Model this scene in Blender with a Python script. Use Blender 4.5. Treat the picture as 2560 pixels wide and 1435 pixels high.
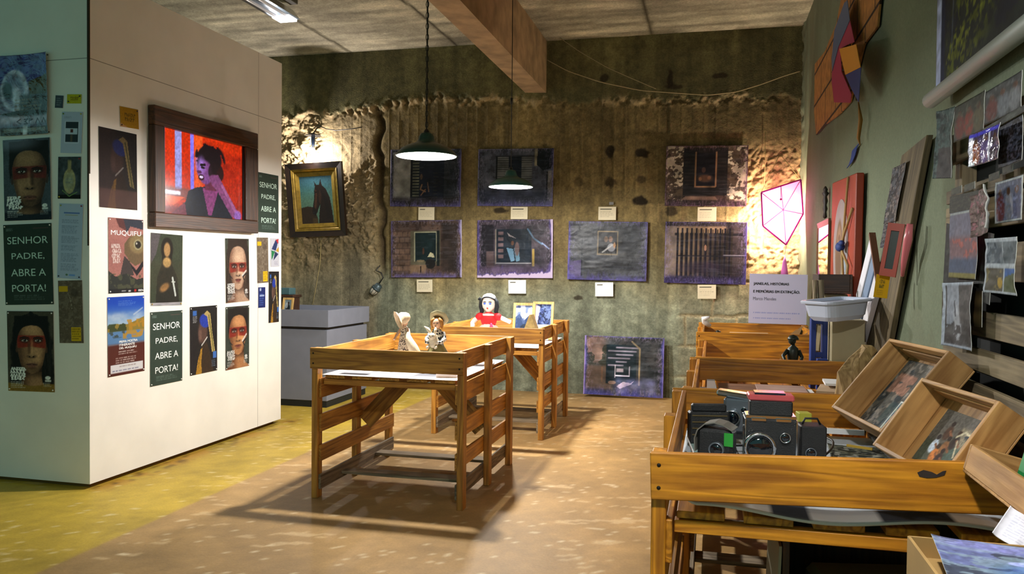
import bpy, bmesh, math, random
import numpy as np
from mathutils import Vector, Matrix, Euler

for _o in list(bpy.data.objects):
    bpy.data.objects.remove(_o)
SC = bpy.context.scene
COL = SC.collection
random.seed(7)

# ------------------------------------------------------------------ camera
FPX, YAW, PITCH, ROLL, CAMH = 1988.7, .246, -.023, .010, 1.5
def _rot(yaw, pitch, roll):
    cy, sy, cp, sp, cr, sr = math.cos(yaw), math.sin(yaw), math.cos(pitch), math.sin(pitch), math.cos(roll), math.sin(roll)
    A = np.array([[cy, sy, 0], [0, 0, -1], [-sy, cy, 0]])
    P = np.array([[1, 0, 0], [0, cp, sp], [0, -sp, cp]])
    Q = np.array([[cr, -sr, 0], [sr, cr, 0], [0, 0, 1]])
    return Q @ P @ A
CM = _rot(YAW, PITCH, ROLL)
CC = np.array([0, 0, CAMH])
cam_data = bpy.data.cameras.new('camera')
cam = bpy.data.objects.new('camera', cam_data)
COL.objects.link(cam)
cam_data.sensor_width = 36
cam_data.lens = 36 * FPX / 2560
cam_data.clip_start = .05
cam.matrix_world = Matrix([[CM[0][i], -CM[1][i], -CM[2][i], CC[i]] for i in range(3)] + [[0, 0, 0, 1]])
SC.camera = cam

# ------------------------------------------------------------------ view, world
SC.view_settings.view_transform = 'Standard'
SC.view_settings.look = 'None'
SC.view_settings.exposure = 0.0
SC.view_settings.gamma = 1.0
SC.view_settings.use_curve_mapping = False
world = bpy.data.worlds.new('world')
SC.world = world
world.use_nodes = True
world.node_tree.nodes['Background'].inputs[0].default_value = (.40, 1.0, .93, 1)
world.node_tree.nodes['Background'].inputs[1].default_value = AMBIENT = .33

# ------------------------------------------------------------------ lamps' power (the lamps themselves are built below)
PENDANT_W, WALL_LAMP_W, KITE_LAMP_W, UNSEEN_LAMP_W = 370, 100, 95, 150

# ------------------------------------------------------------------ helpers
def pix(x, y, x_=None, y_=None, z_=None):
    """the point of the place seen at pixel (x, y) on the plane x = x_, y = y_ or z = z_"""
    d = CM.T @ np.array([(x - 1280) / FPX, (y - 717.5) / FPX, 1])
    ax, v = (0, x_) if x_ is not None else (1, y_) if y_ is not None else (2, z_)
    return Vector(CC + d * (v - CC[ax]) / d[ax])

def lin(c):
    return tuple((v / 12.92 if v <= .04045 else ((v + .055) / 1.055) ** 2.4) for v in (k / 255 for k in c[:3]))

MATS = {}
def N(nt, typ, **kw):
    n = nt.nodes.new(typ)
    for k, v in kw.items():
        setattr(n, k, v)
    return n

def mat(name, c=(128, 128, 128), rough=.7, metal=0., emit=None, es=0., mottle=0., mscale=8., bump=0., bscale=30., spec=.5, trans=0., coat=0., stretch=None):
    if name in MATS:
        return MATS[name]
    m = bpy.data.materials.new(name)
    m.use_nodes = True
    nt = m.node_tree
    b = nt.nodes['Principled BSDF']
    b.inputs['Base Color'].default_value = lin(c) + (1,)
    b.inputs['Roughness'].default_value = rough
    b.inputs['Metallic'].default_value = metal
    b.inputs['Specular IOR Level'].default_value = spec
    b.inputs['Transmission Weight'].default_value = trans
    b.inputs['Coat Weight'].default_value = coat
    if emit:
        b.inputs['Emission Color'].default_value = lin(emit) + (1,)
        b.inputs['Emission Strength'].default_value = es
    if mottle or bump:
        tc = N(nt, 'ShaderNodeTexCoord')
        vec = tc.outputs['Object']
        if stretch:
            mp = N(nt, 'ShaderNodeMapping')
            mp.inputs['Scale'].default_value = stretch
            nt.links.new(vec, mp.inputs['Vector'])
            vec = mp.outputs['Vector']
    if mottle:
        n = N(nt, 'ShaderNodeTexNoise')
        n.inputs['Scale'].default_value = mscale
        n.inputs['Detail'].default_value = 6
        nt.links.new(vec, n.inputs['Vector'])
        mr = N(nt, 'ShaderNodeMapRange')
        mr.inputs[1].default_value, mr.inputs[2].default_value = .3, .7
        mr.inputs[3].default_value, mr.inputs[4].default_value = 1 - mottle, 1 + mottle
        nt.links.new(n.outputs['Fac'], mr.inputs[0])
        mx = N(nt, 'ShaderNodeVectorMath', operation='SCALE')
        mx.inputs[0].default_value = lin(c)
        nt.links.new(mr.outputs[0], mx.inputs['Scale'])
        nt.links.new(mx.outputs[0], b.inputs['Base Color'])
    if bump:
        n2 = N(nt, 'ShaderNodeTexNoise')
        n2.inputs['Scale'].default_value = bscale
        n2.inputs['Detail'].default_value = 5
        nt.links.new(vec, n2.inputs['Vector'])
        bp = N(nt, 'ShaderNodeBump')
        bp.inputs['Strength'].default_value = bump
        bp.inputs['Distance'].default_value = .01
        nt.links.new(n2.outputs['Fac'], bp.inputs['Height'])
        nt.links.new(bp.outputs['Normal'], b.inputs['Normal'])
    MATS[name] = m
    return m

def wood(name, axis, c1, c2, rough=.55, scale=1.):
    key = name + '_' + 'xyz'[axis]
    if key in MATS:
        return MATS[key]
    m = bpy.data.materials.new(key)
    m.use_nodes = True
    nt = m.node_tree
    b = nt.nodes['Principled BSDF']
    tc = N(nt, 'ShaderNodeTexCoord')
    oi = N(nt, 'ShaderNodeObjectInfo')
    off = N(nt, 'ShaderNodeVectorMath', operation='SCALE')
    off.inputs[0].default_value = (13, 29, 47)
    nt.links.new(oi.outputs['Random'], off.inputs['Scale'])
    ad = N(nt, 'ShaderNodeVectorMath', operation='ADD')
    nt.links.new(tc.outputs['Object'], ad.inputs[0])
    nt.links.new(off.outputs[0], ad.inputs[1])
    mp = N(nt, 'ShaderNodeMapping')
    s = [scale * 9.] * 3
    s[axis] = scale * .55
    mp.inputs['Scale'].default_value = s
    nt.links.new(ad.outputs[0], mp.inputs['Vector'])
    n1 = N(nt, 'ShaderNodeTexNoise')
    n1.inputs['Scale'].default_value = 1.3
    n1.inputs['Detail'].default_value = 2.5
    n1.inputs['Distortion'].default_value = .6
    nt.links.new(mp.outputs[0], n1.inputs['Vector'])
    # rings: bands of the low noise
    mu = N(nt, 'ShaderNodeMath', operation='MULTIPLY')
    mu.inputs[1].default_value = 46.
    nt.links.new(n1.outputs['Fac'], mu.inputs[0])
    sn = N(nt, 'ShaderNodeMath', operation='SINE')
    nt.links.new(mu.outputs[0], sn.inputs[0])
    n3 = N(nt, 'ShaderNodeTexNoise')
    n3.inputs['Scale'].default_value = 7
    n3.inputs['Detail'].default_value = 6
    nt.links.new(mp.outputs[0], n3.inputs['Vector'])
    a1 = N(nt, 'ShaderNodeMath', operation='MULTIPLY_ADD')
    a1.inputs[1].default_value = .22
    a1.inputs[2].default_value = .0
    nt.links.new(sn.outputs[0], a1.inputs[0])
    a2 = N(nt, 'ShaderNodeMath', operation='MULTIPLY_ADD')
    a2.inputs[1].default_value = 1.1
    nt.links.new(n3.outputs['Fac'], a2.inputs[0])
    nt.links.new(a1.outputs[0], a2.inputs[2])
    mr = N(nt, 'ShaderNodeMapRange')
    mr.inputs[1].default_value, mr.inputs[2].default_value = .2, .95
    nt.links.new(a2.outputs[0], mr.inputs[0])
    mx = N(nt, 'ShaderNodeMix', data_type='RGBA')
    mx.inputs[6].default_value = lin(c1) + (1,)
    mx.inputs[7].default_value = lin(c2) + (1,)
    nt.links.new(mr.outputs[0], mx.inputs[0])
    # broad weathering and a shade per board
    n4 = N(nt, 'ShaderNodeTexNoise')
    n4.inputs['Scale'].default_value = 4
    n4.inputs['Detail'].default_value = 5
    nt.links.new(ad.outputs[0], n4.inputs['Vector'])
    mr2 = N(nt, 'ShaderNodeMapRange')
    mr2.inputs[1].default_value, mr2.inputs[2].default_value = .3, .7
    mr2.inputs[3].default_value, mr2.inputs[4].default_value = .72, 1.12
    nt.links.new(n4.outputs['Fac'], mr2.inputs[0])
    mr3 = N(nt, 'ShaderNodeMapRange')
    mr3.inputs[3].default_value, mr3.inputs[4].default_value = .8, 1.15
    nt.links.new(oi.outputs['Random'], mr3.inputs[0])
    mm = N(nt, 'ShaderNodeMath', operation='MULTIPLY')
    nt.links.new(mr2.outputs[0], mm.inputs[0])
    nt.links.new(mr3.outputs[0], mm.inputs[1])
    sc = N(nt, 'ShaderNodeVectorMath', operation='SCALE')
    nt.links.new(mx.outputs[2], sc.inputs[0])
    nt.links.new(mm.outputs[0], sc.inputs['Scale'])
    nt.links.new(sc.outputs[0], b.inputs['Base Color'])
    b.inputs['Roughness'].default_value = rough
    bp = N(nt, 'ShaderNodeBump')
    bp.inputs['Strength'].default_value = .25
    bp.inputs['Distance'].default_value = .004
    nt.links.new(a2.outputs[0], bp.inputs['Height'])
    nt.links.new(bp.outputs['Normal'], b.inputs['Normal'])
    MATS[key] = m
    return m

def print_mat(name, rough=.4, emit=0., spec=.5, bump=0., bscale=12., coat=0., trans=0.):
    """printed paper or a painted surface: its colours are the vertex colours of the sheet"""
    if name in MATS:
        return MATS[name]
    m = bpy.data.materials.new(name)
    m.use_nodes = True
    nt = m.node_tree
    b = nt.nodes['Principled BSDF']
    at = N(nt, 'ShaderNodeAttribute', attribute_name='Col')
    nt.links.new(at.outputs['Color'], b.inputs['Base Color'])
    b.inputs['Roughness'].default_value = rough
    b.inputs['Specular IOR Level'].default_value = spec
    b.inputs['Coat Weight'].default_value = coat
    if emit:
        b.inputs['Base Color'].default_value = (.01, .01, .01, 1)
        for l in list(b.inputs['Base Color'].links):
            nt.links.remove(l)
        nt.links.new(at.outputs['Color'], b.inputs['Emission Color'])
        b.inputs['Emission Strength'].default_value = emit
    if bump:
        tc = N(nt, 'ShaderNodeTexCoord')
        n2 = N(nt, 'ShaderNodeTexNoise')
        n2.inputs['Scale'].default_value = bscale
        n2.inputs['Detail'].default_value = 3
        n2.inputs['Distortion'].default_value = 1.
        nt.links.new(tc.outputs['Object'], n2.inputs['Vector'])
        bp = N(nt, 'ShaderNodeBump')
        bp.inputs['Strength'].default_value = bump
        bp.inputs['Distance'].default_value = .02
        nt.links.new(n2.outputs['Fac'], bp.inputs['Height'])
        nt.links.new(bp.outputs['Normal'], b.inputs['Normal'])
    MATS[name] = m
    return m

class MB:
    """collects shapes; build() links them as ONE mesh object"""
    def __init__(s):
        s.v, s.f, s.mi, s.cur, s.sm = [], [], [], 0, []
    def add(s, vs, fs, smooth=False):
        b = len(s.v)
        s.v += [tuple(v) for v in vs]
        for f in fs:
            s.f.append(tuple(b + i for i in f)); s.mi.append(s.cur); s.sm.append(smooth)
        return s
    def box(s, size, c=(0, 0, 0), rot=None, taper=1.):
        hx, hy, hz = (k / 2 for k in size)
        R = Euler(rot).to_matrix() if rot else None
        vs = []
        for x, y, z in ((-1, -1, -1), (1, -1, -1), (1, 1, -1), (-1, 1, -1), (-1, -1, 1), (1, -1, 1), (1, 1, 1), (-1, 1, 1)):
            t = taper if z > 0 else 1
            p = Vector((x * hx * t, y * hy * t, z * hz))
            if R: p = R @ p
            vs.append(p + Vector(c))
        return s.add(vs, [(3, 2, 1, 0), (4, 5, 6, 7), (0, 1, 5, 4), (1, 2, 6, 5), (2, 3, 7, 6), (3, 0, 4, 7)])
    def ell(s, c, r, n=16, m=10, rot=None, z0=-1., z1=1.):
        R = Euler(rot).to_matrix() if rot else Matrix.Identity(3)
        c = Vector(c); vs = []; fs = []
        if isinstance(r, (int, float)): r = (r, r, r)
        for j in range(m + 1):
            t = z0 + (z1 - z0) * j / m
            a = math.pi / 2 * t if (z0 == -1 and z1 == 1) else math.asin(max(-1, min(1, t)))
            for i in range(n):
                p = 2 * math.pi * i / n
                vs.append(c + R @ Vector((r[0] * math.cos(a) * math.cos(p), r[1] * math.cos(a) * math.sin(p), r[2] * math.sin(a))))
        for j in range(m):
            for i in range(n):
                fs.append((j * n + i, j * n + (i + 1) % n, (j + 1) * n + (i + 1) % n, (j + 1) * n + i))
        return s.add(vs, fs, True)
    def lathe(s, prof, c=(0, 0, 0), n=28, rot=None, caps=True, smooth=True, sx=1., sy=1., wob=None):
        R = Euler(rot).to_matrix() if rot else Matrix.Identity(3)
        c = Vector(c); vs = []; fs = []
        for j, (r, z) in enumerate(prof):
            for i in range(n):
                a = 2 * math.pi * i / n
                k = 1 + (wob(a, j / (len(prof) - 1)) if wob else 0)
                vs.append(c + R @ Vector((r * k * sx * math.cos(a), r * k * sy * math.sin(a), z)))
        for j in range(len(prof) - 1):
            for i in range(n):
                fs.append((j * n + i, j * n + (i + 1) % n, (j + 1) * n + (i + 1) % n, (j + 1) * n + i))
        if caps:
            fs.append(tuple(reversed(range(n))))
            fs.append(tuple((len(prof) - 1) * n + i for i in range(n)))
        return s.add(vs, fs, smooth)
    def tube(s, pts, r, n=8, caps=True):
        pts = [Vector(p) for p in pts]
        rs = r if isinstance(r, (list, tuple)) else [r] * len(pts)
        vs = []; fs = []; up = None
        for k, p in enumerate(pts):
            d = (pts[min(k + 1, len(pts) - 1)] - pts[max(k - 1, 0)]).normalized()
            if up is None:
                up = Vector((0, 0, 1)) if abs(d.z) < .9 else Vector((1, 0, 0))
            a = d.cross(up)
            if a.length < 1e-4: a = d.cross(Vector((0, 1, .1)))
            a.normalize(); b = a.cross(d).normalized(); up = b
            for i in range(n):
                t = 2 * math.pi * i / n
                vs.append(p + (a * math.cos(t) + b * math.sin(t)) * rs[k])
        for k in range(len(pts) - 1):
            for i in range(n):
                fs.append((k * n + i, k * n + (i + 1) % n, (k + 1) * n + (i + 1) % n, (k + 1) * n + i))
        if caps:
            fs.append(tuple(reversed(range(n)))); fs.append(tuple((len(pts) - 1) * n + i for i in range(n)))
        return s.add(vs, fs, True)
    def prism(s, poly, z0, z1):
        """a flat outline (x, y) given the thickness z0..z1"""
        n = len(poly)
        vs = [(x, y, z0) for x, y in poly] + [(x, y, z1) for x, y in poly]
        fs = [tuple(reversed(range(n))), tuple(range(n, 2 * n))] + [(i, (i + 1) % n, n + (i + 1) % n, n + i) for i in range(n)]
        return s.add(vs, fs)
    def build(s, name, m, parent=None, loc=None, rot=None, bevel=0., fix=True, M=None):
        me = bpy.data.meshes.new(name)
        me.from_pydata(s.v, [], s.f)
        for k in (m if isinstance(m, (list, tuple)) else [m]):
            me.materials.append(k)
        me.polygons.foreach_set('material_index', s.mi)
        me.polygons.foreach_set('use_smooth', s.sm)
        if fix or bevel:
            bm = bmesh.new(); bm.from_mesh(me)
            if fix: bmesh.ops.recalc_face_normals(bm, faces=bm.faces)
            if bevel:
                es = [e for e in bm.edges if len(e.link_faces) == 2 and e.calc_face_angle(0) > .6]
                bmesh.ops.bevel(bm, geom=es, offset=bevel, segments=1, affect='EDGES')
            bm.to_mesh(me); bm.free()
        o = bpy.data.objects.new(name, me)
        COL.objects.link(o)
        if parent: o.parent = parent
        if M is not None: o.matrix_local = M
        else:
            if loc: o.location = loc
            if rot: o.rotation_euler = rot
        return o

def tag(o, label, cat, group=None, kind=None):
    o['label'] = label; o['category'] = cat
    if group: o['group'] = group
    if kind: o['kind'] = kind
    return o
def thing(name, label, cat, loc=(0, 0, 0), rot=(0, 0, 0), group=None, M=None):
    o = bpy.data.objects.new(name, None)
    o.empty_display_size = .1
    COL.objects.link(o)
    if M is not None: o.matrix_world = M
    else: o.location = loc; o.rotation_euler = rot
    return tag(o, label, cat, group)
def struct(o):
    o['kind'] = 'structure'
    return o
def frame(c, u, v):
    """matrix: local x along u, local y along v, local z out of the sheet"""
    u = Vector(u).normalized(); n = u.cross(Vector(v)).normalized(); v = n.cross(u)
    return Matrix([[u[i], v[i], n[i], c[i]] for i in range(3)] + [[0, 0, 0, 1]])
def quad(tl, tr, br, bl, **pl):
    """centre frame, width, height of the four pixels on one plane"""
    a, b, c, d = (pix(*p, **pl) for p in (tl, tr, br, bl))
    u = (b - a) + (c - d); v = (a - d) + (b - c)
    return frame((a + b + c + d) / 4, u, v), u.length / 2, v.length / 2

# ---- numeric noise
def _h(ix, iy, s):
    n = (ix.astype(np.int64) * 374761393 + iy.astype(np.int64) * 668265263 + s * 974711) & 0x7fffffff
    n = ((n ^ (n >> 13)) * 1274126177) & 0x7fffffff
    return ((n ^ (n >> 16)) & 0xffff) / 65535.
def vn(x, y, s=0):
    ix, iy = np.floor(x), np.floor(y); fx, fy = x - ix, y - iy
    fx = fx * fx * (3 - 2 * fx); fy = fy * fy * (3 - 2 * fy)
    a, b, c, d = _h(ix, iy, s), _h(ix + 1, iy, s), _h(ix, iy + 1, s), _h(ix + 1, iy + 1, s)
    return (a * (1 - fx) + b * fx) * (1 - fy) + (c * (1 - fx) + d * fx) * fy
def fbm(x, y, s=0, o=4):
    t = 0; a = .5; n = 0
    for k in range(o):
        t = t + a * vn(x * 2 ** k, y * 2 ** k, s + k * 17); n += a; a *= .5
    return t / n
def sst(a, b, x):
    t = np.clip((x - a) / (b - a + 1e-12), 0, 1)
    return t * t * (3 - 2 * t)

class Art:
    """a printed picture as a grid of colours; u runs to the right, v up, both 0..1"""
    def __init__(s, nu, nv, bg, W=1., H=1.):
        s.nu, s.nv, s.W, s.H = nu, nv, W, H
        s.U, s.V = np.meshgrid(np.linspace(0, 1, nu), np.linspace(0, 1, nv))
        s.c = np.zeros((nv, nu, 3)) + np.array(bg, float)
        s.e = 1.2 / max(nu, nv)
    def put(s, m, c, a=1.):
        m = (np.clip(m, 0, 1) * a)[..., None]
        s.c = s.c * (1 - m) + np.array(c, float) * m
        return s
    def m_ell(s, cu, cv, ru, rv, rot=0., soft=.08):
        x, y = s.U - cu, (s.V - cv)
        k = s.H / s.W
        if rot:
            c_, s_ = math.cos(rot), math.sin(rot)
            x, y = x * c_ + y * k * s_, (-x * s_ + y * k * c_) / k
        return 1 - sst(1 - soft, 1 + soft, np.sqrt((x / ru) ** 2 + (y / rv) ** 2))
    def ell(s, cu, cv, ru, rv, c, a=1., rot=0., soft=.08):
        return s.put(s.m_ell(cu, cv, ru, rv, rot, soft), c, a)
    def m_rect(s, u0, v0, u1, v1, soft=.004):
        return sst(u0 - soft, u0 + soft, s.U) * (1 - sst(u1 - soft, u1 + soft, s.U)) * sst(v0 - soft, v0 + soft, s.V) * (1 - sst(v1 - soft, v1 + soft, s.V))
    def rect(s, u0, v0, u1, v1, c, a=1., soft=.004):
        return s.put(s.m_rect(u0, v0, u1, v1, soft), c, a)
    def m_poly(s, p):
        r = np.zeros_like(s.U, bool); n = len(p)
        for i in range(n):
            (x0, y0), (x1, y1) = p[i], p[(i + 1) % n]
            if y0 == y1: continue
            k = ((y0 > s.V) != (y1 > s.V)) & (s.U < (x1 - x0) * (s.V - y0) / (y1 - y0) + x0)
            r ^= k
        return r.astype(float)
    def poly(s, p, c, a=1.):
        return s.put(s.m_poly(p), c, a)
    def line(s, p, w, c, a=1.):
        k = s.H / s.W; m = np.zeros_like(s.U)
        for (x0, y0), (x1, y1) in zip(p[:-1], p[1:]):
            dx, dy = x1 - x0, (y1 - y0) * k; L = dx * dx + dy * dy + 1e-9
            t = np.clip(((s.U - x0) * dx + (s.V - y0) * k * dy) / L, 0, 1)
            d = np.hypot(s.U - x0 - t * dx, (s.V - y0) * k - t * dy)
            m = np.maximum(m, 1 - sst(w * .35, w * .65, d))
        return s.put(m, c, a)
    def noise(s, fu, fv, seed=0, o=4):
        return fbm(s.U * fu, s.V * fv, seed, o)
    def grain(s, amt, f=60, seed=3):
        s.c = s.c * (1 + amt * (s.noise(f, f * s.H / s.W, seed, 3)[..., None] - .5) * 2)
        return s
    def words(s, u0, v0, u1, v1, n, c, a=.9, seed=1, fill=.55):
        """lines of print too small to read"""
        h = (v1 - v0) / n; r = random.Random(seed)
        for k in range(n):
            v = v1 - (k + .5) * h; u = u0; e = u1 - (u1 - u0) * r.random() * .3
            while u < e:
                w = (u1 - u0) * r.uniform(.06, .2)
                s.rect(u, v - h * fill / 2, min(u + w, e), v + h * fill / 2, c, a * r.uniform(.7, 1), .002)
                u += w + (u1 - u0) * .03
        return s
    def brush(s, u0, v0, u1, v1, n, c, seed=1, w=.018):
        """hand lettering in uneven strokes"""
        r = random.Random(seed); h = (v1 - v0) / n
        for k in range(n):
            v = v1 - (k + .5) * h; u = u0 + r.random() * .05; st = (u1 - u0) * .16
            while u < u1 - st * .5:
                a = h * .36
                q = r.choice([[(0, -1), (.1, 1), (.8, -1)], [(0, -1), (.4, 1), (.8, -1)], [(.7, 1), (0, 0), (.7, -1)], [(0, -1), (0, 1), (.7, .6), (0, 0)], [(0, 1), (.7, 1), (.1, 0), (.7, -1), (0, -1)]])
                s.line([(u + x * st, v + y * a) for x, y in q], w, c)
                u += st * r.uniform(1., 1.35)
        return s

def sheet(name, W, H, art, m, M, thick=.0015, wave=None, parent=None, backmat=None, edge=None, alpha=None):
    """a printed sheet: coloured grid in front, plain back and edges, one closed mesh"""
    nu, nv = art.nu, art.nv
    X, Y = (art.U - .5) * W, (art.V - .5) * H
    if edge is not None:
        dx, dy = edge(art.U, art.V); X = X + dx; Y = Y + dy
    Z = wave(art.U, art.V) if wave else np.zeros_like(X)
    vs = np.stack([X, Y, Z + thick], -1).reshape(-1, 3)
    bs = np.stack([X, Y, Z], -1).reshape(-1, 3)
    i = np.arange((nv - 1) * nu).reshape(nv - 1, nu)[:, :-1].ravel()
    front = np.stack([i, i + 1, i + nu + 1, i + nu], -1)
    nn = nu * nv
    ring = [k for k in range(nu)] + [r * nu + nu - 1 for r in range(1, nv)] + [(nv - 1) * nu + k for k in range(nu - 2, -1, -1)] + [r * nu for r in range(nv - 2, 0, -1)]
    wavy = wave is not None
    if wavy:
        allv = np.concatenate([vs, bs]); back = np.stack([i + nn, i + nu + nn, i + nu + 1 + nn, i + 1 + nn], -1).tolist()
        ringb = [k + nn for k in ring]
    else:
        allv = np.concatenate([vs, bs[ring]]); ringb = list(range(nn, nn + len(ring))); back = [list(reversed(ringb))]
    L = len(ring)
    sides = [[ring[k], ringb[k], ringb[(k + 1) % L], ring[(k + 1) % L]] for k in range(L)]
    me = bpy.data.meshes.new(name)
    fs = front.tolist() + back + sides
    me.from_pydata(allv.tolist(), [], fs)
    me.materials.append(m); me.materials.append(backmat or mat('paper_back', (205, 205, 200), .8))
    me.polygons.foreach_set('material_index', [0] * len(front) + [1] * (len(fs) - len(front)))
    me.polygons.foreach_set('use_smooth', [bool(wavy)] * len(fs))
    ca = me.color_attributes.new('Col', 'FLOAT_COLOR', 'POINT')
    c = np.clip(art.c.reshape(-1, 3) / 255, 0, 1)
    c = np.where(c <= .04045, c / 12.92, ((c + .055) / 1.055) ** 2.4)
    full = np.ones((len(allv), 4)); full[:nn, :3] = c; full[nn:, :3] = .5
    ca.data.foreach_set('color', full.ravel().astype(np.float32))
    o = bpy.data.objects.new(name, me); COL.objects.link(o)
    if parent: o.parent = parent; o.matrix_local = M
    else: o.matrix_world = M
    return o

_DG = None
def lettering(s, m, parent, u, v, width=None, height=None, z=.0022, offset=0., bold=0., align='CENTER', name='lettering', rot=0., space=1., shear=0.):
    """raised letters on a sheet, laid out in the sheet's own x, y"""
    cu = bpy.data.curves.new('txt', 'FONT')
    cu.body = s; cu.align_x = align; cu.align_y = 'CENTER'; cu.extrude = .0; cu.offset = offset; cu.space_character = space; cu.shear = shear
    o = bpy.data.objects.new('txt', cu); COL.objects.link(o)
    bpy.context.view_layer.update()
    me = bpy.data.meshes.new_from_object(o.evaluated_get(bpy.context.evaluated_depsgraph_get()))
    bpy.data.objects.remove(o)
    co = np.zeros(len(me.vertices) * 3); me.vertices.foreach_get('co', co); co = co.reshape(-1, 3)
    w = co[:, 0].max() - co[:, 0].min(); h = co[:, 1].max() - co[:, 1].min()
    k = width / w if width else height / h
    ky = height / h if height else k
    cx = (co[:, 0].max() + co[:, 0].min()) / 2; cy = (co[:, 1].max() + co[:, 1].min()) / 2
    if align == 'LEFT': cx = co[:, 0].min()
    co[:, 0] = (co[:, 0] - cx) * k; co[:, 1] = (co[:, 1] - cy) * ky; co[:, 2] = 0
    me.vertices.foreach_set('co', co.ravel()); me.name = name
    me.materials.clear(); me.materials.append(m)
    if bold:
        bm = bmesh.new(); bm.from_mesh(me)
        g_ = bmesh.ops.duplicate(bm, geom=bm.verts[:] + bm.edges[:] + bm.faces[:])
        bmesh.ops.translate(bm, verts=[e for e in g_['geom'] if isinstance(e, bmesh.types.BMVert)], vec=(bold, bold * .5, .0002))
        bm.to_mesh(me); bm.free()
    ob = bpy.data.objects.new(name, me); COL.objects.link(ob)
    ob.parent = parent; ob.location = (u, v, z); ob.rotation_euler = (0, 0, rot)
    return ob

def board(name, size, loc, parent=None, rot=(0, 0, 0), kind='pine', bevel=.002, axis=None):
    ax = axis if axis is not None else max(range(3), key=lambda k: size[k])
    return MB().box(size).build(name, WOODS[kind](ax), parent, loc, rot, bevel=bevel)
WOODS = {
    'pine': lambda a: wood('pine', a, (144, 90, 26), (208, 147, 57)),
    'honey': lambda a: wood('honey', a, (152, 92, 12), (224, 152, 36), .5),
    'grey': lambda a: wood('grey_wood', a, (92, 78, 60), (158, 140, 112), .8),
    'dark': lambda a: wood('dark_wood', a, (46, 26, 14), (86, 52, 28), .5),
    'crate': lambda a: wood('crate_wood', a, (150, 106, 56), (198, 152, 92), .6),
    'plank': lambda a: wood('plank_wood', a, (70, 60, 42), (112, 98, 70), .8),
    'pallet': lambda a: wood('pallet_wood', a, (96, 84, 62), (140, 124, 94), .8),
    'pale': lambda a: wood('pale_wood', a, (170, 134, 88), (214, 182, 130), .6),
    'drift': lambda a: wood('drift_wood', a, (128, 100, 62), (182, 152, 104), .8),
}

# ================================================================== the setting
YB, XR, ZC = 9.48, .96, 4.25
PX0, PY0, PY1, PZ = -4.0, 4.43, 6.85, 3.43          # partition: right face x, front face y, far end y, top

def vcol_mat(name, rough=.85, bump=.3, bscale=60, fine=.35, fscale=45):
    """bare plaster or concrete: its stains and patches are vertex colours, its grain is noise"""
    m = bpy.data.materials.new(name); m.use_nodes = True
    nt = m.node_tree; b = nt.nodes['Principled BSDF']
    at = N(nt, 'ShaderNodeAttribute', attribute_name='Col')
    tc = N(nt, 'ShaderNodeTexCoord')
    n = N(nt, 'ShaderNodeTexNoise'); n.inputs['Scale'].default_value = fscale; n.inputs['Detail'].default_value = 6; n.inputs['Roughness'].default_value = .75
    nt.links.new(tc.outputs['Object'], n.inputs['Vector'])
    mr = N(nt, 'ShaderNodeMapRange'); mr.inputs[1].default_value, mr.inputs[2].default_value = .3, .7
    mr.inputs[3].default_value, mr.inputs[4].default_value = 1 - fine, 1 + fine
    nt.links.new(n.outputs['Fac'], mr.inputs[0])
    sc = N(nt, 'ShaderNodeVectorMath', operation='SCALE')
    nt.links.new(at.outputs['Color'], sc.inputs[0]); nt.links.new(mr.outputs[0], sc.inputs['Scale'])
    nt.links.new(sc.outputs[0], b.inputs['Base Color'])
    b.inputs['Roughness'].default_value = rough
    b.inputs['Specular IOR Level'].default_value = .25
    n2 = N(nt, 'ShaderNodeTexNoise'); n2.inputs['Scale'].default_value = bscale; n2.inputs['Detail'].default_value = 6
    nt.links.new(tc.outputs['Object'], n2.inputs['Vector'])
    bp = N(nt, 'ShaderNodeBump'); bp.inputs['Strength'].default_value = bump; bp.inputs['Distance'].default_value = .01
    nt.links.new(n2.outputs['Fac'], bp.inputs['Height']); nt.links.new(bp.outputs['Normal'], b.inputs['Normal'])
    return m

def grid_obj(name, P, C, m, flip=False):
    """P: (nv, nu, 3) points, C: (nv, nu, 3) sRGB colours"""
    nv, nu = P.shape[:2]
    i = np.arange((nv - 1) * nu).reshape(nv - 1, nu)[:, :-1].ravel()
    f = np.stack([i, i + 1, i + nu + 1, i + nu], -1)
    if flip: f = f[:, ::-1]
    me = bpy.data.meshes.new(name); me.from_pydata(P.reshape(-1, 3).tolist(), [], f.tolist())
    me.materials.append(m); me.polygons.foreach_set('use_smooth', [True] * len(f))
    ca = me.color_attributes.new('Col', 'FLOAT_COLOR', 'POINT')
    c = np.clip(C.reshape(-1, 3) / 255, 0, 1); c = np.where(c <= .04045, c / 12.92, ((c + .055) / 1.055) ** 2.4)
    full = np.ones((len(c), 4)); full[:, :3] = c
    ca.data.foreach_set('color', full.ravel().astype(np.float32))
    o = bpy.data.objects.new(name, me); COL.objects.link(o)
    return struct(o)

def ramp(x, xs, ys):
    return np.interp(x, xs, ys)

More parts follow.
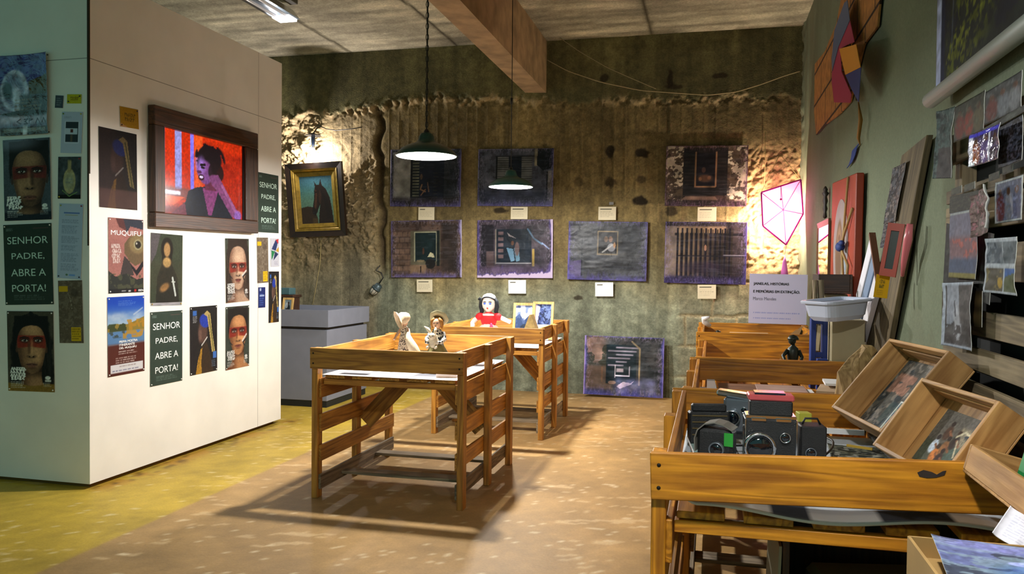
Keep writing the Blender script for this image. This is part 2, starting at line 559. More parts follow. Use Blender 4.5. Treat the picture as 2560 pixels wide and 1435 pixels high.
# ---- back wall: poured and chipped concrete
nx, nz = 760, 420
X, Z = np.meshgrid(np.linspace(-7.4, XR + .02, nx), np.linspace(0, ZC, nz))
big = fbm(X * .9, Z * .9, 5, 4); mid = fbm(X * 4, Z * 4, 9, 4); fin = fbm(X * 17, Z * 17, 21, 3)
ledge = ramp(X, [-7.4, -5.5, -4.7, -4.1, -3.85, -3.4, -2.9, -2.4, -1.7, 1], [3.42, 3.46, 3.49, 3.52, 3.62, 3.63, 3.58, 3.56, 3.5, 3.46]) + (fbm(X * 9, Z * 0, 31, 3) - .5) * .13
ledge_amt = ramp(X, [-7.4, -5.6, -2.9, -2.4, -1.6, -1.0, .4, 1], [.05, .05, .05, .02, .008, .016, .016, .008])
up = sst(-.03, .03, Z - ledge + (fin - .5) * .06)
chip = np.exp(-((Z - ledge + .01) / .06) ** 2)
d = up * ledge_amt + chip * (fin - .42) * .10 * ramp(X, [-7.4, -2.9, -2.2, -1.4, -1, .3, 1], [1, 1, .35, .1, .5, .5, .2])
# hewn rock at the left, smooth formwork strip inside it
edgeX = -4.16 + (fbm(Z * 2.3, X * 0, 44, 4) - .5) * .22
leftz = (1 - sst(-.10, .05, X - edgeX)) * (1 - up)
strip = sst(-5.02, -4.9, X + .25 * (2.9 - Z) * (Z < 2.9)) * sst(2.45, 2.62, Z - (X + 4.9) * .55 + (mid - .5) * .2) * (1 - sst(3.4, 3.5, Z))
rock = leftz * (1 - .9 * strip) * sst(1.35, 1.9, Z + (mid - .5) * .6)
ridge = np.abs(fbm(X * 6 + Z * 3, Z * 7 - X * 2, 61, 4) - .5) * 2
ridge2 = np.abs(fbm(X * 13 - Z * 4, Z * 12, 71, 3) - .5) * 2
d = d + rock * ((ridge - .35) * .13 + (ridge2 - .35) * .05 + (np.abs(fbm(X * 26 + Z * 9, Z * 24, 78, 3) - .5) * 2 - .3) * .045 + .02)
d = d + (1 - up) * leftz * .02
crack = np.exp(-((X - edgeX - .02) / .035) ** 2) * sst(1.3, 1.6, Z) * (1 - up)
d = d - crack * .05 * (.6 + .8 * mid)
boards = np.abs(((X + 7) / .13) % 1 - .5) * 2
d = d + (1 - up) * (1 - rock) * ((sst(.86, 1, boards) * .006) + (fin - .5) * .008 + (mid - .5) * .016)
# chipped corner and the blockwork behind the kite lamp
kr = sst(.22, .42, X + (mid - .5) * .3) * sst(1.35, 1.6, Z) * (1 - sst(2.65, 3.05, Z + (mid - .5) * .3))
d = d + kr * ((ridge2 - .4) * .06 + (fin - .5) * .03)
mort = np.zeros_like(X)
for zz in (.26, .62, .98, 1.36, 1.74, 2.1):
    mort = np.maximum(mort, np.exp(-((Z - zz + (fbm(X * 5, X * 0, 83, 3) - .5) * .06) / .018) ** 2))
for k, xx in enumerate((-.28, .02, .3, .56, .8)):
    r_ = (np.floor((Z - .26) / .36) + k) % 2
    mort = np.maximum(mort, np.exp(-((X - xx + (fbm(Z * 5, Z * 0, 85, 3) - .5) * .05) / .016) ** 2) * r_)
blk = sst(-.45, -.25, X + (mid - .5) * .2) * (1 - sst(1.95, 2.25, Z))
d = d - mort * blk * .02 * (.5 + fin)
P = np.stack([X, YB - d, Z], -1)
C = np.zeros(X.shape + (3,))
brown = np.array([106, 92, 60]); dark = np.array([86, 82, 54]); grey = np.array([116, 120, 102]); pale = np.array([150, 134, 106])
def mixc(C, c, m): return C * (1 - m[..., None]) + np.array(c, float) * m[..., None]
C = C + brown
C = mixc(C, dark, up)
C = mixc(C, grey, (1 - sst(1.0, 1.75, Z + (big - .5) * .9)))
C = mixc(C, pale, leftz * .55)
C = mixc(C, (178, 150, 104), kr * .7)  # the kite lamp's warm light is put into the chipped corner's colour
C = mixc(C, (120, 108, 84), blk * .3)
C = mixc(C, (176, 152, 112), mort * blk * .5)
C = mixc(C, (40, 30, 18), crack * .7)
streak = fbm(X * 9, Z * .7, 91, 4)
C = C * (.80 + .5 * streak)[..., None] * (.7 + .6 * big)[..., None] * (.82 + .36 * fin)[..., None]
C = mixc(C, (172, 150, 116), chip * (fin > .5) * .6 * (ledge_amt > .012))
for (px_, py_, rx, rz, s_) in ((1525, 378, .05, .07, .9), (1606, 382, .075, .055, .9), (1601, 502, .09, .05, .95), (1526, 455, .06, .07, .6), (1604, 448, .06, .04, .5), (1445, 455, .06, .06, .35),
                              (1250, 527, .09, .035, .8), (1676, 200, .03, .09, .8), (1690, 218, .12, .03, .6), (1510, 195, .05, .05, .6), (1800, 190, .09, .03, .7), (1678, 530, .08, .05, .7), (1445, 745, .06, .03, .7), (1385, 970, .05, .05, .4)):
    p = pix(px_, py_, y_=YB)
    m = 1 - sst(.7, 1.25, np.hypot((X - p.x) / rx, (Z - p.z) / rz) + (fin - .5) * .9)
    C = mixc(C, (34, 27, 18), m * s_)
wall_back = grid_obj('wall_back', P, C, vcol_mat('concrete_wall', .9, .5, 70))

# ---- right wall: painted plaster
ny, nz = 260, 120
Y, Z = np.meshgrid(np.linspace(-.6, YB + .05, ny), np.linspace(0, ZC, nz))
big = fbm(Y * .8, Z * .8, 15, 4); mid = fbm(Y * 5, Z * 5, 19, 4); streak = fbm(Y * 7, Z * .8, 29, 3)
d = (mid - .5) * .012 + sst(YB - .35, YB - .05, Y) * (fbm(Y * 14, Z * 14, 33, 3) - .3) * .06
C = np.zeros(Y.shape + (3,)) + np.array([118, 128, 106])
C = C * (.86 + .28 * big)[..., None]
C = mixc(C, (96, 88, 64), sst(YB - 1.7, YB - .8, Y) * (streak ** 1.5) * .8)
C = mixc(C, (90, 84, 62), (fbm(Y * 2, Z * 1.2, 39, 4) > .6) * .15)
grid_obj('wall_right', np.stack([XR - d, Y, Z], -1), C, vcol_mat('plaster_wall', .85, .15, 90, .16, 60))

# ---- floor: ochre screed, a yellow painted strip along the partition
X, Y = np.meshgrid(np.linspace(-8.6, XR + .05, 360), np.linspace(-.6, YB + .1, 380))
big = fbm(X * .7, Y * .7, 45, 4); mid = fbm(X * 4, Y * 4, 49, 4); fin = fbm(X * 20, Y * 20, 52, 3)
C = np.zeros(X.shape + (3,)) + np.array([158, 126, 80])
C = mixc(C, (174, 146, 54), 1 - sst(-.02, .02, X + 3.155 + (fin - .5) * .02))
C = C * (.82 + .36 * big)[..., None] * (.88 + .24 * mid)[..., None] * (.92 + .16 * fin)[..., None]
sc_ = (fbm(X * 3 + Y * 5, Y * 22 - X * 7, 55, 3) > .70) * (fbm(X * 2, Y * 2, 57, 2) > .5)
C = mixc(C, (216, 190, 150), sc_ * .45)
C = mixc(C, (230, 215, 185), (fbm(X * 25, Y * 25, 59, 2) > .82) * .5)
edge_w = np.exp(-((X - PX0 - .05) / .09) ** 2) * sst(PY0 - .1, PY0 + .1, Y) * (1 - sst(PY1, PY1 + .3, Y))
C = mixc(C, (150, 104, 36), edge_w * .6 * (mid > .45))
C = mixc(C, (70, 50, 20), edge_w * (fin > .62) * .6)
grid_obj('floor', np.stack([X, Y, (mid - .5) * .004], -1), C, vcol_mat('screed_floor', .55, .12, 40, .14, 70))

# ---- ceiling: board-marked concrete with two joints
X, Y = np.meshgrid(np.linspace(-8.6, XR + .05, 300), np.linspace(-.6, YB + .1, 240))
big = fbm(X * .8, Y * .8, 65, 4); mid = fbm(X * 2, Y * 9, 69, 4); fin = fbm(X * 18, Y * 18, 75, 3)
C = np.zeros(X.shape + (3,)) + np.array([164, 156, 134])
C = C * (.62 + .76 * mid)[..., None] * (.75 + .5 * big)[..., None] * (.9 + .2 * fin)[..., None]
for jx in (-3.12, -.74, -4.55):
    C = mixc(C, (44, 38, 24), np.exp(-((X - jx + (fbm(Y * 3, Y * 0, 77, 3) - .5) * .07) / .022) ** 2) * .8)
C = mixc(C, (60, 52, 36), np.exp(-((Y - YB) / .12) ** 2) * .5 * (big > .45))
grid_obj('ceiling', np.stack([X, Y, ZC - (mid - .5) * .01], -1), C, vcol_mat('concrete_ceiling', .9, .4, 50), flip=True)

# ---- ceiling beam
by0, by1 = -.6, YB + .03
nb = 200
prof = [(-2.235, ZC + .02), (-2.235, 3.64), (-1.975, 3.63), (-1.975, ZC + .02)]
mb = MB()
fine_ = []
for a, b_ in zip(prof[:-1], prof[1:]):
    n_ = 10
    t_ = np.linspace(0, 1, n_); yy = np.linspace(by0, by1, nb)
    T, YY = np.meshgrid(t_, yy)
    XX = a[0] + (b_[0] - a[0]) * T; ZZ = a[1] + (b_[1] - a[1]) * T
    vs = np.stack([XX, YY, ZZ], -1).reshape(-1, 3)
    i = np.arange((nb - 1) * n_).reshape(nb - 1, n_)[:, :-1].ravel()
    mb.add(vs.tolist(), np.stack([i, i + n_, i + n_ + 1, i + 1], -1).tolist())
struct(mb.build('ceiling_beam', mat('beam_concrete', (150, 122, 88), .9, mottle=.35, mscale=5, bump=.4, bscale=25), fix=False))

# ---- white board partition (left)
def partition_mat():
    m = mat('painted_board', (226, 222, 214), .6, mottle=.05, mscale=3)
    nt = m.node_tree; b = nt.nodes['Principled BSDF']
    src = b.inputs['Base Color'].links[0].from_socket
    tc = N(nt, 'ShaderNodeTexCoord'); sp = N(nt, 'ShaderNodeSeparateXYZ')
    nt.links.new(tc.outputs['Object'], sp.inputs[0])
    masks = []
    def near(sock, v, w):
        a = N(nt, 'ShaderNodeMath', operation='SUBTRACT'); a.inputs[1].default_value = v; nt.links.new(sock, a.inputs[0])
        c = N(nt, 'ShaderNodeMath', operation='ABSOLUTE'); nt.links.new(a.outputs[0], c.inputs[0])
        l = N(nt, 'ShaderNodeMath', operation='LESS_THAN'); l.inputs[1].default_value = w; nt.links.new(c.outputs[0], l.inputs[0])
        return l.outputs[0]
    h = near(sp.outputs[2], 2.86, .0028); v1 = near(sp.outputs[1], 6.45, .0028)
    mxm = N(nt, 'ShaderNodeMath', operation='MAXIMUM'); nt.links.new(h, mxm.inputs[0]); nt.links.new(v1, mxm.inputs[1])
    mul = N(nt, 'ShaderNodeMath', operation='MULTIPLY'); mul.inputs[1].default_value = .65
    nt.links.new(mxm.outputs[0], mul.inputs[0])
    mx = N(nt, 'ShaderNodeMix', data_type='RGBA'); nt.links.new(mul.outputs[0], mx.inputs[0])
    nt.links.new(src, mx.inputs[6]); mx.inputs[7].default_value = lin((60, 52, 42)) + (1,)
    nt.links.new(mx.outputs[2], b.inputs['Base Color'])
    return m
PM = partition_mat()
struct(MB().box((4.6, PY1 - PY0, PZ - .035), (PX0 - 2.3, (PY0 + PY1) / 2, (PZ + .035) / 2)).build('wall_left', PM))
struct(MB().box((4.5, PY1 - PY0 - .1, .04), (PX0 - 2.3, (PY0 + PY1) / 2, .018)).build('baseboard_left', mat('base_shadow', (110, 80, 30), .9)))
struct(MB().box((.012, .004, 1.75), (PX0 - .006, PY0 - .002, 2.5)).box((.004, .008, 1.2), (PX0 + .001, PY0 + .003, 2.7)).build('trim_1', mat('corner_gap', (58, 46, 34), .9)))

# ================================================================== lamps
M_BLACK = mat('black_plastic', (18, 19, 20), .45)
M_BULB = mat('lit_bulb', (255, 255, 255), .4, emit=(255, 246, 238), es=14)
def bulb_light(name, parent, loc, watt, color, r=.045):
    l = bpy.data.lights.new(name, 'POINT'); l.energy = watt; l.color = color; l.shadow_soft_size = r
    o = bpy.data.objects.new(name, l); COL.objects.link(o); o.parent = parent; o.location = loc
    return o
SHADE_OUT = mat('shade_enamel', (26, 66, 58), .35)
SHADE_IN = mat('shade_white', (245, 245, 245), .5, emit=(255, 250, 246), es=.0)
def pendant(x, y, z, label, watt, chain):
    t = thing('pendant_lamp', label, 'lamp', (x, y, z), group='enamel pendant lamps')
    R = .212
    out = [(R, 0), (R * .985, .012), (R * .93, .028), (R * .8, .052), (R * .62, .072), (R * .43, .085), (R * .33, .096), (R * .27, .115), (R * .25, .135), (R * .2, .155), (.02, .163)]
    inn = [(r_ - .004, z_ - .003) for r_, z_ in out[:-2]] + [(.03, .128)]
    mb = MB(); mb.lathe(out, n=48, caps=False); mb.cur = 1; mb.lathe(inn, n=48, caps=False)
    mb.cur = 0; mb.lathe([(R - .004, -.003), (R + .002, -.004), (R + .003, .002), (R, .004)], n=48, caps=False)
    mb.build('lamp_shade', [SHADE_OUT, SHADE_IN], t, fix=False)
    MB().lathe([(.022, .07), (.024, .12), (.02, .17), (.008, .19)], n=16).build('socket', M_BLACK, t)
    b = MB()
    b.lathe([(.024, .066), (.026, .03)], n=16)
    for k in range(3):
        a = k * 2.09
        b.tube([(.016 * math.cos(a), .016 * math.sin(a), .035), (.018 * math.cos(a), .018 * math.sin(a), .0), (.013 * math.cos(a + .5), .013 * math.sin(a + .5), -.012), (.0, 0, -.014)], .007, 8)
    bo = b.build('bulb', M_BULB, t)
    bulb_light('bulb_light', t, (0, 0, .014), watt, (1, .97, .92))
    top = ZC - z
    c = MB(); c.tube([(0, 0, .18), (.002, .001, top * .5), (0, 0, top)], .004, 6)
    if chain:
        n_ = int((top - .2) / .038)
        for k in range(n_):
            zz = .2 + k * .038; a = (k % 2) * math.pi / 2
            c.tube([(.010 * math.cos(a) * math.cos(q), .010 * math.sin(a) * math.cos(q), zz + .019 + .024 * math.sin(q)) for q in np.linspace(0, 2 * math.pi, 9)], .0028, 5, False)
    else:
        c.lathe([(.012, top - 1.18), (.012, top - 1.12)], n=10)
    c.build('cord', mat('lamp_cord', (36, 34, 28), .7), t)
    MB().lathe([(.045, top - .04), (.04, top - .005)], n=16).build('ceiling_rose', M_BLACK, t)
    return t
pendant(-1.954, 5.28, 2.284, 'dark green enamel pendant lamp on a chain above the nearest doll table', PENDANT_W, True)
pendant(-1.88, 7.4, 2.284, 'smaller-looking green pendant lamp hanging over the farther table with the red doll', PENDANT_W, False)
pendant(.05, 1.25, 2.32, 'unseen green pendant lamp added out of the frame to light the camera table', UNSEEN_LAMP_W, False)  # unseen pendant, added to light the camera table

# wall lamp over the horse painting: arm, socket pointing down, bare bulb
p = pix(783, 338, y_=9.30)
t = thing('wall_lamp', 'black wall lamp with glaring bare bulb above the horse painting', 'lamp', (p.x, 9.30, p.z))
MB().lathe([(.004, .03), (.095, .0), (.1, -.008), (.094, -.004), (.01, .02)], n=24, caps=False).build('bracket', M_BLACK, t)
MB().lathe([(.02, .01), (.026, -.03), (.024, -.10), (.014, -.16)], n=14).build('socket', mat('blue_black', (20, 34, 52), .4), t)
MB().tube([(0, 0, .02), (.02, .05, .09), (.03, .2, .16)], .008, 6).build('arm', M_BLACK, t)
MB().lathe([(.012, -.16), (.028, -.19), (.034, -.225), (.024, -.262), (.004, -.272)], n=18).build('bulb', M_BULB, t)
bulb_light('bulb_light', t, (0, -.02, -.33), WALL_LAMP_W, (1, .92, .88), .06)
# its cable
pts = [pix(a, b, y_=YB - .07) for a, b in ((783, 322), (795, 312), (815, 322), (840, 326), (880, 322), (905, 318))]
tag(MB().tube(pts, .006, 6).build('cable', M_BLACK), 'thin black cable looping from the wall lamp across the rough wall', 'cable')

# fluorescent fixture on the ceiling
e = pix(722, 48, z_=4.1)
L = 1.3
t = thing('fluorescent_fixture', 'silver fluorescent ceiling fixture with a glowing end near the top of the left wall', 'lamp', (e.x, e.y - L / 2, 4.1))
fx = MB(); fx.add([(-.13, -L / 2, -.01), (-.05, -L / 2, .09), (.05, -L / 2, .09), (.13, -L / 2, -.01), (-.13, L / 2, -.01), (-.05, L / 2, .09), (.05, L / 2, .09), (.13, L / 2, -.01)],
                [(0, 1, 5, 4), (1, 2, 6, 5), (2, 3, 7, 6), (0, 3, 2, 1), (4, 5, 6, 7)])
fx.build('reflector', mat('reflector_metal', (200, 205, 208), .25, metal=.9), t, fix=False)
fl_em = mat('lit_tube', (255, 255, 255), .4, emit=(250, 250, 255), es=2.2)
for sx in (-.06, .06):
    MB().tube([(sx, -L / 2 + .03, -.01), (sx, L / 2 - .17, -.01)], .016, 10).build('tube', mat('unlit_tube', (225, 225, 230), .3), t)
MB().box((.2, .17, .03), (0, L / 2 - .085, -.02)).build('diffuser', fl_em, t, bevel=.006)
MB().box((.09, L - .3, .075), (.19, -.08, .1)).build('ballast_box', mat('ballast', (70, 66, 54), .7), t, bevel=.005)

# old bulkhead lantern hanging from its cable on the back wall
p = pix(938, 724, y_=9.38)
t = thing('bulkhead_lantern', 'small grey bulkhead lantern dangling crooked from a cable on the rough wall', 'lantern', (p.x, 9.38, p.z), (0, .75, 0))
MB().lathe([(.03, .09), (.045, .08), (.05, .03), (.062, .03), (.062, .012), (.05, .012)], n=20).build('housing', mat('lantern_grey', (70, 86, 92), .4, metal=.5), t)
MB().lathe([(.05, .012), (.05, -.03), (.035, -.07), (.0, -.082)], n=20).build('globe', mat('lantern_glass', (170, 165, 150), .2), t)
cg = MB()
for k in range(4):
    a = k * math.pi / 4
    cg.tube([(.054 * math.cos(a) * s, .054 * math.sin(a) * s, z) for s, z in ((1, .01), (1, -.03), (.7, -.075), (0, -.088), (-.7, -.075), (-1, -.03), (-1, .01))], .003, 5)
cg.build('guard', mat('guard_wire', (60, 62, 60), .5, metal=.6), t)
pts = [pix(a, b, y_=YB - .06) for a, b in ((946, 712), (958, 694), (953, 682), (940, 676), (950, 664))]
tag(MB().tube(pts, .008, 6).build('cable', M_BLACK), 'short dark cable the bulkhead lantern dangles from', 'cable')

# cords strung over the back wall
def wire(pxs, y_, r, name, label, cat, c=(150, 135, 100)):
    P_ = [pix(a, b, y_=y_) for a, b in pxs]
    out = []
    for k in range(len(P_) - 1):
        for s in range(6): out.append(P_[k].lerp(P_[k + 1], s / 6))
    out.append(P_[-1])
    sm = [out[0]] + [(out[k - 1] + out[k] * 2 + out[k + 1]) / 4 for k in range(1, len(out) - 1)] + [out[-1]]
    return tag(MB().tube(sm, r, 5).build(name, mat(name + '_fibre', c, .9)), label, cat)
wire([(1368, 150), (1420, 178), (1500, 205), (1600, 226), (1680, 232), (1770, 238), (1840, 230), (1900, 212), (1960, 190), (2000, 178)], YB - .09, .006, 'hanging_cord', 'pale cord drooping across the back wall from the beam to the corner', 'cord')
wire([(1368, 75), (1400, 95), (1450, 130), (1520, 170), (1600, 205), (1640, 222)], YB - .11, .004, 'thin_cord', 'thin straight cord crossing down from the beam over the drooping one', 'cord')
tag(MB().tube([pix(a, b, y_=YB - .05) for a, b in ((1913, 330), (1913, 400), (1911, 465))], .003, 5).build('string', mat('string', (190, 170, 110), .9)), 'thin pale string hanging down the back wall above the pink kite', 'string')
tag(MB().tube([pix(a, b, y_=YB - .1) for a, b in ((803, 600), (800, 660), (788, 730), (780, 768))], .003, 5).build('string', mat('string', (190, 170, 110), .9)), 'thin pale string hanging below the horse painting to the grey plinth', 'string')

# ================================================================== posters on the white partition
PAPER = print_mat('poster_print', .7, spec=.15, bump=.12, bscale=9)
GLOSS = print_mat('glossy_print', .6, spec=.1, bump=.12, bscale=8)
INK_W = mat('white_ink', (236, 236, 232), .6)
INK_PALE = mat('pale_ink', (190, 214, 200), .6)
INK_K = mat('black_ink', (22, 22, 26), .6)
INK_G = mat('grey_ink', (96, 98, 112), .6)
def pins(o, W, H, cols, d=.013):
    for (sx, sy), c in cols.items():
        m = mat('pin_%d_%d_%d' % c, c, .4)
        q = MB().lathe([(.004, 0), (.0055, .002), (.0045, .005), (.001, .006)], n=10).build('pin', m, o, (sx * (W / 2 - d), sy * (H / 2 - d), .001))
def wrinkle(a, fx, fy, seed):
    return lambda U, V: a * (.2 + fbm(U * fx, V * fy, seed, 3)) + a * .6 * np.abs(2 * U - 1) ** 6
def poster(name, label, cat, q, plane, art_fn, m=PAPER, group=None, wave=None, res=110, pin=None, gap=.002, ink=1.):
    F, W, H = quad(*q, **plane)
    F = F @ Matrix.Translation((0, 0, gap))
    nv = res; nu = max(24, int(res * W / H)) if W < H else res
    if W >= H: nv = max(24, int(res * H / W))
    a = Art(nu, nv, (128, 128, 128), W, H)
    art_fn(a)
    a.c *= ink
    o = sheet(name, W, H, a, m, F, wave=wave)
    tag(o, label, cat, group)
    if pin: pins(o, W, H, pin)
    o['_w'] = W; o['_h'] = H
    return o
FRONT = dict(y_=PY0); SIDE = dict(x_=PX0)
WP = {(-1, 1): (235, 235, 230), (1, 1): (235, 235, 230), (-1, -1): (235, 235, 230), (1, -1): (235, 235, 230)}
KP = {(-1, 1): (25, 30, 40), (1, 1): (25, 30, 40), (-1, -1): (25, 30, 40), (1, -1): (25, 30, 40)}

def senhor(a):
    a.c[:] = (38, 54, 46)
    a.put(a.noise(40, 70, 2), (64, 62, 52), .45)
    a.words(.06, .915, .2, .955, 2, (150, 170, 165), .6, 3)
    a.words(.18, .055, .82, .125, 3, (110, 128, 122), .5, 5)
    a.rect(.62, .94, .93, .948, (110, 70, 70), .6)
def senhor_poster(label, q, plane, pin, ink):
    o = poster('text_poster', label, 'poster', q, plane, senhor, group='dark green text posters', pin=pin)
    W, H = o['_w'], o['_h']
    for s, v, w in (('SENHOR', .80, .84), ('PADRE,', .60, .68), ('ABRE A', .40, .72), ('PORTA!', .205, .70)):
        lettering(s, ink, o, 0, (v - .5) * H, w * W, .088 * H)
    return o
senhor_poster('dark green lettered poster on the shaded front face of the partition', ((12, 562), (130, 558), (135, 760), (12, 763)), FRONT, WP, INK_PALE)
senhor_poster('dark green lettered poster below the seated-figure poster on the bright partition side', ((374, 780), (455, 776), (455, 950), (375, 968)), SIDE, WP, INK_W)
senhor_poster('dark green lettered poster to the right of the framed television', ((645, 430), (697, 440), (694, 583), (643, 580)), SIDE, None, INK_PALE)

def face(a, skin, shade, bg, hair, ev=.635, mv=.33, cv=.225, tv=.90, long_hair=True, band=(150, 46, 30), cx=.52, fw=.31, dark_side=1, shirt=None, stripe=False, seed=1, man=False, parting=.0):
    U, V = a.U, a.V
    a.c[:] = bg
    a.put(a.noise(4, 6, seed), [k * .55 for k in bg], .7)
    x = (U - cx) / fw
    prof = np.interp(V, [cv - .001, cv, cv + .025, mv, (mv + ev) / 2, ev, ev + .1, tv - .10, tv - .03, tv, tv + .001], [0, .16, .46, .74, .93, 1, 1, .86, .55, .12, 0])
    f = (1 - sst(.96, 1.05, np.abs(x) / (prof + 1e-4))) * (prof > 0)
    # hair behind, neck, shoulders
    hp = np.interp(V, [0, cv, mv, ev, tv - .05, tv + .03, min(1, tv + .07), 1.01], [1.45, 1.5, 1.45, 1.38, 1.2, .8, .2, 0] if long_hair else [0, 0, .4, 1.16, 1.16, .8, .2, 0])
    wob = (a.noise(7, 14, seed + 2) - .5) * .3
    a.put(1 - sst(.95, 1.06, np.abs(x) / (hp + wob * (hp > 0) + 1e-4)), hair)
    a.put((1 - sst(.9, 1.1, np.abs(x) / (hp + 1e-4))) * (fbm(U * 40, V * 5, seed + 9, 3) > .56), [min(255, k * 1.9 + 8) for k in hair], .5)
    nk = .62 + .25 * sst(.12, .0, V) if False else np.interp(V, [0, .06, .12, .2, cv + .12], [1.5, .95, .72, .66, .7])
    nm = (1 - sst(.94, 1.06, np.abs(x) / nk)) * (V < cv + .14)
    a.put(nm, shade); a.put(nm * (1 - sst(-.1, .7, x * dark_side)) * (V < cv + .02), skin, .75)
    a.put(nm * sst(cv - .09, cv + .02, V), [k * .55 for k in shade], .7)
    if shirt:
        a.put((np.abs(x) < 2.2) * sst(.0, .02, .11 - V - .03 * np.cos(x * 1.6) * (np.abs(x) < 1)), shirt)
    for s_ in (-1, 1): a.ell(cx + s_ * fw * 1.03, (ev + mv) / 2 + .06, .03, .06, shade, .8)
    # face
    a.put(f, skin)
    a.put(f * a.noise(6, 9, seed + 21), shade, .35)
    a.put(f * sst(.05, .95, x * dark_side), shade, .85)
    a.put(f * np.exp(-(((x + .45 * dark_side) / .4) ** 2 + ((V - mv - .12) / .08) ** 2)), [min(255, k * 1.15) for k in skin], .7)
    a.put(f * np.exp(-((x / .7) ** 2 + ((V - ev - .14) / .07) ** 2)), [min(255, k * 1.14) for k in skin], .7)
    a.put(f * sst(.62, 1.0, np.abs(x) / (prof + 1e-4)), shade, .6)
    if man: a.put(f * (1 - sst(cv + .04, mv + .06, V)), [k * .6 for k in shade], .45)
    b = f * sst(ev - .085, ev - .065, V + .02 * np.abs(x)) * (1 - sst(ev + .055, ev + .07, V))
    a.put(b, band, .8); a.put(b * a.noise(9, 14, seed + 5), [k * .45 for k in band], .5)
    # brows, eyes
    for s_ in (-1, 1):
        ex = cx + s_ * fw * .46; w = fw * .27
        a.ell(ex, ev + .004, w * 1.25, .034, [k * .4 for k in shade], .75, soft=.5)
        a.line([(ex - s_ * w * 1.1, ev + .030), (ex, ev + .046), (ex + s_ * w * 1.2, ev + .030)], .022, (22, 16, 14), .9)
        a.ell(ex, ev, w * .86, .0145, (206, 196, 184), .9, soft=.3)
        a.ell(ex, ev + .001, w * .40, .0155, (18, 12, 10), 1, soft=.2)
        a.line([(ex - w, ev), (ex - w * .4, ev + .016), (ex + w * .4, ev + .016), (ex + w, ev)], .011, (16, 10, 8), 1)
        a.ell(ex - .008, ev + .006, .007, .004, (235, 230, 225), .9)
    nv = mv + (ev - mv) * .36
    a.put(f * np.exp(-(((x - .16 * dark_side) / .12) ** 2)) * sst(nv, nv + .05, V) * (1 - sst(ev - .05, ev + .02, V)), shade, .8)
    a.put(np.exp(-(((x + .04 * dark_side) / .09) ** 2)) * sst(nv, nv + .03, V) * (1 - sst(ev - .02, ev + .03, V)), [min(255, k * 1.2) for k in skin], .5)
    a.ell(cx, nv - .004, fw * .30, .020, [k * .5 for k in shade], .7, soft=.6); a.ell(cx, nv + .012, fw * .17, .022, skin, .8, soft=.5)
    for s_ in (-1, 1): a.ell(cx + s_ * fw * .13, nv - .006, fw * .055, .009, (20, 10, 8), .95)
    lip = (128, 66, 58) if not man else (116, 74, 62)
    a.ell(cx, mv + .008, fw * .38, .015, [k * .8 for k in lip], .95, soft=.3); a.ell(cx, mv - .012, fw * .30, .018, lip, .95, soft=.4)
    a.line([(cx - fw * .40, mv), (cx - fw * .12, mv + .003), (cx, mv - .002), (cx + fw * .12, mv + .003), (cx + fw * .40, mv)], .008, (36, 14, 12), 1)
    a.ell(cx, mv - .042, fw * .25, .012, shade, .7, soft=.6)
    if stripe:
        for s_ in (1,):
            a.line([(cx + fw * .5, mv + .07), (cx + fw * .98, ev - .07)], .045, (232, 226, 218)); a.line([(cx + fw * .95, mv + .10), (cx + fw * .58, mv + .05), (cx + fw * .72, mv - .0)], .035, (20, 24, 34))
            a.line([(cx - fw * .95, mv + .07), (cx - fw * .7, mv + .03)], .03, (20, 24, 34), .8)
    # hairline
    hl = tv - .075 - .07 * np.abs(x - parting) ** 2 - .12 * np.abs(x - parting) ** 6 + wob * .06
    a.put(sst(-.006, .006, V - hl) * (1 - sst(.98, 1.04, np.abs(x) / 1.16)) * (V < tv + .04), hair)
    a.brush(.06, .14, .38, .30, 4, (238, 238, 234), seed, .02)
    a.words(.06, .035, .38, .125, 4, (220, 220, 216), .75, seed + 2)
    a.ell(.86, .175, .06, .022, (235, 235, 232), .9); a.rect(.80, .125, .93, .15, (235, 235, 232), .8); a.words(.76, .06, .94, .115, 3, (215, 215, 212), .6, seed + 4)
    a.grain(.16, 50, seed)

poster('portrait_poster', 'glossy face poster with painted mask above the dark green text poster on the shaded face', 'poster', ((10, 352), (127, 343), (131, 549), (14, 552)), FRONT,
       lambda a: (face(a, (146, 110, 80), (64, 44, 34), (84, 94, 104), (30, 28, 28), long_hair=False, band=(120, 44, 38), man=True, seed=3, fw=.36, cx=.55, ev=.60, mv=.28, cv=.17, tv=.93, shirt=(30, 36, 44)), a.put(a.m_ell(.25, .97, .45, .1, soft=.6), (150, 160, 185), .5)),
       GLOSS, 'face posters with red painted masks', wave=wrinkle(.004, 3, 5, 3), pin=KP, res=130)
poster('portrait_poster', 'lowest poster on the shaded face, a long-haired frowning face with red paint', 'poster', ((18, 778), (134, 778), (138, 981), (22, 976)), FRONT,
       lambda a: face(a, (176, 132, 94), (84, 56, 38), (78, 72, 58), (20, 18, 16), band=(158, 44, 28), man=True, seed=7, shirt=(128, 98, 40), dark_side=-1, fw=.31),
       PAPER, 'face posters with red painted masks', pin=WP, res=130)
poster('portrait_poster', 'upper right face poster on the bright side, pale woman with red band and straight hair', 'poster', ((563, 596), (622, 597), (622, 752), (563, 758)), SIDE,
       lambda a: face(a, (218, 182, 152), (126, 88, 68), (88, 96, 80), (50, 38, 30), band=(170, 46, 32), seed=11, stripe=True, fw=.35, dark_side=-1, ev=.56, mv=.345, cv=.2, tv=.955),
       PAPER, 'face posters with red painted masks', pin=KP, ink=.8)
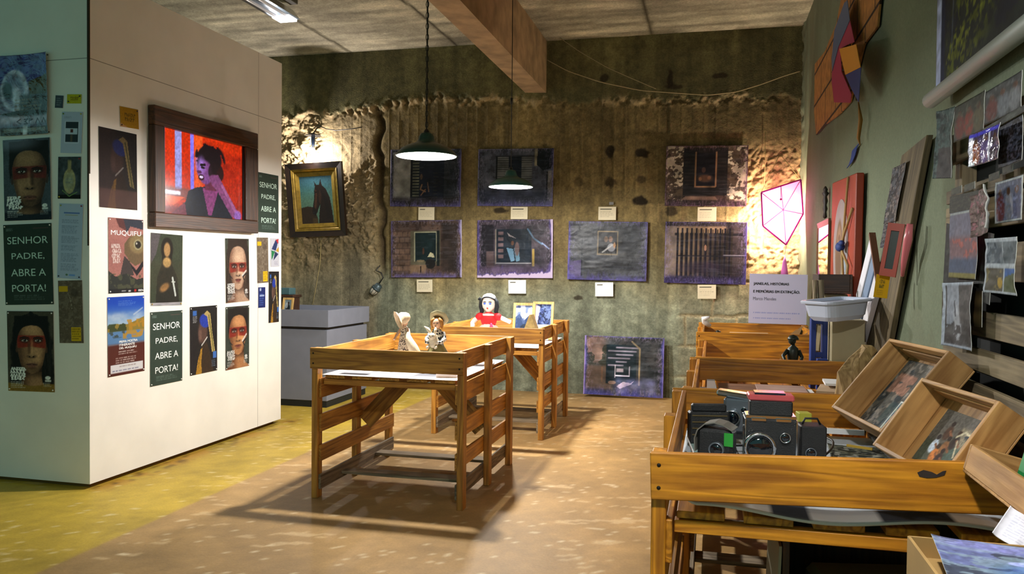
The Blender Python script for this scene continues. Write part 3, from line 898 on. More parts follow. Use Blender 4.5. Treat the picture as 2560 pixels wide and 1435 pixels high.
poster('portrait_poster', 'lower right face poster on the bright side, tanned woman with tied-back hair', 'poster', ((563, 768), (622, 763), (622, 914), (563, 926)), SIDE,
       lambda a: face(a, (212, 152, 100), (118, 72, 44), (70, 78, 66), (34, 28, 24), long_hair=False, band=(172, 42, 32), seed=13, stripe=True, fw=.36, dark_side=-1, ev=.60, mv=.36, cv=.22, tv=.93),
       PAPER, 'face posters with red painted masks', pin=WP, ink=.8)

def foil(a):
    a.c[:] = (112, 112, 140)
    a.rect(0, .62, 1, 1, (34, 40, 112)); a.put(a.noise(5, 4, 5) * a.m_rect(0, .62, 1, 1), (120, 116, 180), .7)
    a.ell(.3, .56, .28, .26, (190, 192, 216)); a.ell(.28, .56, .2, .2, (110, 116, 150), soft=.3); a.ell(.16, .56, .1, .1, (28, 34, 46), soft=.3); a.ell(.34, .48, .1, .12, (205, 205, 228), soft=.5)
    a.poly([(.58, .66), (1, .74), (1, .5), (.6, .5)], (74, 56, 26))
    a.rect(.4, .18, 1, .5, (60, 58, 66), .9, .03); a.poly([(0, .27), (.5, .32), (.6, .25), (.3, .22)], (40, 26, 22))
    a.words(.3, .3, .95, .46, 4, (150, 130, 110), .5, 4)
    a.rect(0, .14, 1, .24, (196, 186, 210), .8, .03); a.brush(.3, .13, 1, .21, 1, (60, 40, 60), 5)
    a.rect(0, 0, 1, .1, (58, 40, 40)); a.rect(.06, .04, .94, .085, (128, 124, 122)); a.rect(.45, 0, .55, .12, (222, 222, 232), .9, .02)
    a.grain(.3, 14)
poster('foil_poster', 'crumpled shiny silver and blue poster, topmost at the left edge of the partition', 'poster', ((5, 143), (124, 132), (128, 335), (8, 342)), FRONT, foil,
       print_mat('foil_print', .16, spec=1., bump=.9, bscale=11), wave=wrinkle(.02, 4, 6, 9), res=120, pin=KP)
def card(bg, ink, seed, n=3, m=.15):
    def fn(a):
        a.c[:] = bg; a.words(m, m, 1 - m, 1 - m, n, ink, .8, seed); a.grain(.1, 30, seed)
    return fn
poster('notice_card', 'tiny dark grey card beside the foil poster', 'card', ((139, 238), (159, 240), (159, 270), (139, 270)), FRONT, card((62, 74, 84), (110, 122, 130), 2, 4), res=30)
def signs(a, bg=(196, 168, 30)):
    a.c[:] = bg; a.brush(.25, .3, .8, .75, 2, (120, 96, 24), 8, .03); a.grain(.08, 20)
poster('notice_card', 'small yellow card pinned at the top of the shaded partition face', 'card', ((168, 236), (205, 236), (204, 259), (169, 259)), FRONT, lambda a: signs(a, (182, 172, 28)), res=40, pin={(1, 1): (20, 20, 20), (-1, -1): (30, 60, 30)})
def sheet_pic(a):
    a.c[:] = (176, 184, 206); a.rect(.16, .24, .86, .78, (196, 202, 220)); a.rect(.2, .27, .82, .76, (44, 54, 62)); a.rect(.2, .46, .78, .6, (190, 198, 215)); a.rect(.44, .50, .58, .58, (80, 40, 40))
    a.words(.14, .84, .5, .9, 2, (110, 116, 140), .7, 3); a.rect(.45, .28, .55, .45, (90, 80, 70))
poster('info_sheet', 'white sheet with a dark framed picture printed on it, right of the foil poster', 'paper', ((153, 279), (206, 281), (206, 383), (155, 383)), FRONT, sheet_pic, res=70, pin={(-1, 1): (90, 130, 40), (1, 1): (170, 170, 50)})
def bottle(a):
    a.c[:] = (40, 44, 46); a.put(a.noise(4, 6, 4), (110, 120, 130), .6)
    a.ell(.5, .42, .27, .3, (168, 156, 112)); a.rect(.42, .62, .58, .92, (150, 136, 96), 1, .03); a.ell(.5, .42, .2, .2, (150, 148, 120), soft=.4)
    a.words(.34, .36, .66, .5, 2, (120, 128, 130), .6, 3); a.rect(0, 0, 1, .1, (26, 24, 22)); a.line([(.2, .2), (.5, .06), (.85, .16)], .03, (120, 150, 90)); a.grain(.2, 12)
poster('bottle_poster', 'small dark poster of a pale round bottle on the shaded face', 'poster', ((145, 392), (203, 392), (203, 497), (147, 497)), FRONT, bottle, GLOSS, res=70, pin={(-1, 1): (60, 20, 20), (1, 1): (150, 40, 40), (-1, -1): (200, 190, 60)})
def textsheet(a):
    a.c[:] = (168, 182, 206); a.rect(.2, .87, .86, .885, (70, 100, 170)); a.rect(.26, .845, .8, .853, (150, 150, 120))
    for v0, v1, n in ((.74, .79, 3), (.6, .71, 6), (.47, .57, 5), (.37, .45, 5), (.22, .34, 6), (.1, .2, 6)): a.words(.13, v0, .88, v1, n, (120, 134, 160), .75, int(v0 * 99), .6)
    a.rect(.5, .035, .75, .06, (110, 150, 210)); a.ell(.4, .05, .05, .012, (90, 120, 90))
poster('info_sheet', 'long white sheet of blue-headed fine print on the shaded face', 'paper', ((146, 508), (206, 511), (206, 698), (147, 695)), FRONT, textsheet, res=150, pin={(-1, 1): (150, 160, 60), (1, 1): (130, 40, 50), (-1, -1): (20, 24, 40), (1, -1): (20, 24, 40)})
def kraft(a):
    a.c[:] = (112, 98, 80); a.put(a.noise(24, 60, 6), (60, 50, 42), .7); a.put(a.noise(9, 22, 8) > .58, (140, 128, 112), .35)
    a.line([(.4, .8), (.5, .7), (.55, .55)], .012, (170, 160, 140)); a.ell(.68, .8, .16, .06, (52, 42, 34), .5, soft=.4)
    a.rect(.03, .82, .4, .91, (196, 158, 24)); a.rect(.5, .03, .9, .25, (206, 168, 22)); a.words(.52, .05, .9, .24, 5, (120, 94, 20), .7, 3)
poster('kraft_flyer', 'speckled brown flyer with yellow blocks under the long sheet of print', 'flyer', ((147, 702), (207, 700), (209, 858), (149, 857)), FRONT, kraft, res=110, group='speckled brown flyers')
poster('kraft_flyer', 'speckled grey-brown flyer with yellow blocks on the bright side, near its far edge', 'flyer', ((643, 594), (671, 594), (669, 706), (641, 708)), SIDE, kraft, res=90, group='speckled brown flyers', pin={(-1, -1): (60, 20, 40)})

_poster = poster
def poster(*k, **w):
    w.setdefault('ink', .8)
    return _poster(*k, **w)
# --- bright side
poster('notice_card', 'yellow card pinned up left of the television, above the dark figure poster', 'card', ((299, 265), (346, 275), (345, 323), (299, 316)), SIDE, lambda a: (signs(a, (196, 148, 22)), a.poly([(0, .2), (.4, 0), (0, 0)], (226, 170, 110))), res=50, pin={(1, 1): (20, 20, 26), (-1, -1): (20, 20, 26)})
def scarf(a, dim=1.):
    # a dark figure turned away under a blue and straw-coloured headcloth
    a.c[:] = (24, 22, 24); a.put(a.noise(6, 9, 3), (52, 42, 34), .5)
    a.ell(.46, .62, .17, .17, [k * dim for k in (92, 66, 56)], soft=.25); a.ell(.36, .57, .06, .1, [k * dim for k in (128, 96, 84)], .7, soft=.6)
    a.ell(.54, .78, .2, .10, [k * dim for k in (40, 62, 170)], rot=-.35, soft=.15)
    a.poly([(.5, .88), (.62, .93), (.74, .88), (.8, .62), (.92, .28), (.8, .3), (.7, .62), (.62, .84)], [k * dim for k in (196, 170, 104)])
    a.line([(.68, .86), (.78, .58), (.86, .3)], .03, [k * dim for k in (90, 96, 40)])
    a.poly([(.2, 0), (.3, .24), (.42, .4), (.6, .46), (.72, .3), (.86, 0)], [k * dim for k in (58, 42, 28)])
    a.poly([(.2, 0), (.28, .2), (.38, .36), (.44, .38), (.4, .16), (.42, 0)], [k * dim for k in (182, 134, 44)])
    a.line([(.3, .1), (.36, .32)], .02, [k * dim for k in (110, 80, 30)])
    a.line([(.42, .42), (.62, .53)], .03, [k * dim for k in (226, 222, 214)])
    a.grain(.2, 40)
def scarf_full(a):
    scarf(a); a.rect(.1, .87, .24, .94, (60, 110, 190)); a.words(.1, .76, .26, .86, 5, (215, 215, 215), .8, 3); a.rect(.84, .2, .97, .3, (70, 120, 200)); a.words(.78, .07, .97, .18, 4, (130, 160, 190), .8, 6)
poster('headscarf_poster', 'dark poster of a turned figure in blue and yellow headcloth, lower row, bright side', 'poster', ((474, 768), (541, 763), (543, 925), (474, 940)), SIDE, scarf_full, group='headcloth posters', pin=WP)
poster('headscarf_poster', 'narrow-looking dark headcloth poster at the far edge of the bright side', 'poster', ((672, 678), (697, 679), (696, 804), (670, 808)), SIDE, scarf_full, group='headcloth posters', res=90)
def scarf_dim(a):
    scarf(a, .6); a.rect(0, 0, 1, .24, (84, 62, 58), .6, .03); a.put(a.noise(3, 5, 8) * a.m_rect(0, 0, 1, .24), (120, 84, 76), .5); a.put(a.m_ell(.05, .4, .5, .7, soft=.8), (96, 62, 60), .3)
poster('headscarf_poster', 'large murky headcloth poster directly left of the television', 'poster', ((247, 315), (342, 337), (341, 525), (246, 518)), SIDE, scarf_dim, PAPER, 'headcloth posters')
def muq(a):
    a.c[:] = (192, 128, 118); a.put(a.noise(3, 5, 2), (150, 92, 88), .6)
    a.poly([(.42, 1), (1, 1), (1, .86), (.62, .9), (.5, .8)], (54, 58, 70)); a.poly([(.2, 1), (.42, 1), (.5, .84), (.3, .88)], (98, 56, 54))
    a.poly([(.44, .66), (.6, .76), (1, .8), (1, .35), (.9, .4), (.76, .36), (.6, .42), (.44, .54)], (112, 92, 64))
    a.ell(.82, .66, .24, .13, (146, 124, 84), soft=.2); a.ell(.84, .655, .13, .075, (170, 160, 120)); a.ell(.84, .655, .09, .052, (40, 34, 26)); a.ell(.8, .67, .02, .012, (220, 215, 200))
    a.poly([(.5, .48), (.78, .3), (1, .44), (1, .36), (.8, .22), (.56, .4)], (30, 28, 34)); a.poly([(.3, .2), (.44, .5), (.6, .42), (.72, .24)], (66, 58, 56))
    a.poly([(0, .3), (.2, .22), (.5, .26), (.8, .18), (1, .2), (1, 0), (0, 0)], (44, 46, 42)); a.put(a.m_rect(0, .05, 1, .26) * (a.noise(9, 14, 4) > .55), (82, 86, 58), .7)
    a.rect(0, 0, 1, .055, (18, 18, 20)); a.rect(.55, .015, .62, .035, (225, 225, 225)); a.rect(.72, .01, .78, .045, (206, 44, 34)); a.rect(.84, .012, .96, .04, (210, 210, 210)); a.rect(.36, .02, .48, .035, (190, 190, 190))
    a.brush(.08, .4, .34, .66, 4, (236, 214, 206), 4, .02); a.grain(.1, 40)
o = poster('museum_poster', 'pinkish poster with a big bird-like eye, headed in white hand lettering', 'poster', ((268, 543), (357, 550), (358, 730), (272, 734)), SIDE, muq, pin=WP)
lettering('MUQUIFU', INK_W, o, .0, .30 * o['_h'], .86 * o['_w'], .075 * o['_h'])
def seated(a):
    # plain stand-in: a seated dark-haired figure against green
    a.c[:] = (52, 60, 44); a.put(a.noise(5, 7, 4), (84, 88, 64), .5)
    a.poly([(0, 1), (.3, 1), (.16, .7), (0, .55)], (110, 96, 108), .7)
    a.poly([(.16, 0), (.2, .36), (.34, .56), (.66, .56), (.84, .36), (.9, 0)], (38, 36, 28)); a.ell(.5, .78, .19, .17, (34, 28, 20)); a.rect(.34, .56, .66, .78, (34, 28, 20))
    a.ell(.5, .77, .1, .105, (182, 142, 92), soft=.2); a.ell(.5, .585, .13, .075, (206, 166, 104), soft=.25); a.ell(.43, .22, .15, .055, (168, 122, 72), soft=.4, rot=.4)
    a.put(a.noise(12, 16, 8) * a.m_rect(0, .2, 1, .6), (80, 66, 44), .35); a.line([(.68, .36), (.78, .1)], .05, (214, 222, 216)); a.line([(.66, .30), (.76, .30)], .02, (214, 222, 216)); a.grain(.15, 40)
poster('painting_poster', 'dark green poster of a seated long-haired figure under the television', 'poster', ((375, 582), (455, 588), (455, 755), (376, 757)), SIDE, seated, pin=None)
poster('paper_strip', 'white paper strip showing below the seated-figure poster', 'paper', ((376, 752), (454, 750), (454, 763), (377, 765)), SIDE, lambda a: a.put(a.noise(4, 2, 3), (226, 220, 230), 1), res=30, pin={(-1, -1): (190, 160, 40), (1, -1): (190, 160, 40)}, gap=.0005)
def lake(a):
    a.c[:] = (150, 190, 225); a.put(sst(.62, .95, a.V), (20, 74, 196), 1); a.put(a.m_rect(0, .62, 1, .8, .04) * a.noise(5, 12, 3), (222, 232, 240), .8); a.line([(.7, .76), (.95, .84)], .03, (200, 215, 235), .7)
    a.poly([(0, .62), (.2, .66), (.5, .64), (.75, .68), (1, .73), (1, .55), (0, .55)], (150, 128, 52)); a.put(a.m_rect(0, .56, .5, .66) * (a.noise(12, 16, 5) > .45), (52, 66, 34), .9); a.put(a.m_rect(.5, .55, 1, .7) * (a.noise(10, 16, 6) > .5), (196, 140, 36), .8)
    a.rect(0, .4, 1, .56, (96, 140, 190)); a.put(a.m_rect(.4, .46, 1, .56, .01) * (a.noise(9, 20, 7) > .45), (206, 150, 44), .85); a.put(a.m_rect(0, .48, .45, .56, .01) * (a.noise(9, 20, 9) > .5), (60, 70, 60), .8)
    a.put(1 - sst(.37, .42, a.V), (88, 36, 26), 1); a.words(.28, .88, .8, .95, 4, (140, 180, 240), .6, 2, .4)
    a.words(.28, .26, .8, .31, 2, (225, 214, 208), .8, 5); a.words(.2, .15, .84, .23, 3, (220, 206, 200), .8, 9); a.rect(.07, .035, .95, .14, (238, 236, 240)); a.words(.3, .095, .8, .125, 1, (150, 130, 130), .7, 3); a.words(.12, .05, .9, .075, 1, (90, 90, 130), .8, 7)
o = poster('lake_poster', 'bright blue landscape poster of a hill mirrored in water, lower left on the bright side', 'poster', ((266, 742), (359, 740), (361, 925), (270, 945)), SIDE, lake, pin=WP, res=140)
for s, v, w in (('PRIMA MOSTRA', .425, .50), ('ITINERANTE', .383, .42), ('DEL MUQUIFU', .341, .47)):
    lettering(s, INK_W, o, -.2 * o['_w'], (v - .5) * o['_h'], w * o['_w'], .03 * o['_h'], offset=.015, align='LEFT')
def geo(a):
    a.c[:] = (214, 214, 226); a.poly([(.1, .62), (.6, .95), (.95, .95), (.6, .56)], (46, 60, 110)); a.poly([(.6, .95), (.95, .98), (.9, .8)], (196, 48, 50)); a.poly([(.06, .58), (.52, .54), (.1, .22)], (40, 132, 74)); a.poly([(.5, .54), (.92, .44), (.3, .22)], (40, 52, 90)); a.poly([(.6, .56), (.95, .7), (.95, .5)], (206, 160, 40)); a.words(.4, .06, .85, .2, 4, (150, 150, 170), .7, 3)
poster('kite_flyer', 'pale flyer with coloured triangles at the far edge of the bright side', 'flyer', ((677, 595), (697, 597), (697, 665), (675, 668)), SIDE, geo, res=60)
def blue(a):
    a.c[:] = (30, 44, 112); a.rect(.2, .82, .4, .95, (190, 205, 235)); a.words(.15, .1, .85, .7, 6, (80, 110, 190), .8, 2); a.rect(.2, .56, .85, .62, (170, 190, 230))
poster('blue_flyer', 'little dark blue flyer below the grey-brown flyer on the bright side', 'flyer', ((645, 718), (663, 718), (662, 768), (645, 770)), SIDE, blue, res=40)

poster = _poster
# --- framed television
F, W, H = quad((370, 264), (632, 334), (629, 585), (368, 566), **SIDE)
F = F @ Matrix.Translation((0, 0, .003))
tv = thing('framed_television', 'television playing a reddish interview inside a broad dark wooden frame', 'television', M=F)
sF, sW, sH = quad((396, 313), (602, 371), (598, 552), (395, 530), **SIDE)
off = F.inverted() @ sF
cx, cy = off.translation.x, off.translation.y
for nm, sz, lc in (('frame_rail', (W, H / 2 - (cy + sH / 2), .06), (0, (H / 2 + cy + sH / 2) / 2, .03)), ('frame_rail', (W, H / 2 + (cy - sH / 2), .06), (0, (-H / 2 + cy - sH / 2) / 2, .03)),
                   ('frame_stile', (W / 2 + (cx - sW / 2), sH, .06), ((-W / 2 + cx - sW / 2) / 2, cy, .03)), ('frame_stile', (W / 2 - (cx + sW / 2), sH, .06), ((W / 2 + cx + sW / 2) / 2, cy, .03))):
    board(nm, sz, lc, tv, kind='dark', bevel=.006)
def tvpic(a):
    a.c[:] = (212, 52, 14); a.put(a.noise(14, 12, 3), (150, 26, 6), .5); a.put(a.m_rect(.5, 0, 1, .86, .04) * a.noise(20, 16, 5), (120, 14, 4), .7)
    for u0, u1, c in ((.0, .04, (190, 130, 220)), (.045, .145, (214, 50, 10)), (.15, .225, (150, 150, 214)), (.23, .32, (200, 44, 8)), (.325, .365, (130, 120, 250)), (.37, .47, (232, 84, 30))): a.rect(u0, .3, u1, 1, c)
    a.rect(.0, .2, .46, .32, (110, 66, 72), .8, .03); a.rect(0, .235, .21, .28, (235, 235, 255), 1, .012); a.poly([(.03, .22), (.26, .22), (.1, .08)], (236, 84, 40)); a.rect(0, 0, .3, .1, (110, 40, 60), .8, .03)
    a.poly([(.1, 0), (.22, .12), (.3, .2), (.42, .1), (.5, 0)], (110, 44, 62))
    a.poly([(.28, 0), (.26, .14), (.3, .3), (.4, .36), (.5, .38), (.66, .38), (.78, .26), (.86, 0)], (20, 26, 40)); a.poly([(.47, .36), (.54, .02), (.58, .02), (.67, .36)], (128, 56, 108))
    a.rect(.5, .34, .64, .48, (96, 36, 60)); a.ell(.5, .6, .1, .19, (112, 62, 124), rot=.15); a.put(a.m_ell(.44, .66, .06, .12, soft=.5), (150, 110, 196), .8)
    a.ell(.56, .74, .15, .17, (22, 12, 18)); a.put((a.noise(16, 14, 7) > .5) * a.m_ell(.57, .74, .19, .2), (22, 12, 18)); a.ell(.5, .58, .085, .13, (118, 66, 126), soft=.2); a.put(a.m_ell(.455, .64, .045, .1, soft=.6), (160, 120, 206), .8); a.ell(.64, .58, .1, .13, (26, 12, 18), .9)
    a.line([(.45, .645), (.5, .655)], .02, (20, 8, 14)); a.ell(.475, .615, .03, .012, (24, 10, 18)); a.ell(.43, .555, .03, .02, (90, 40, 80)); a.ell(.455, .49, .035, .04, (50, 14, 30)); a.ell(.455, .495, .022, .018, (220, 200, 240))
    a.poly([(.58, .5), (.66, .56), (.72, .46), (.86, .22), (.97, .04), (.9, 0), (.84, .04), (.66, .34), (.58, .42)], (128, 66, 110)); a.line([(.72, .42), (.9, .1)], .03, (170, 100, 150), .6); a.ell(.62, .49, .07, .06, (120, 62, 108), soft=.2); a.ell(.93, .05, .05, .07, (140, 90, 170), soft=.3)
    a.grain(.25, 70)
a = Art(150, 110, (0, 0, 0), sW, sH); tvpic(a)
sheet('screen', sW, sH, a, print_mat('screen_glow', .15, emit=1.1), Matrix.Translation((cx, cy, .02)), parent=tv)
MB().box((sW * .012, sH, .012), (cx + sW / 2 - .006, cy, .03)).build('screen_bezel', M_BLACK, tv)

# ================================================================== back wall: horse painting, window photographs, captions
F, W, H = quad((720, 412), (860, 404), (866, 588), (727, 594), y_=9.36)
F = F @ Matrix.Rotation(.10, 4, 'X')
hp = thing('horse_painting', 'painting of a dark horse in a gilt-lined brown frame under the wall lamp', 'painting', M=F)
def ring(mb, w0, h0, w1, h1, z0, z1):
    """frame moulding between two rectangles"""
    vs = []
    for w, h, z in ((w0, h0, 0), (w0, h0, z0), (w1, h1, z1), (w1, h1, 0)):
        vs += [(-w / 2, -h / 2, z), (w / 2, -h / 2, z), (w / 2, h / 2, z), (-w / 2, h / 2, z)]
    fs = [(k * 4 + i, k * 4 + (i + 1) % 4, k * 4 + 4 + (i + 1) % 4, k * 4 + 4 + i) for k in range(3) for i in range(4)] + [(12 + i, 12 + (i + 1) % 4, (i + 1) % 4, i) for i in range(4)]
    return mb.add(vs, fs)
ring(MB(), W, H, W - .15, H - .15, .055, .04).build('frame', mat('dark_frame', (38, 24, 16), .45, mottle=.3, mscale=12), hp)
mb = MB(); ring(mb, W - .15, H - .15, W - .20, H - .2, .045, .035); ring(mb, W - .2, H - .2, W - .24, H - .24, .04, .02); ring(mb, W - .24, H - .24, W - .34, H - .34, .032, .012)
mb.build('gilt_slip', mat('gilt', (150, 122, 46), .4, metal=.35, mottle=.3, mscale=20), hp)
def horse(a):
    a.c[:] = (72, 124, 118); a.put(sst(.5, 1, a.V), (56, 96, 122), .7); a.put(sst(.2, .6, 1 - a.V), (116, 142, 112), .5)
    a.poly([(0, .34), (.2, .37), (.4, .35), (.5, .1), (.5, 0), (0, 0)], (52, 38, 28))
    a.poly([(.37, .20), (.34, .27), (.37, .36), (.42, .52), (.44, .68), (.47, .77), (.45, .90), (.52, .81), (.6, .81), (.655, .93), (.69, .80), (.80, .72), (.90, .54), (.95, .28), (.98, 0), (.52, 0), (.55, .22), (.60, .40), (.55, .34), (.50, .24), (.44, .18)], (34, 24, 22))
    a.poly([(.41, .36), (.46, .56), (.48, .72), (.53, .66), (.5, .42), (.46, .3)], (92, 56, 38), .7); a.poly([(.62, .4), (.66, .6), (.62, .7), (.56, .6), (.56, .46)], (62, 40, 30), .7); a.ell(.5, .66, .025, .015, (10, 8, 8)); a.ell(.4, .24, .05, .045, (24, 20, 26)); a.ell(.385, .24, .015, .012, (60, 48, 48)); a.line([(.4, .17), (.46, .19)], .012, (12, 8, 8))
    a.rect(.34, 0, .5, .12, (84, 66, 40), .7, .02); a.poly([(.6, .76), (.84, .5), (.92, .1), (.78, .1), (.74, .45)], (24, 18, 18), .9); a.grain(.18, 40)
a = Art(80, 110, (0, 0, 0), W, H); horse(a)
sheet('canvas', W - .33, H - .33, a, print_mat('oil_paint', .35), Matrix.Translation((0, 0, .008)), parent=hp)

VINYL = print_mat('vinyl_print', .38, spec=.16, bump=.25, bscale=7)
def worn(a, seed, left=.3, right=.3, bot=.6, top=.15, c=(196, 186, 220), c2=(92, 84, 150)):  # distressed pale edges; the broad violet-white bottom is glare put into the print
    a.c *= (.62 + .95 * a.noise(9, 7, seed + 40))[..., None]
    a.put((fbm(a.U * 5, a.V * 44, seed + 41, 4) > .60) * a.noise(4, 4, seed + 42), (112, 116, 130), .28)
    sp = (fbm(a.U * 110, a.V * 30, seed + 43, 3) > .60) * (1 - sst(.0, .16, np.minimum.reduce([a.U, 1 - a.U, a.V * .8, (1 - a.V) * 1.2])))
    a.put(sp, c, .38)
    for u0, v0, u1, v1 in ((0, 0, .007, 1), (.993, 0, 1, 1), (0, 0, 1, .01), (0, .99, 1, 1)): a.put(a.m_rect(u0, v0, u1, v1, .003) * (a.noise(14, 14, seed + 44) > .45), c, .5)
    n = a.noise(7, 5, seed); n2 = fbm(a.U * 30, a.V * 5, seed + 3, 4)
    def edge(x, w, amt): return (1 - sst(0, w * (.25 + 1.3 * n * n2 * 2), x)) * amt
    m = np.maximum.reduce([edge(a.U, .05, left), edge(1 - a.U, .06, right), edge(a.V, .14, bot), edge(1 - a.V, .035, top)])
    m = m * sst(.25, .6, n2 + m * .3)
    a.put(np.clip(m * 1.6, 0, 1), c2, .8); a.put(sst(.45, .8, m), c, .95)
def base(a, seed, c=(40, 38, 42), c2=(72, 62, 62)):
    a.c[:] = c; a.put(a.noise(6, 5, seed), c2, .8); a.put(a.noise(22, 14, seed + 1) > .6, [k * .6 for k in c], .5)
def ph1(a):
    base(a, 3, (26, 32, 40), (48, 50, 54)); a.rect(.04, .1, .29, .95, (104, 104, 100), 1, .01); a.put(a.noise(5, 7, 4) * a.m_rect(.04, .1, .29, .95), (150, 146, 136), .8)
    a.rect(.285, .14, .315, 1, (10, 14, 18)); a.rect(.315, .16, .41, .95, (28, 34, 34))
    for k in range(15): a.rect(.315, .18 + k * .052, .41, .195 + k * .052, (112, 112, 92))
    a.rect(.41, .14, .76, .93, (16, 22, 34)); a.ell(.44, .52, .018, .05, (70, 56, 44)); a.line([(.45, .38), (.43, .3), (.5, .26)], .018, (110, 84, 62)); a.line([(.53, .42), (.55, .26)], .014, (92, 72, 58)); a.line([(.44, .2), (.5, .3)], .014, (110, 80, 60))
    for k in range(8): a.rect(.61, .16 + k * .06, .67, .17 + k * .06, (46, 44, 36))
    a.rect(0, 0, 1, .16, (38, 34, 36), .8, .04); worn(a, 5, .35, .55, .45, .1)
def ph2(a):
    base(a, 13, (58, 62, 76), (88, 90, 100)); a.rect(.24, .3, .26, .86, (14, 16, 20)); a.rect(.23, .86, .76, .88, (30, 32, 36))
    for u0, u1 in ((.26, .41), (.58, .72)):
        a.rect(u0, .3, u1, .86, (92, 94, 94))
        for k in range(14): a.rect(u0, .32 + k * .039, u1, .332 + k * .039, (44, 48, 50))
    a.rect(.41, .3, .58, .86, (18, 22, 32)); a.rect(.75, .7, .80, 1, (134, 128, 106), 1, .008); a.poly([(.79, 1), (.78, .72), (.86, .62), (1, .66), (1, 1)], (18, 20, 26)); a.rect(.91, .1, .93, .6, (20, 22, 28)); a.rect(.93, .1, .99, .62, (112, 108, 100), .8)
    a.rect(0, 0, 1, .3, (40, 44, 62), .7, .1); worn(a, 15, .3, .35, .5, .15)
def ph3(a):
    base(a, 23, (44, 34, 30), (66, 50, 44))
    st = a.noise(13, 14, 27) > .5
    for u0, u1 in ((0, .22), (.76, .99)): a.rect(u0, 0, u1, 1, (70, 58, 46)); a.put(a.m_rect(u0, .05, u1, 1) * st, (168, 156, 136), .95); a.put(a.m_rect(u0, .05, u1, 1) * (a.noise(22, 20, 29) > .57), (44, 34, 28), .8)
    a.rect(.22, .18, .76, .96, (28, 24, 24)); a.rect(.36, .32, .38, .9, (110, 84, 60)); a.rect(.61, .32, .63, .9, (128, 92, 66)); a.rect(.36, .31, .62, .335, (120, 90, 66)); a.rect(.38, .34, .61, .88, (22, 18, 22))
    a.ell(.47, .6, .025, .045, (58, 42, 36)); a.ell(.49, .46, .09, .06, (86, 60, 44), .8, soft=.4); a.ell(.43, .45, .02, .03, (120, 84, 60), .8); a.ell(.54, .47, .022, .03, (110, 76, 56), .8)
    for k in range(9): a.rect(.24, .36 + k * .06, .36, .367 + k * .06, (52, 44, 38)); a.rect(.63, .36 + k * .06, .74, .367 + k * .06, (48, 40, 36))
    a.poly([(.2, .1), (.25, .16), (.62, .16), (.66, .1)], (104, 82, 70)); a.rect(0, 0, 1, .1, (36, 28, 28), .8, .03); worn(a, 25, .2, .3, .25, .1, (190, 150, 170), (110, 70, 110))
def ph4(a):
    base(a, 33, (58, 46, 42), (94, 74, 62))
    for r in range(8):
        for c in range(4):
            if r < 7: a.rect(.02 + c * .075 + (r % 2) * .03, .12 + r * .1, .085 + c * .075 + (r % 2) * .03, .2 + r * .1, (122, 98, 80), .5, .008)
    a.rect(.28, .22, .70, .82, (84, 80, 64)); a.rect(.33, .28, .65, .80, (150, 150, 124)); a.rect(.345, .28, .64, .785, (18, 32, 34)); a.rect(.65, .2, .69, .82, (22, 30, 30))
    a.poly([(.52, .36), (.56, .44), (.6, .42), (.62, .35)], (176, 172, 138)); a.ell(.46, .46, .014, .06, (70, 48, 36)); a.ell(.56, .24, .07, .09, (24, 24, 24)); a.rect(.27, .06, .5, .22, (118, 96, 74), .8, .01); a.rect(.415, .08, .43, .2, (24, 18, 16)); a.ell(.42, .29, .06, .02, (120, 104, 78), .8)
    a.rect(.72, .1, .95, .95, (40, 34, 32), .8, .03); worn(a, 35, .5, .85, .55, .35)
def ph5(a):
    base(a, 43, (46, 42, 52), (78, 66, 72)); a.rect(.05, .2, .22, .92, (26, 24, 30)); a.rect(.25, .24, .72, .84, (18, 26, 36)); a.rect(.24, .24, .255, .84, (128, 118, 108)); a.rect(.25, .245, .72, .262, (150, 146, 150))
    for k in range(5): a.rect(.28, .34 + k * .1, .35, .4 + k * .1, (112, 88, 88), .8)
    a.poly([(.39, .52), (.48, .5), (.5, .3), (.45, .28)], (98, 134, 160)); a.poly([(.49, .52), (.55, .52), (.57, .3), (.52, .28)], (86, 120, 140)); a.ell(.53, .5, .03, .12, (96, 70, 66), .8); a.ell(.47, .6, .02, .04, (90, 60, 44)); a.poly([(.4, .78), (.44, .74), (.52, .68), (.42, .72)], (150, 140, 140))
    a.line([(.67, .84), (.75, .68), (.86, .58)], .02, (92, 122, 150), .9); a.line([(.86, .6), (.95, .5)], .015, (130, 150, 190), .8); a.rect(.73, .2, .76, .5, (148, 124, 60), .9, .006); a.rect(.12, .3, .22, .46, (96, 78, 78), .8, .01); a.rect(.12, .18, .22, .3, (84, 66, 66), .8, .01)
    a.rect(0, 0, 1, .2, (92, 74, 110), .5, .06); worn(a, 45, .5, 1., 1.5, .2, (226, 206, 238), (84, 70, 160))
def ph6(a):
    base(a, 53, (34, 40, 50), (60, 60, 62)); a.put(fbm(a.U * 3, a.V * 18, 57, 4), (84, 80, 76), .45); a.rect(.17, .06, .185, .7, (18, 22, 30)); a.poly([(0, .3), (.17, .34), (.17, .04), (0, .02)], (84, 70, 120), .6)
    a.rect(.37, .43, .635, .84, (120, 106, 82)); a.rect(.385, .455, .62, .82, (16, 16, 20)); a.ell(.48, .7, .025, .05, (108, 84, 66)); a.ell(.54, .7, .025, .05, (96, 72, 58)); a.ell(.55, .56, .05, .07, (128, 130, 136), .9); a.line([(.44, .48), (.56, .6)], .02, (150, 150, 150)); a.ell(.59, .6, .015, .05, (140, 110, 84))
    worn(a, 55, .6, .35, .45, .1, (150, 132, 220), (84, 74, 170))
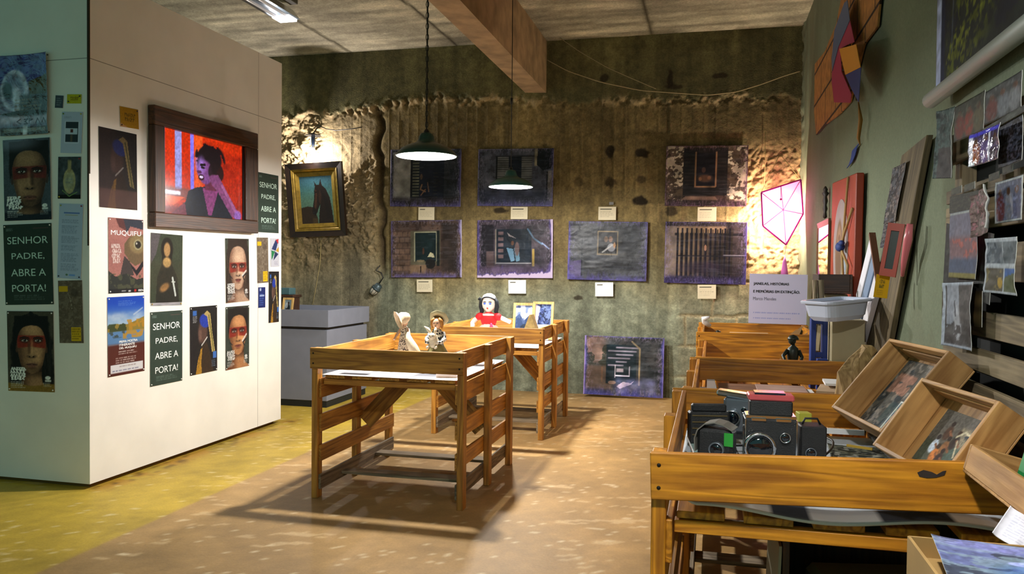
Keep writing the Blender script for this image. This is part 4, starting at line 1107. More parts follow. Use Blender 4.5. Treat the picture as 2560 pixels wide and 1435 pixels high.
def ph7(a):
    base(a, 63, (42, 36, 40), (66, 56, 54)); a.rect(0, .1, .16, .93, (128, 112, 102), 1, .01); a.put(a.noise(10, 18, 61) * a.m_rect(0, .1, .16, .93), (96, 84, 78), .7); a.rect(.16, .8, .75, .93, (150, 124, 96), .8, .02); a.rect(.12, .78, .95, .82, (24, 22, 26), .9)
    for k in range(12):
        u = .145 + k * .058; dk = max(.25, 1 - k * .09)
        a.rect(u, .1, u + .022, .9, (20, 18, 26)); a.rect(u + .026, .12, u + .046, .88, [v * dk for v in (146, 122, 96)], .9, .006)
    a.rect(.15, .44, 1, .46, (24, 22, 30), .8); a.rect(.72, .46, 1, .475, (120, 118, 130), .8); a.ell(.5, .58, .014, .05, (150, 112, 92)); a.rect(0, 0, 1, .12, (40, 34, 66), .8, .04); a.ell(.5, .25, .3, .1, (44, 36, 56), .6, soft=.6)
    worn(a, 65, .25, .5, .35, .15, (170, 150, 220), (70, 60, 140))
def ph8(a):
    base(a, 73, (34, 40, 44), (66, 60, 58)); a.rect(0, .55, .26, 1, (150, 118, 104), .7, .06); a.put(a.m_rect(0, .5, .3, .95, .02) * (a.noise(12, 9, 77) > .52), (40, 44, 36), .9); a.rect(.02, .1, .36, .5, (88, 72, 62), .8, .03)
    a.rect(.28, .2, .66, .86, (20, 32, 38))
    for k in range(6): a.rect(.30 + .1 * (k % 2), .5 + k * .06, .5 + .04 * k, .525 + k * .06, (150, 140, 156), .8, .008)
    a.line([(.6, .92), (.7, .8), (.7, .2)], .02, (128, 112, 84)); a.rect(.39, .3, .4, .52, (190, 180, 190)); a.rect(.4, .33, .58, .35, (206, 200, 220)); a.rect(.41, .4, .5, .46, (186, 170, 180), .9, .008); a.rect(.57, .35, .58, .5, (190, 180, 196))
    a.poly([(.42, .16), (.5, .24), (.6, .22), (.66, .3), (.6, .2), (.46, .12)], (200, 180, 190)); a.put(a.m_rect(.4, .02, .9, .3, .06) * a.noise(8, 8, 79), (130, 130, 190), .8); a.rect(.22, .22, .24, .48, (96, 74, 58)); a.ell(.36, .22, .05, .03, (140, 110, 96), .8); worn(a, 75, .7, .6, .5, .35, (200, 170, 220), (70, 70, 170))
BW = dict(y_=YB - .035)
grp = 'window photographs on the back wall'
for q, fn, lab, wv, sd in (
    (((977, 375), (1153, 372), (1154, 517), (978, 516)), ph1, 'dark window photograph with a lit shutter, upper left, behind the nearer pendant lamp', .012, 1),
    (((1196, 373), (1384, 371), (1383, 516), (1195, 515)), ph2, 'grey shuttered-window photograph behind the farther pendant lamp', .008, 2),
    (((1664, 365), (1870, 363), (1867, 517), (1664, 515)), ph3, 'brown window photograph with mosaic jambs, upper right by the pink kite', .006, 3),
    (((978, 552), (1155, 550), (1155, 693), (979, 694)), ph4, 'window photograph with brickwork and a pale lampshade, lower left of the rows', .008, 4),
    (((1194, 550), (1383, 549), (1382, 695), (1194, 695)), ph5, 'window photograph with glare coloured into its bottom edge, lower row second from left', .010, 5),
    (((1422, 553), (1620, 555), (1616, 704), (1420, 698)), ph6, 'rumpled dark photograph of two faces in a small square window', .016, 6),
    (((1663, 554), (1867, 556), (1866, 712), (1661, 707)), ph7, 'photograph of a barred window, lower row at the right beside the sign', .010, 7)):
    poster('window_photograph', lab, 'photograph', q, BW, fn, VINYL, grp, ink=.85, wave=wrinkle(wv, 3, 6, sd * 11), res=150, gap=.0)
# the one standing on the floor, leaning back on the wall
a_, b_, c_, d_ = pix(1465, 838, y_=9.38), pix(1664, 846, y_=9.38), pix(1655, 995, y_=9.31), pix(1457, 985, y_=9.31)
u_ = (b_ - a_) + (c_ - d_); v_ = (a_ - d_) + (b_ - c_); cen = (a_ + b_ + c_ + d_) / 4
W, H = u_.length / 2, v_.length / 2
cen.z = max(cen.z, H / 2 + .012)
a = Art(150, int(150 * H / W), (0, 0, 0), W, H); ph8(a)
tag(sheet('window_photograph', W, H, a, VINYL, frame(cen, u_, v_), wave=wrinkle(.018, 3, 7, 91)), 'crumpled window photograph standing on the floor against the back wall', 'photograph', grp)

# captions
names = ['under the shutter photograph, upper left', 'under the photograph behind the farther lamp', 'above the rumpled photograph, below the bare stretch of wall', 'under the mosaic photograph', 'under the lampshade photograph', 'under the bleached photograph', 'under the rumpled photograph', 'under the barred-window photograph']
for i, (q, s) in enumerate(zip(((1046, 518, 1086, 550), (1277, 517, 1319, 548), (1496, 517, 1540, 550), (1744, 518, 1791, 553), (1042, 699, 1081, 730), (1271, 700, 1315, 734), (1488, 706, 1533, 741), (1744, 712, 1790, 747)), names)):
    x0, y0, x1, y1 = q
    def cap(a, i=i):
        a.c[:] = (214, 204, 176) if i not in (5, 6) else (232, 232, 230)
        a.rect(.1, .78, .42 if i in (0, 5, 6) else .75, .86, (60, 60, 50), .8); 
        if i not in (5, 6): a.words(.1, .2, .88, .68, 4, (170, 160, 136), .7, i + 3, .35)
    o = poster('caption_card', ('bright white' if i in (5, 6) else 'cream') + ' caption card ' + s, 'card', ((x0, y0), (x1, y0), (x1, y1), (x0, y1)), dict(y_=YB - .05), cap, res=36, group='caption cards', gap=0.)
# holes in the wall keep a scrap of paper
q = (1523, 505, 1534, 513)
poster('paper_scrap', 'tiny scrap of pale paper stuck above the caption of the rumpled photograph', 'paper', ((1523, 505), (1534, 505), (1534, 512), (1523, 512)), dict(y_=YB - .04), lambda a: None, res=24)

# ================================================================== grey plinth with its small things
pn = pix(817, 1020, z_=0); px1 = pn.x; py0 = pn.y
ptop = pix(818, 776, y_=py0).z
dpt = 1.0
PLG = mat('plinth_paint', (122, 126, 140), .6, mottle=.05)
t = thing('plinth', 'grey painted display plinth with a recessed black foot behind the partition', 'plinth', (px1 - .6, py0 + dpt / 2, 0))
MB().box((1.2 - .02, dpt - .02, .07), (0, 0, .035)).build('base', mat('plinth_foot', (16, 22, 26), .6), t)
MB().box((1.2, dpt, ptop - .21 - .07), (0, 0, (ptop - .21 + .07) / 2)).build('body', PLG, t, bevel=.003)
MB().box((1.14, dpt - .06, .03), (0, 0, ptop - .195)).build('shadow_gap', mat('plinth_gap', (60, 52, 44), .8), t)
MB().box((1.24, dpt + .04, .10), (0, 0, ptop - .13)).box((1.24, .02, .08), (0, -dpt / 2 - .01, ptop - .04)).box((1.24, .02, .08), (0, dpt / 2 + .01, ptop - .04)).box((.02, dpt, .08), (.61, 0, ptop - .04)).box((.02, dpt, .08), (-.61, 0, ptop - .04)).build('tray_top', PLG, t)
def photo_frame(name, label, M, W, H, fw, art, mframe, thick=.018, group=None, res=60):
    t = thing(name, label, 'picture frame', M=M, group=group)
    ring(MB(), W, H, W - 2 * fw, H - 2 * fw, thick, thick * .8).build('frame', mframe, t)
    a = Art(max(24, int(res * W / H)), res, (0, 0, 0), W, H); art(a)
    sheet('photo', W - 1.8 * fw, H - 1.8 * fw, a, GLOSS, Matrix.Translation((0, 0, thick * .3)), parent=t)
    MB().box((W - fw, H - fw, .003), (0, 0, .002)).build('backing', mat('frame_back', (90, 70, 50), .8), t)
    return t
PALE_FRAME = wood('frame_pine', 1, (190, 150, 84), (226, 190, 120))
def figures(a):
    a.c[:] = (120, 140, 150); a.ell(.5, .4, .3, .3, (34, 40, 44)); a.ell(.55, .75, .12, .12, (60, 50, 44)); a.rect(.2, 0, .8, .3, (40, 46, 52)); a.ell(.3, .6, .2, .2, (190, 200, 205), .7)
p = pix(718, 762, y_=py0 + .1)
photo_frame('framed_photo', 'small pale wooden photo frame standing on the grey plinth', Matrix.Translation((p.x, py0 + .12, ptop - .08 + .1)) @ Matrix.Rotation(math.radians(78), 4, 'X'), .125, .20, .022, figures, PALE_FRAME, group='small pale wooden photo frames')
p = pix(712, 725, y_=py0 + .45)
hh = pix(712, 740, y_=py0 + .5).z - (ptop - .08)
t = thing('display_stand', 'low dark wooden stand at the back of the grey plinth', 'stand', (p.x, py0 + .5, ptop - .078))
board('stand_top', (.26, .2, .03), (0, 0, hh), t, kind='dark')
for sx in (-.1, .1): board('leg', (.03, .16, hh - .015), (sx, 0, (hh - .015) / 2), t, kind='dark')
tag(MB().box((.2, .14, .075)).build('small_box', mat('teal_box', (70, 104, 108), .6), None, (p.x - .03, py0 + .5, ptop - .078 + hh + .055), bevel=.004), 'dusty blue-green box on the low dark stand on the grey plinth', 'box')

# ================================================================== pallet-wood display tables
TW, TD, TH, BED = 1.03, 1.26, .98, .80
def table(label, x0, y0, kind='pine', group='pallet-wood display tables', rz=0., braces=True, skew=0.):
    """x0, y0: the near left corner"""
    t = thing('display_table', label, 'table', (x0 + TW / 2, y0 + TD / 2, 0), (0, 0, rz), group)
    r = random.Random(int(abs(x0 * 100 + y0 * 10)))
    for s in (-1, 1):
        for y in (-TD / 2 + .035, 0, TD / 2 - .035):
            board('post', (.042, .07, TH - .004), (s * (TW / 2 - .021), y, (TH - .004) / 2), t, kind=kind, bevel=.003)
        for z, h in ((.917, .118), (.715, .125), (.49, .115), (.29, .105), (.105, .095)):
            board('side_slat', (.018, TD - .03 - r.random() * .01, h), (s * (TW / 2 - .051), r.uniform(-.004, .004), z), t, rot=(r.uniform(-.004, .004), 0, 0), kind=kind if z > .2 else 'grey')
    board('front_rail', (TW + .004, .022, .135), (0, -TD / 2 - .011, TH - .0675 + skew * .5), t, rot=(0, -skew, 0), kind=kind, bevel=.003)
    board('back_rail', (TW + .004, .022, .135), (0, TD / 2 + .011, TH - .0675), t, kind=kind, bevel=.003)
    for y in (-TD / 2 + .06, 0, TD / 2 - .06):
        board('bed_rail', (TW - .13, .04, .036), (0, y, .755), t, kind=kind)
    nb = 5
    for k in range(nb):
        board('bed_slat', (.135, TD - .1, .022), ((k - (nb - 1) / 2) * .188, 0, BED - .013), t, kind=kind)
    for s in (-1, 1) if braces else ():
        L = math.hypot(.34, .36)
        board('brace', (L, .02, .125), (s * .27, .0 + .03, .56), t, rot=(0, s * math.atan2(.36, .34), 0), kind=kind)
    for y, k2 in ((-.26, 'grey'), (.3, 'grey')):
        board('stretcher', (TW - .12, .11, .02), (0, y, .095), t, kind=k2)
    return t
t1 = table('pallet-wood display table under the nearest pendant lamp, holding two old figurines', -2.50, 4.66)
t2 = table('pallet-wood display table behind the nearest one, holding the red-dressed doll', -2.445, 6.78)
t3 = table('pallet-wood table in the right foreground, covered with old cameras and crates', -.16, 2.31, 'honey', braces=False, skew=.034)
t4 = table('pallet-wood table right behind the camera table, holding planks and cards', -.12, 3.62, 'honey')
t5 = table('pallet-wood table with the dark statuette, third from the front on the right', -.09, 4.935, 'honey')
t6 = table('farthest pallet-wood table on the right, in front of the lettered sign', -.12, 6.95, 'honey')
# the knot in the nearest front rail
k = MB()
kp = [(-.035, .004), (-.02, .012), (.0, .008), (.012, .002), (.026, .012), (.034, .014), (.03, .002), (.01, -.006), (-.012, -.009), (-.03, -.006)]
k.prism(kp, 0, .0012)
MB_k = k.build('knot', mat('knot_dark', (30, 20, 14), .8), t3, M=Matrix.Translation((0, -TD / 2 - .0225, 0)) @ Matrix.Translation((pix(2330, 1188, y_=2.285).x - t3.location.x, 0, pix(2330, 1188, y_=2.285).z)) @ Matrix.Rotation(math.pi / 2, 4, 'X'))
k2 = MB(); k2.prism([(x * 1.55 - .002 + .004 * math.sin(i * 2.1), y * 2.0 - .004) for i, (x, y) in enumerate(kp)], 0, .0006)
k2.build('knot', mat('knot_rim', (150, 92, 44), .7), t3, M=MB_k.matrix_local @ Matrix.Identity(4))
nm = mat('nail_iron', (30, 28, 26), .5, metal=.6)
for tt in (t1, t2, t3, t4, t5, t6):
    for sx in (-1, 1):
        for zz in (TH - .035 + (.017 * (1 + sx) if tt is t3 else 0), TH - .10 + (.017 * (1 + sx) if tt is t3 else 0)):
            MB().lathe([(.006, 0), (.004, .002)], n=8).build('nail', nm, tt, (sx * (TW / 2 - .022), -TD / 2 - .0225, zz), (math.pi / 2, 0, 0))

PAP = mat('white_paper', (232, 232, 234), .7)
def slab(name, label, cat, size, loc, m, rz=0., rot=None, group=None, bevel=.0):
    o = MB().box(size).build(name, m, None, loc, rot or (0, 0, rz), bevel=bevel)
    return tag(o, label, cat, group)
def on_bed(px_, py_, h=0., z=None):
    return pix(px_, py_, z_=(BED + h) if z is None else z)
def paper(label, cx, cy, z, w, d, rz=0., c=(232, 232, 234), group=None, name='paper_sheet', wav=.002, art=None, seed=1, m=None):
    a = Art(40, max(16, int(40 * d / w)), c, w, d)
    if art: art(a)
    M = Matrix.Translation((cx, cy, z)) @ Matrix.Rotation(rz, 4, 'Z')
    return tag(sheet(name, w, d, a, m or PAPER, M, wave=(lambda U, V: wav * fbm(U * 4, V * 3, seed, 2)), thick=.001), label, 'paper', group)

# ---- table 1: paper lining, two figurines, odds and ends
def prints(a):
    a.rect(.08, .70, .34, .9, (40, 44, 48)); a.rect(.38, .6, .6, .95, (205, 206, 214)); a.rect(.40, .05, .62, .3, (190, 192, 200)); a.rect(.66, .1, .9, .28, (120, 122, 130)); a.line([(.37, 0), (.37, 1)], .008, (120, 120, 124)); a.line([(.64, 0), (.64, 1)], .008, (120, 120, 124)); a.line([(0, .5), (1, .5)], .008, (150, 150, 150)); a.rect(.7, .62, .95, .9, (60, 62, 66))
    a.rect(.1, .04, .33, .12, (36, 38, 44)); a.rect(.44, .02, .6, .03, (170, 40, 60))
paper('white printed sheet lining the bed of the nearest figurine table', -1.985, 5.28, BED, .92, 1.18, art=prints)
SK = mat('doll_skin', (226, 178, 146), .5)
def dots_mat(name, c1, c2, s=60., thr=.5):
    m = mat(name, c1, .6)
    nt = m.node_tree; b = nt.nodes['Principled BSDF']
    tc = N(nt, 'ShaderNodeTexCoord'); v = N(nt, 'ShaderNodeTexVoronoi'); v.inputs['Scale'].default_value = s
    nt.links.new(tc.outputs['Object'], v.inputs['Vector'])
    lt = N(nt, 'ShaderNodeMath', operation='LESS_THAN'); lt.inputs[1].default_value = thr; nt.links.new(v.outputs['Distance'], lt.inputs[0])
    mx = N(nt, 'ShaderNodeMix', data_type='RGBA'); mx.inputs[6].default_value = lin(c1) + (1,); mx.inputs[7].default_value = lin(c2) + (1,)
    nt.links.new(lt.outputs[0], mx.inputs[0]); nt.links.new(mx.outputs[2], b.inputs['Base Color'])
    return m
def frill(k, n=9): return lambda a, t: k * math.sin(a * n) * t
# figurine with the frilled bonnet, back turned, dotted dress with a raised apron
bx, by = -2.045, 5.12
t = thing('figurine', 'slim figurine with its back turned, dotted dress and big frilled cream bonnet', 'figurine', (bx, by, BED + .006), group='doll figurines')
MB().lathe([(.055, 0), (.062, .01), (.056, .06), (.045, .14), (.036, .20), (.026, .245), (.030, .262), (.024, .285), (.012, .297)], n=28, wob=frill(.05, 8)).build('dress', dots_mat('dotted_cloth', (214, 196, 172), (58, 40, 38), 95, .42), t)
MB().ell((0, 0, .318), (.023, .024, .027)).build('head', SK, t)
MB().lathe([(.0, .0), (.018, .004), (.034, .022), (.044, .05), (.040, .074), (.058, .083), (.066, .092)], (0, .0, 0), n=36, rot=None, caps=False, wob=lambda a, q: .12 * math.sin(a * 9) * max(0, q - .6)).build('bonnet', mat('cream_bonnet', (232, 206, 172), .7, mottle=.12, mscale=40), t, (.035, .01, .365), (.35, -1.95, .3))
ap = MB()
for s in (0,):
    pts = [(.03, -.03, .25), (.055, -.05, .2), (.085, -.055, .15), (.115, -.05, .105), (.13, -.04, .085)]
    ap.tube(pts, [.012, .026, .034, .028, .01], 10)
ap.build('apron', mat('apron_cloth', (226, 208, 176), .7, mottle=.15, mscale=30), t)
for s in (-1, 1): MB().tube([(s * .026, 0, .272), (s * .045, -.022, .235), (s * .05, -.052, .21), (s * .046, -.07, .205)], [.011, .009, .0075, .008], 8).build('arm', SK, t)
# seated bonneted figurine holding a rabbit
bx, by = -1.80, 5.10
t = thing('figurine', 'seated figurine in a straw bonnet, wide olive skirt, hugging a white rabbit', 'figurine', (bx, by, BED + .006), group='doll figurines')
MB().lathe([(.085, 0), (.115, .008), (.118, .03), (.105, .07), (.078, .115), (.05, .16), (.038, .19)], n=36, wob=frill(.045, 7)).build('skirt', mat('olive_cloth', (124, 116, 70), .7, mottle=.35, mscale=18), t)
MB().lathe([(.036, .18), (.042, .215), (.044, .245), (.03, .272), (.014, .283)], n=24).build('bodice', dots_mat('check_cloth', (220, 214, 200), (30, 34, 40), 60, .45), t)
MB().ell((0, -.004, .318), (.032, .033, .037)).build('head', SK, t)
hd = MB()
for s in (-1, 1):
    hd.tube([(s * .014, -.010, .352), (s * .032, -.012, .335), (s * .036, -.008, .31), (s * .034, 0, .288)], [.012, .013, .012, .006], 8)
hd.ell((0, .012, .325), (.036, .032, .04)); hd.build('hair', mat('blond_hair', (176, 116, 44), .6), t)
fc = MB()
for s in (-1, 1): fc.ell((s * .012, -.0345, .322), (.0042, .002, .004), 8, 5)
fc.ell((0, -.036, .303), (.006, .002, .0025), 8, 5); fc.build('face_paint', mat('doll_eyes', (50, 44, 60), .3), t)
MB().lathe([(.002, .03), (.03, .026), (.037, .004), (.036, -.004), (.058, .002), (.066, .014)], n=36, caps=False, wob=lambda a, q: .10 * math.sin(a * 7) * max(0, q - .7)).build('bonnet', mat('straw_bonnet', (206, 196, 156), .7), t, (0, .022, .345), (-.95, 0, 0))
for s in (-1, 1): MB().tube([(s * .04, 0, .255), (s * .062, -.03, .215), (s * .05, -.07, .195), (s * .016, -.088, .195), (s * .004, -.092, .198)], [.017, .016, .013, .011, .009], 10).build('sleeve', dots_mat('check_cloth', (220, 214, 200), (30, 34, 40), 60, .45), t)
rb = MB(); rb.ell((0, -.075, .2), (.034, .03, .042)); rb.ell((-.002, -.094, .238), (.025, .027, .024)); rb.tube([(-.014, -.085, .255), (-.04, -.075, .285), (-.068, -.066, .3)], [.009, .012, .004], 8); rb.tube([(.012, -.088, .257), (.014, -.075, .28), (.012, -.065, .295)], [.008, .011, .004], 8)
for s in (-1, 1): rb.tube([(s * .022, -.085, .178), (s * .03, -.11, .166), (s * .028, -.122, .164)], .009, 8)
r_ = rb.build('rabbit', mat('rabbit_white', (226, 214, 188), .8, mottle=.2, mscale=40), t)
re = MB()
for s in (-1, 1): re.ell((s * .013 - .002, -.117, .243), (.0045, .003, .0045), 8, 5)
re.ell((-.002, -.122, .232), (.003, .002, .002), 8, 5); re.build('rabbit_eyes', mat('bead_black', (14, 14, 16), .2), r_)
for s in (-1, 1): MB().tube([(s * .03, -.1, .03), (s * .035, -.135, .02), (s * .04, -.15, .022), (s * .042, -.165, .03)], [.014, .015, .015, .008], 10).build('boot', mat('blue_boot', (44, 74, 92), .4), t)
MB().lathe([(.07, 0), (.075, .01), (.06, .03), (.05, .055)], (0, -.055, .04), n=24, sx=.8, sy=.55).build('basket', mat('basket_brown', (170, 128, 84), .7, mottle=.2, mscale=60), t)
# little things beside them
p = pix(1118, 872, y_=5.2)
o = MB(); o.tube([(-.05, 0, .02), (-.02, .01, .075), (.03, .0, .09), (.07, 0, .05), (.1, -.01, .02)], [.02, .03, .034, .028, .012], 10)
tag(o.build('dark_carving', mat('carved_dark', (46, 34, 28), .5), None, (p.x + .04, 5.27, BED + .006)), 'low dark curved carving right of the seated figurine', 'carving')
p = pix(1150, 868, y_=5.0)
tag(MB().lathe([(.03, 0), (.034, .03), (.02, .06), (.012, .09), (.018, .1), (.0, .115)], n=18).build('stone_figure', mat('stone_brown', (112, 86, 66), .7), None, (p.x - .02, 5.0, BED + .012)), 'tiny brown stone figure by the right rail of the nearest table', 'figurine')
slab('small_book', 'small white booklet lying flat right of the figurines', 'booklet', (.13, .08, .05), (-1.64, 4.84, BED + .028), PAP, .2)
slab('dark_box', 'flat dark box lying at the left inside the nearest figurine table', 'box', (.30, .22, .05), (-2.275, 5.32, BED + .028), mat('slate_box', (44, 46, 48), .6), .1, bevel=.003)
slab('photo_print', 'small photographs poking out under the right rail of the nearest figurine table', 'photograph', (.2, .16, .012), (-1.62, 5.52, BED + .009), mat('print_grey', (150, 140, 140), .4, mottle=.5, mscale=20), .2)

# ---- table 2: paper, red doll, two framed photos, folded card
paper('white paper lining the bed of the table with the red doll', -1.93, 7.4, BED, .92, 1.18, seed=4, wav=.006)
bx, by, bz = pix(1222, 800, y_=7.2).x, 7.2, BED + .02
t = thing('rag_doll', 'black-haired rag doll in a red dress with white cap and blue eyes', 'doll', (bx, by, bz), group='doll figurines')
WS = mat('doll_white', (240, 226, 216), .7)
RED = mat('red_cloth', (206, 24, 34), .7)
MB().lathe([(.10, 0), (.145, .012), (.148, .04), (.12, .09), (.08, .135), (.05, .16)], n=40, wob=frill(.05, 8)).build('skirt', mat('pink_white_cloth', (240, 216, 208), .75, mottle=.12, mscale=14), t)
MB().lathe([(.056, .145), (.066, .17), (.074, .205), (.07, .235), (.045, .258), (.022, .27)], n=28, sx=1.1, sy=.8).build('bodice', RED, t)
for s in (-1, 1): MB().ell((s * .088, -.005, .228), (.045, .036, .035), 14, 10, rot=(0, s * .5, 0)).build('sleeve', RED, t)
MB().tube([(.11, 0, .222), (.15, -.015, .208), (.19, -.022, .192), (.215, -.025, .184), (.222, -.025, .18)], [.02, .02, .018, .02, .008], 10).build('arm', WS, t)
MB().tube([(-.11, 0, .215), (-.135, -.02, .19), (-.15, -.035, .165), (-.142, -.05, .14), (-.132, -.055, .13)], [.02, .022, .022, .024, .01], 10).build('arm', WS, t)
MB().lathe([(.03, .262), (.06, .252), (.068, .238), (.05, .242)], n=28, caps=False, sy=.9, wob=lambda a, q: .14 * math.sin(a * 8) * q).build('collar', WS, t)
h_ = MB().lathe([(.018, .262), (.03, .28), (.058, .31), (.066, .345), (.06, .385), (.04, .412), (.01, .42)], n=28, sy=.9).build('head', WS, t)
fe = MB()
for s in (-1, 1): fe.ell((s * .026, -.056, .352), (.013, .006, .010), 12, 6)
fe.build('eyes', mat('doll_blue', (70, 110, 220), .3), h_)
fl = MB(); fl.ell((0, -.055, .308), (.009, .005, .006), 10, 6); fl.build('lips', RED, h_)
ft = MB()
for s in (-1, 1): ft.tube([(s * .012, -.060, .366), (s * .026, -.0615, .371), (s * .04, -.053, .366)], .0026, 5)
ft.build('lashes', mat('bead_black', (14, 14, 16), .2), h_)
hr = MB(); HB = mat('black_yarn', (18, 24, 32), .8, mottle=.3, mscale=60)
hr.ell((0, .018, .368), (.07, .052, .058))
for s in (-1, 1):
    hr.tube([(s * .05, .005, .40), (s * .074, .0, .365), (s * .078, .0, .32), (s * .068, .004, .275), (s * .086, .0, .24)], [.018, .022, .022, .02, .01], 10)
hr.tube([(-.07, .01, .385), (-.09, .0, .395), (-.105, .0, .385)], [.012, .018, .008], 8)
hr.build('hair', HB, t)
MB().lathe([(.064, .392), (.066, .40), (.05, .43), (.02, .445), (.0, .447)], n=28, sy=.9, wob=lambda a, q: .07 * math.sin(a * 9)).build('cap', mat('cap_white', (240, 240, 244), .7), t)
MB().tube([(.062 * math.cos(q), -.01 + .056 * math.sin(q), .402 - .012 * math.cos(2 * q)) for q in np.linspace(math.pi, 2 * math.pi, 12)], .006, 6).build('headband', HB, t)
MB().lathe([(.075, 0), (.06, .04), (.03, .07)], n=20, sy=.5).build('apron', mat('apron_white', (246, 240, 236), .7), t, (.03, -.09, .04), (.35, 0, 0))
MB().lathe([(.026, .0), (.03, .02), (.016, .05), (.008, .085)], n=12).build('ribbon', mat('pink_ribbon', (226, 60, 110), .5), t, (.05, -.072, .09), (.3, 0, 0))
slab('white_cloth', 'white cloth heaped around the skirt of the red doll', 'cloth', (.34, .10, .03), (bx - .02, by - .235, BED + .03), WS, .05, bevel=.01)
def alb(a):
    a.c[:] = (176, 186, 216); a.poly([(0, .6), (.25, .72), (.5, .5), (.8, .66), (1, .7), (1, 0), (0, 0)], (44, 60, 92)); a.put(a.noise(6, 6, 4) > .55, (70, 86, 120), .7); a.rect(0, .9, .3, .96, (40, 46, 80), .7); a.ell(.6, .25, .3, .14, (28, 36, 46), .8)
def alb2(a):
    a.c[:] = (60, 74, 120); a.put(a.noise(7, 9, 9) > .5, (110, 128, 170), .8); a.put(a.noise(9, 11, 12) > .6, (24, 30, 50), .8); a.poly([(0, 1), (.3, .9), (.15, .4), (.3, .1), (0, 0)], (206, 186, 204), .9)
for (tl, br, yy, lab, fn, lean) in (((1297, 757), (1352, 830), 7.66, 'left of two pale framed photos leaning on the back rail of the red doll table', alb, 80), ((1346, 754), (1400, 830), 7.60, 'right of two pale framed photos, overlapping the other, on the red doll table', alb2, 80)):
    A_, B_ = pix(*tl, y_=yy), pix(*br, y_=yy)
    W, H = (B_.x - A_.x) * .95, A_.z - BED - .012
    photo_frame('framed_photo', lab, Matrix.Translation(((A_.x + B_.x) / 2 - .06, yy, BED + .014 + H / 2 * math.sin(math.radians(lean)))) @ Matrix.Rotation(math.radians(lean), 4, 'X'), W, H, .024, fn, PALE_FRAME, group='pale framed photos on the doll table')
A_ = pix(1328, 788, y_=7.35)
g = MB(); g.prism([(-.1, 0), (.1, 0), (.012, .001 + A_.z - BED - .006), (-.004, A_.z - BED - .004)], -.06, .06)
tag(g.build('pyramid_model', mat('straw_model', (150, 128, 76), .8, mottle=.3, mscale=30), None, M=Matrix.Translation((A_.x, 7.35, BED + .012)) @ Matrix.Rotation(math.pi / 2, 4, 'X')), 'small straw-coloured hut model standing before the framed photos', 'model')
slab('folded_card', 'white folded card leaning behind the small straw hut model', 'card', (.12, .008, .15), (A_.x + .08, 7.47, BED + .092), PAP, rot=(-.2, .0, .2))

# ================================================================== camera table (right foreground)
def lining(a):
    a.c[:] = (226, 232, 236); a.rect(0, .06, 1, 1, (196, 204, 212)); a.poly([(.06, 0), (.22, 0), (.3, .3), (.1, .3)], (206, 210, 216)); a.put(a.m_rect(.1, 0, .9, .5, .1) * a.noise(4, 4, 3), (130, 136, 150), .4); a.rect(.3, 0, .42, .12, (40, 46, 56)); a.rect(.62, .0, .82, .1, (40, 46, 56))
a = Art(60, 70, (196, 204, 212), .915, 1.17); lining(a)
F = Matrix.Translation((.356, 2.92, BED))
tag(sheet('table_lining', .90, 1.17, a, PAPER, F, wave=lambda U, V: .012 + .014 * np.sin(U * 9 + .6) * (1 - V) + .03 * (1 - sst(0, .07, U)) * (1 - V), thick=.008), 'long white wavy-edged sheet lining the bed of the camera table', 'sheet')
slab('photo_print', 'white strip of paper standing up inside the left rail of the camera table', 'paper', (.004, .20, .07), (-.055, 2.80, BED + .075), PAP, rot=(0, -.35, .12))
slab('notebook', 'orange-brown notebook at the far left corner of the camera table', 'book', (.17, .16, .03), (.0, 3.44, BED + .045), mat('kraft_card', (190, 136, 88), .7), .05, bevel=.002)
slab('folder', 'pale blue-green card folder at the left of the old cameras', 'folder', (.16, .34, .010), (.01, 3.14, BED + .042), mat('pale_teal', (150, 176, 172), .6), .03)
CB = mat('camera_leather', (22, 24, 26), .5, bump=.3, bscale=300)
CG = mat('camera_grey', (116, 124, 132), .35, metal=.6)
CS = mat('chrome', (215, 220, 225), .18, metal=1.)
LG = mat('lens_glass', (12, 18, 26), .06, coat=1.)
BZ = BED + .048
RX = (math.pi / 2, 0, 0)
def ringlens(mb_parent, name, x, z, y, r, L, m, glass=True, rot=RX):
    o = MB().lathe([(r * .9, 0), (r, .004), (r, L), (r * .86, L + .003), (r * .8, L - .004)], n=28, caps=True).build(name, m, mb_parent, (x, y, z), rot)
    if glass: MB().ell((0, 0, 0), (r * .78, r * .78, r * .25), 18, 8).build('glass', LG, o, (0, 0, L - .001))
    return o
# big twin-format box camera, centre
c_ = pix(1930, 1140, z_=BZ + .03)
t = thing('camera', 'large black and chrome camera with a ring lens, middle of the camera table', 'camera', (c_.x - .005, c_.y + .06, BZ), (0, 0, .04), group='old cameras')
MB().box((.17, .085, .15), (0, 0, .075)).build('body', CB, t, bevel=.006)
MB().box((.165, .08, .012), (0, 0, .156)).box((.006, .087, .15), (-.083, 0, .075)).box((.006, .087, .15), (.083, 0, .075)).build('trim', CS, t, bevel=.002)
MB().box((.14, .075, .05), (.0, 0, .186)).build('viewfinder_hood', CB, t, bevel=.004)
tp = MB().box((.15, .08, .02), (.0, 0, .222)).build('top_plate', mat('camera_red', (190, 80, 84), .4), t, bevel=.004)
MB().box((.10, .06, .012), (-.004, -.004, .233)).build('window', mat('camera_window', (30, 32, 48), .2), tp)
ringlens(t, 'lens', -.038, .058, -.042, .052, .035, CS)
ringlens(t, 'viewing_lens', .045, .092, -.042, .018, .014, CS)
for sx in (-.04, .04): MB().box((.05, .006, .012), (sx, -.044, .148)).build('name_plate', CS, t, bevel=.002)
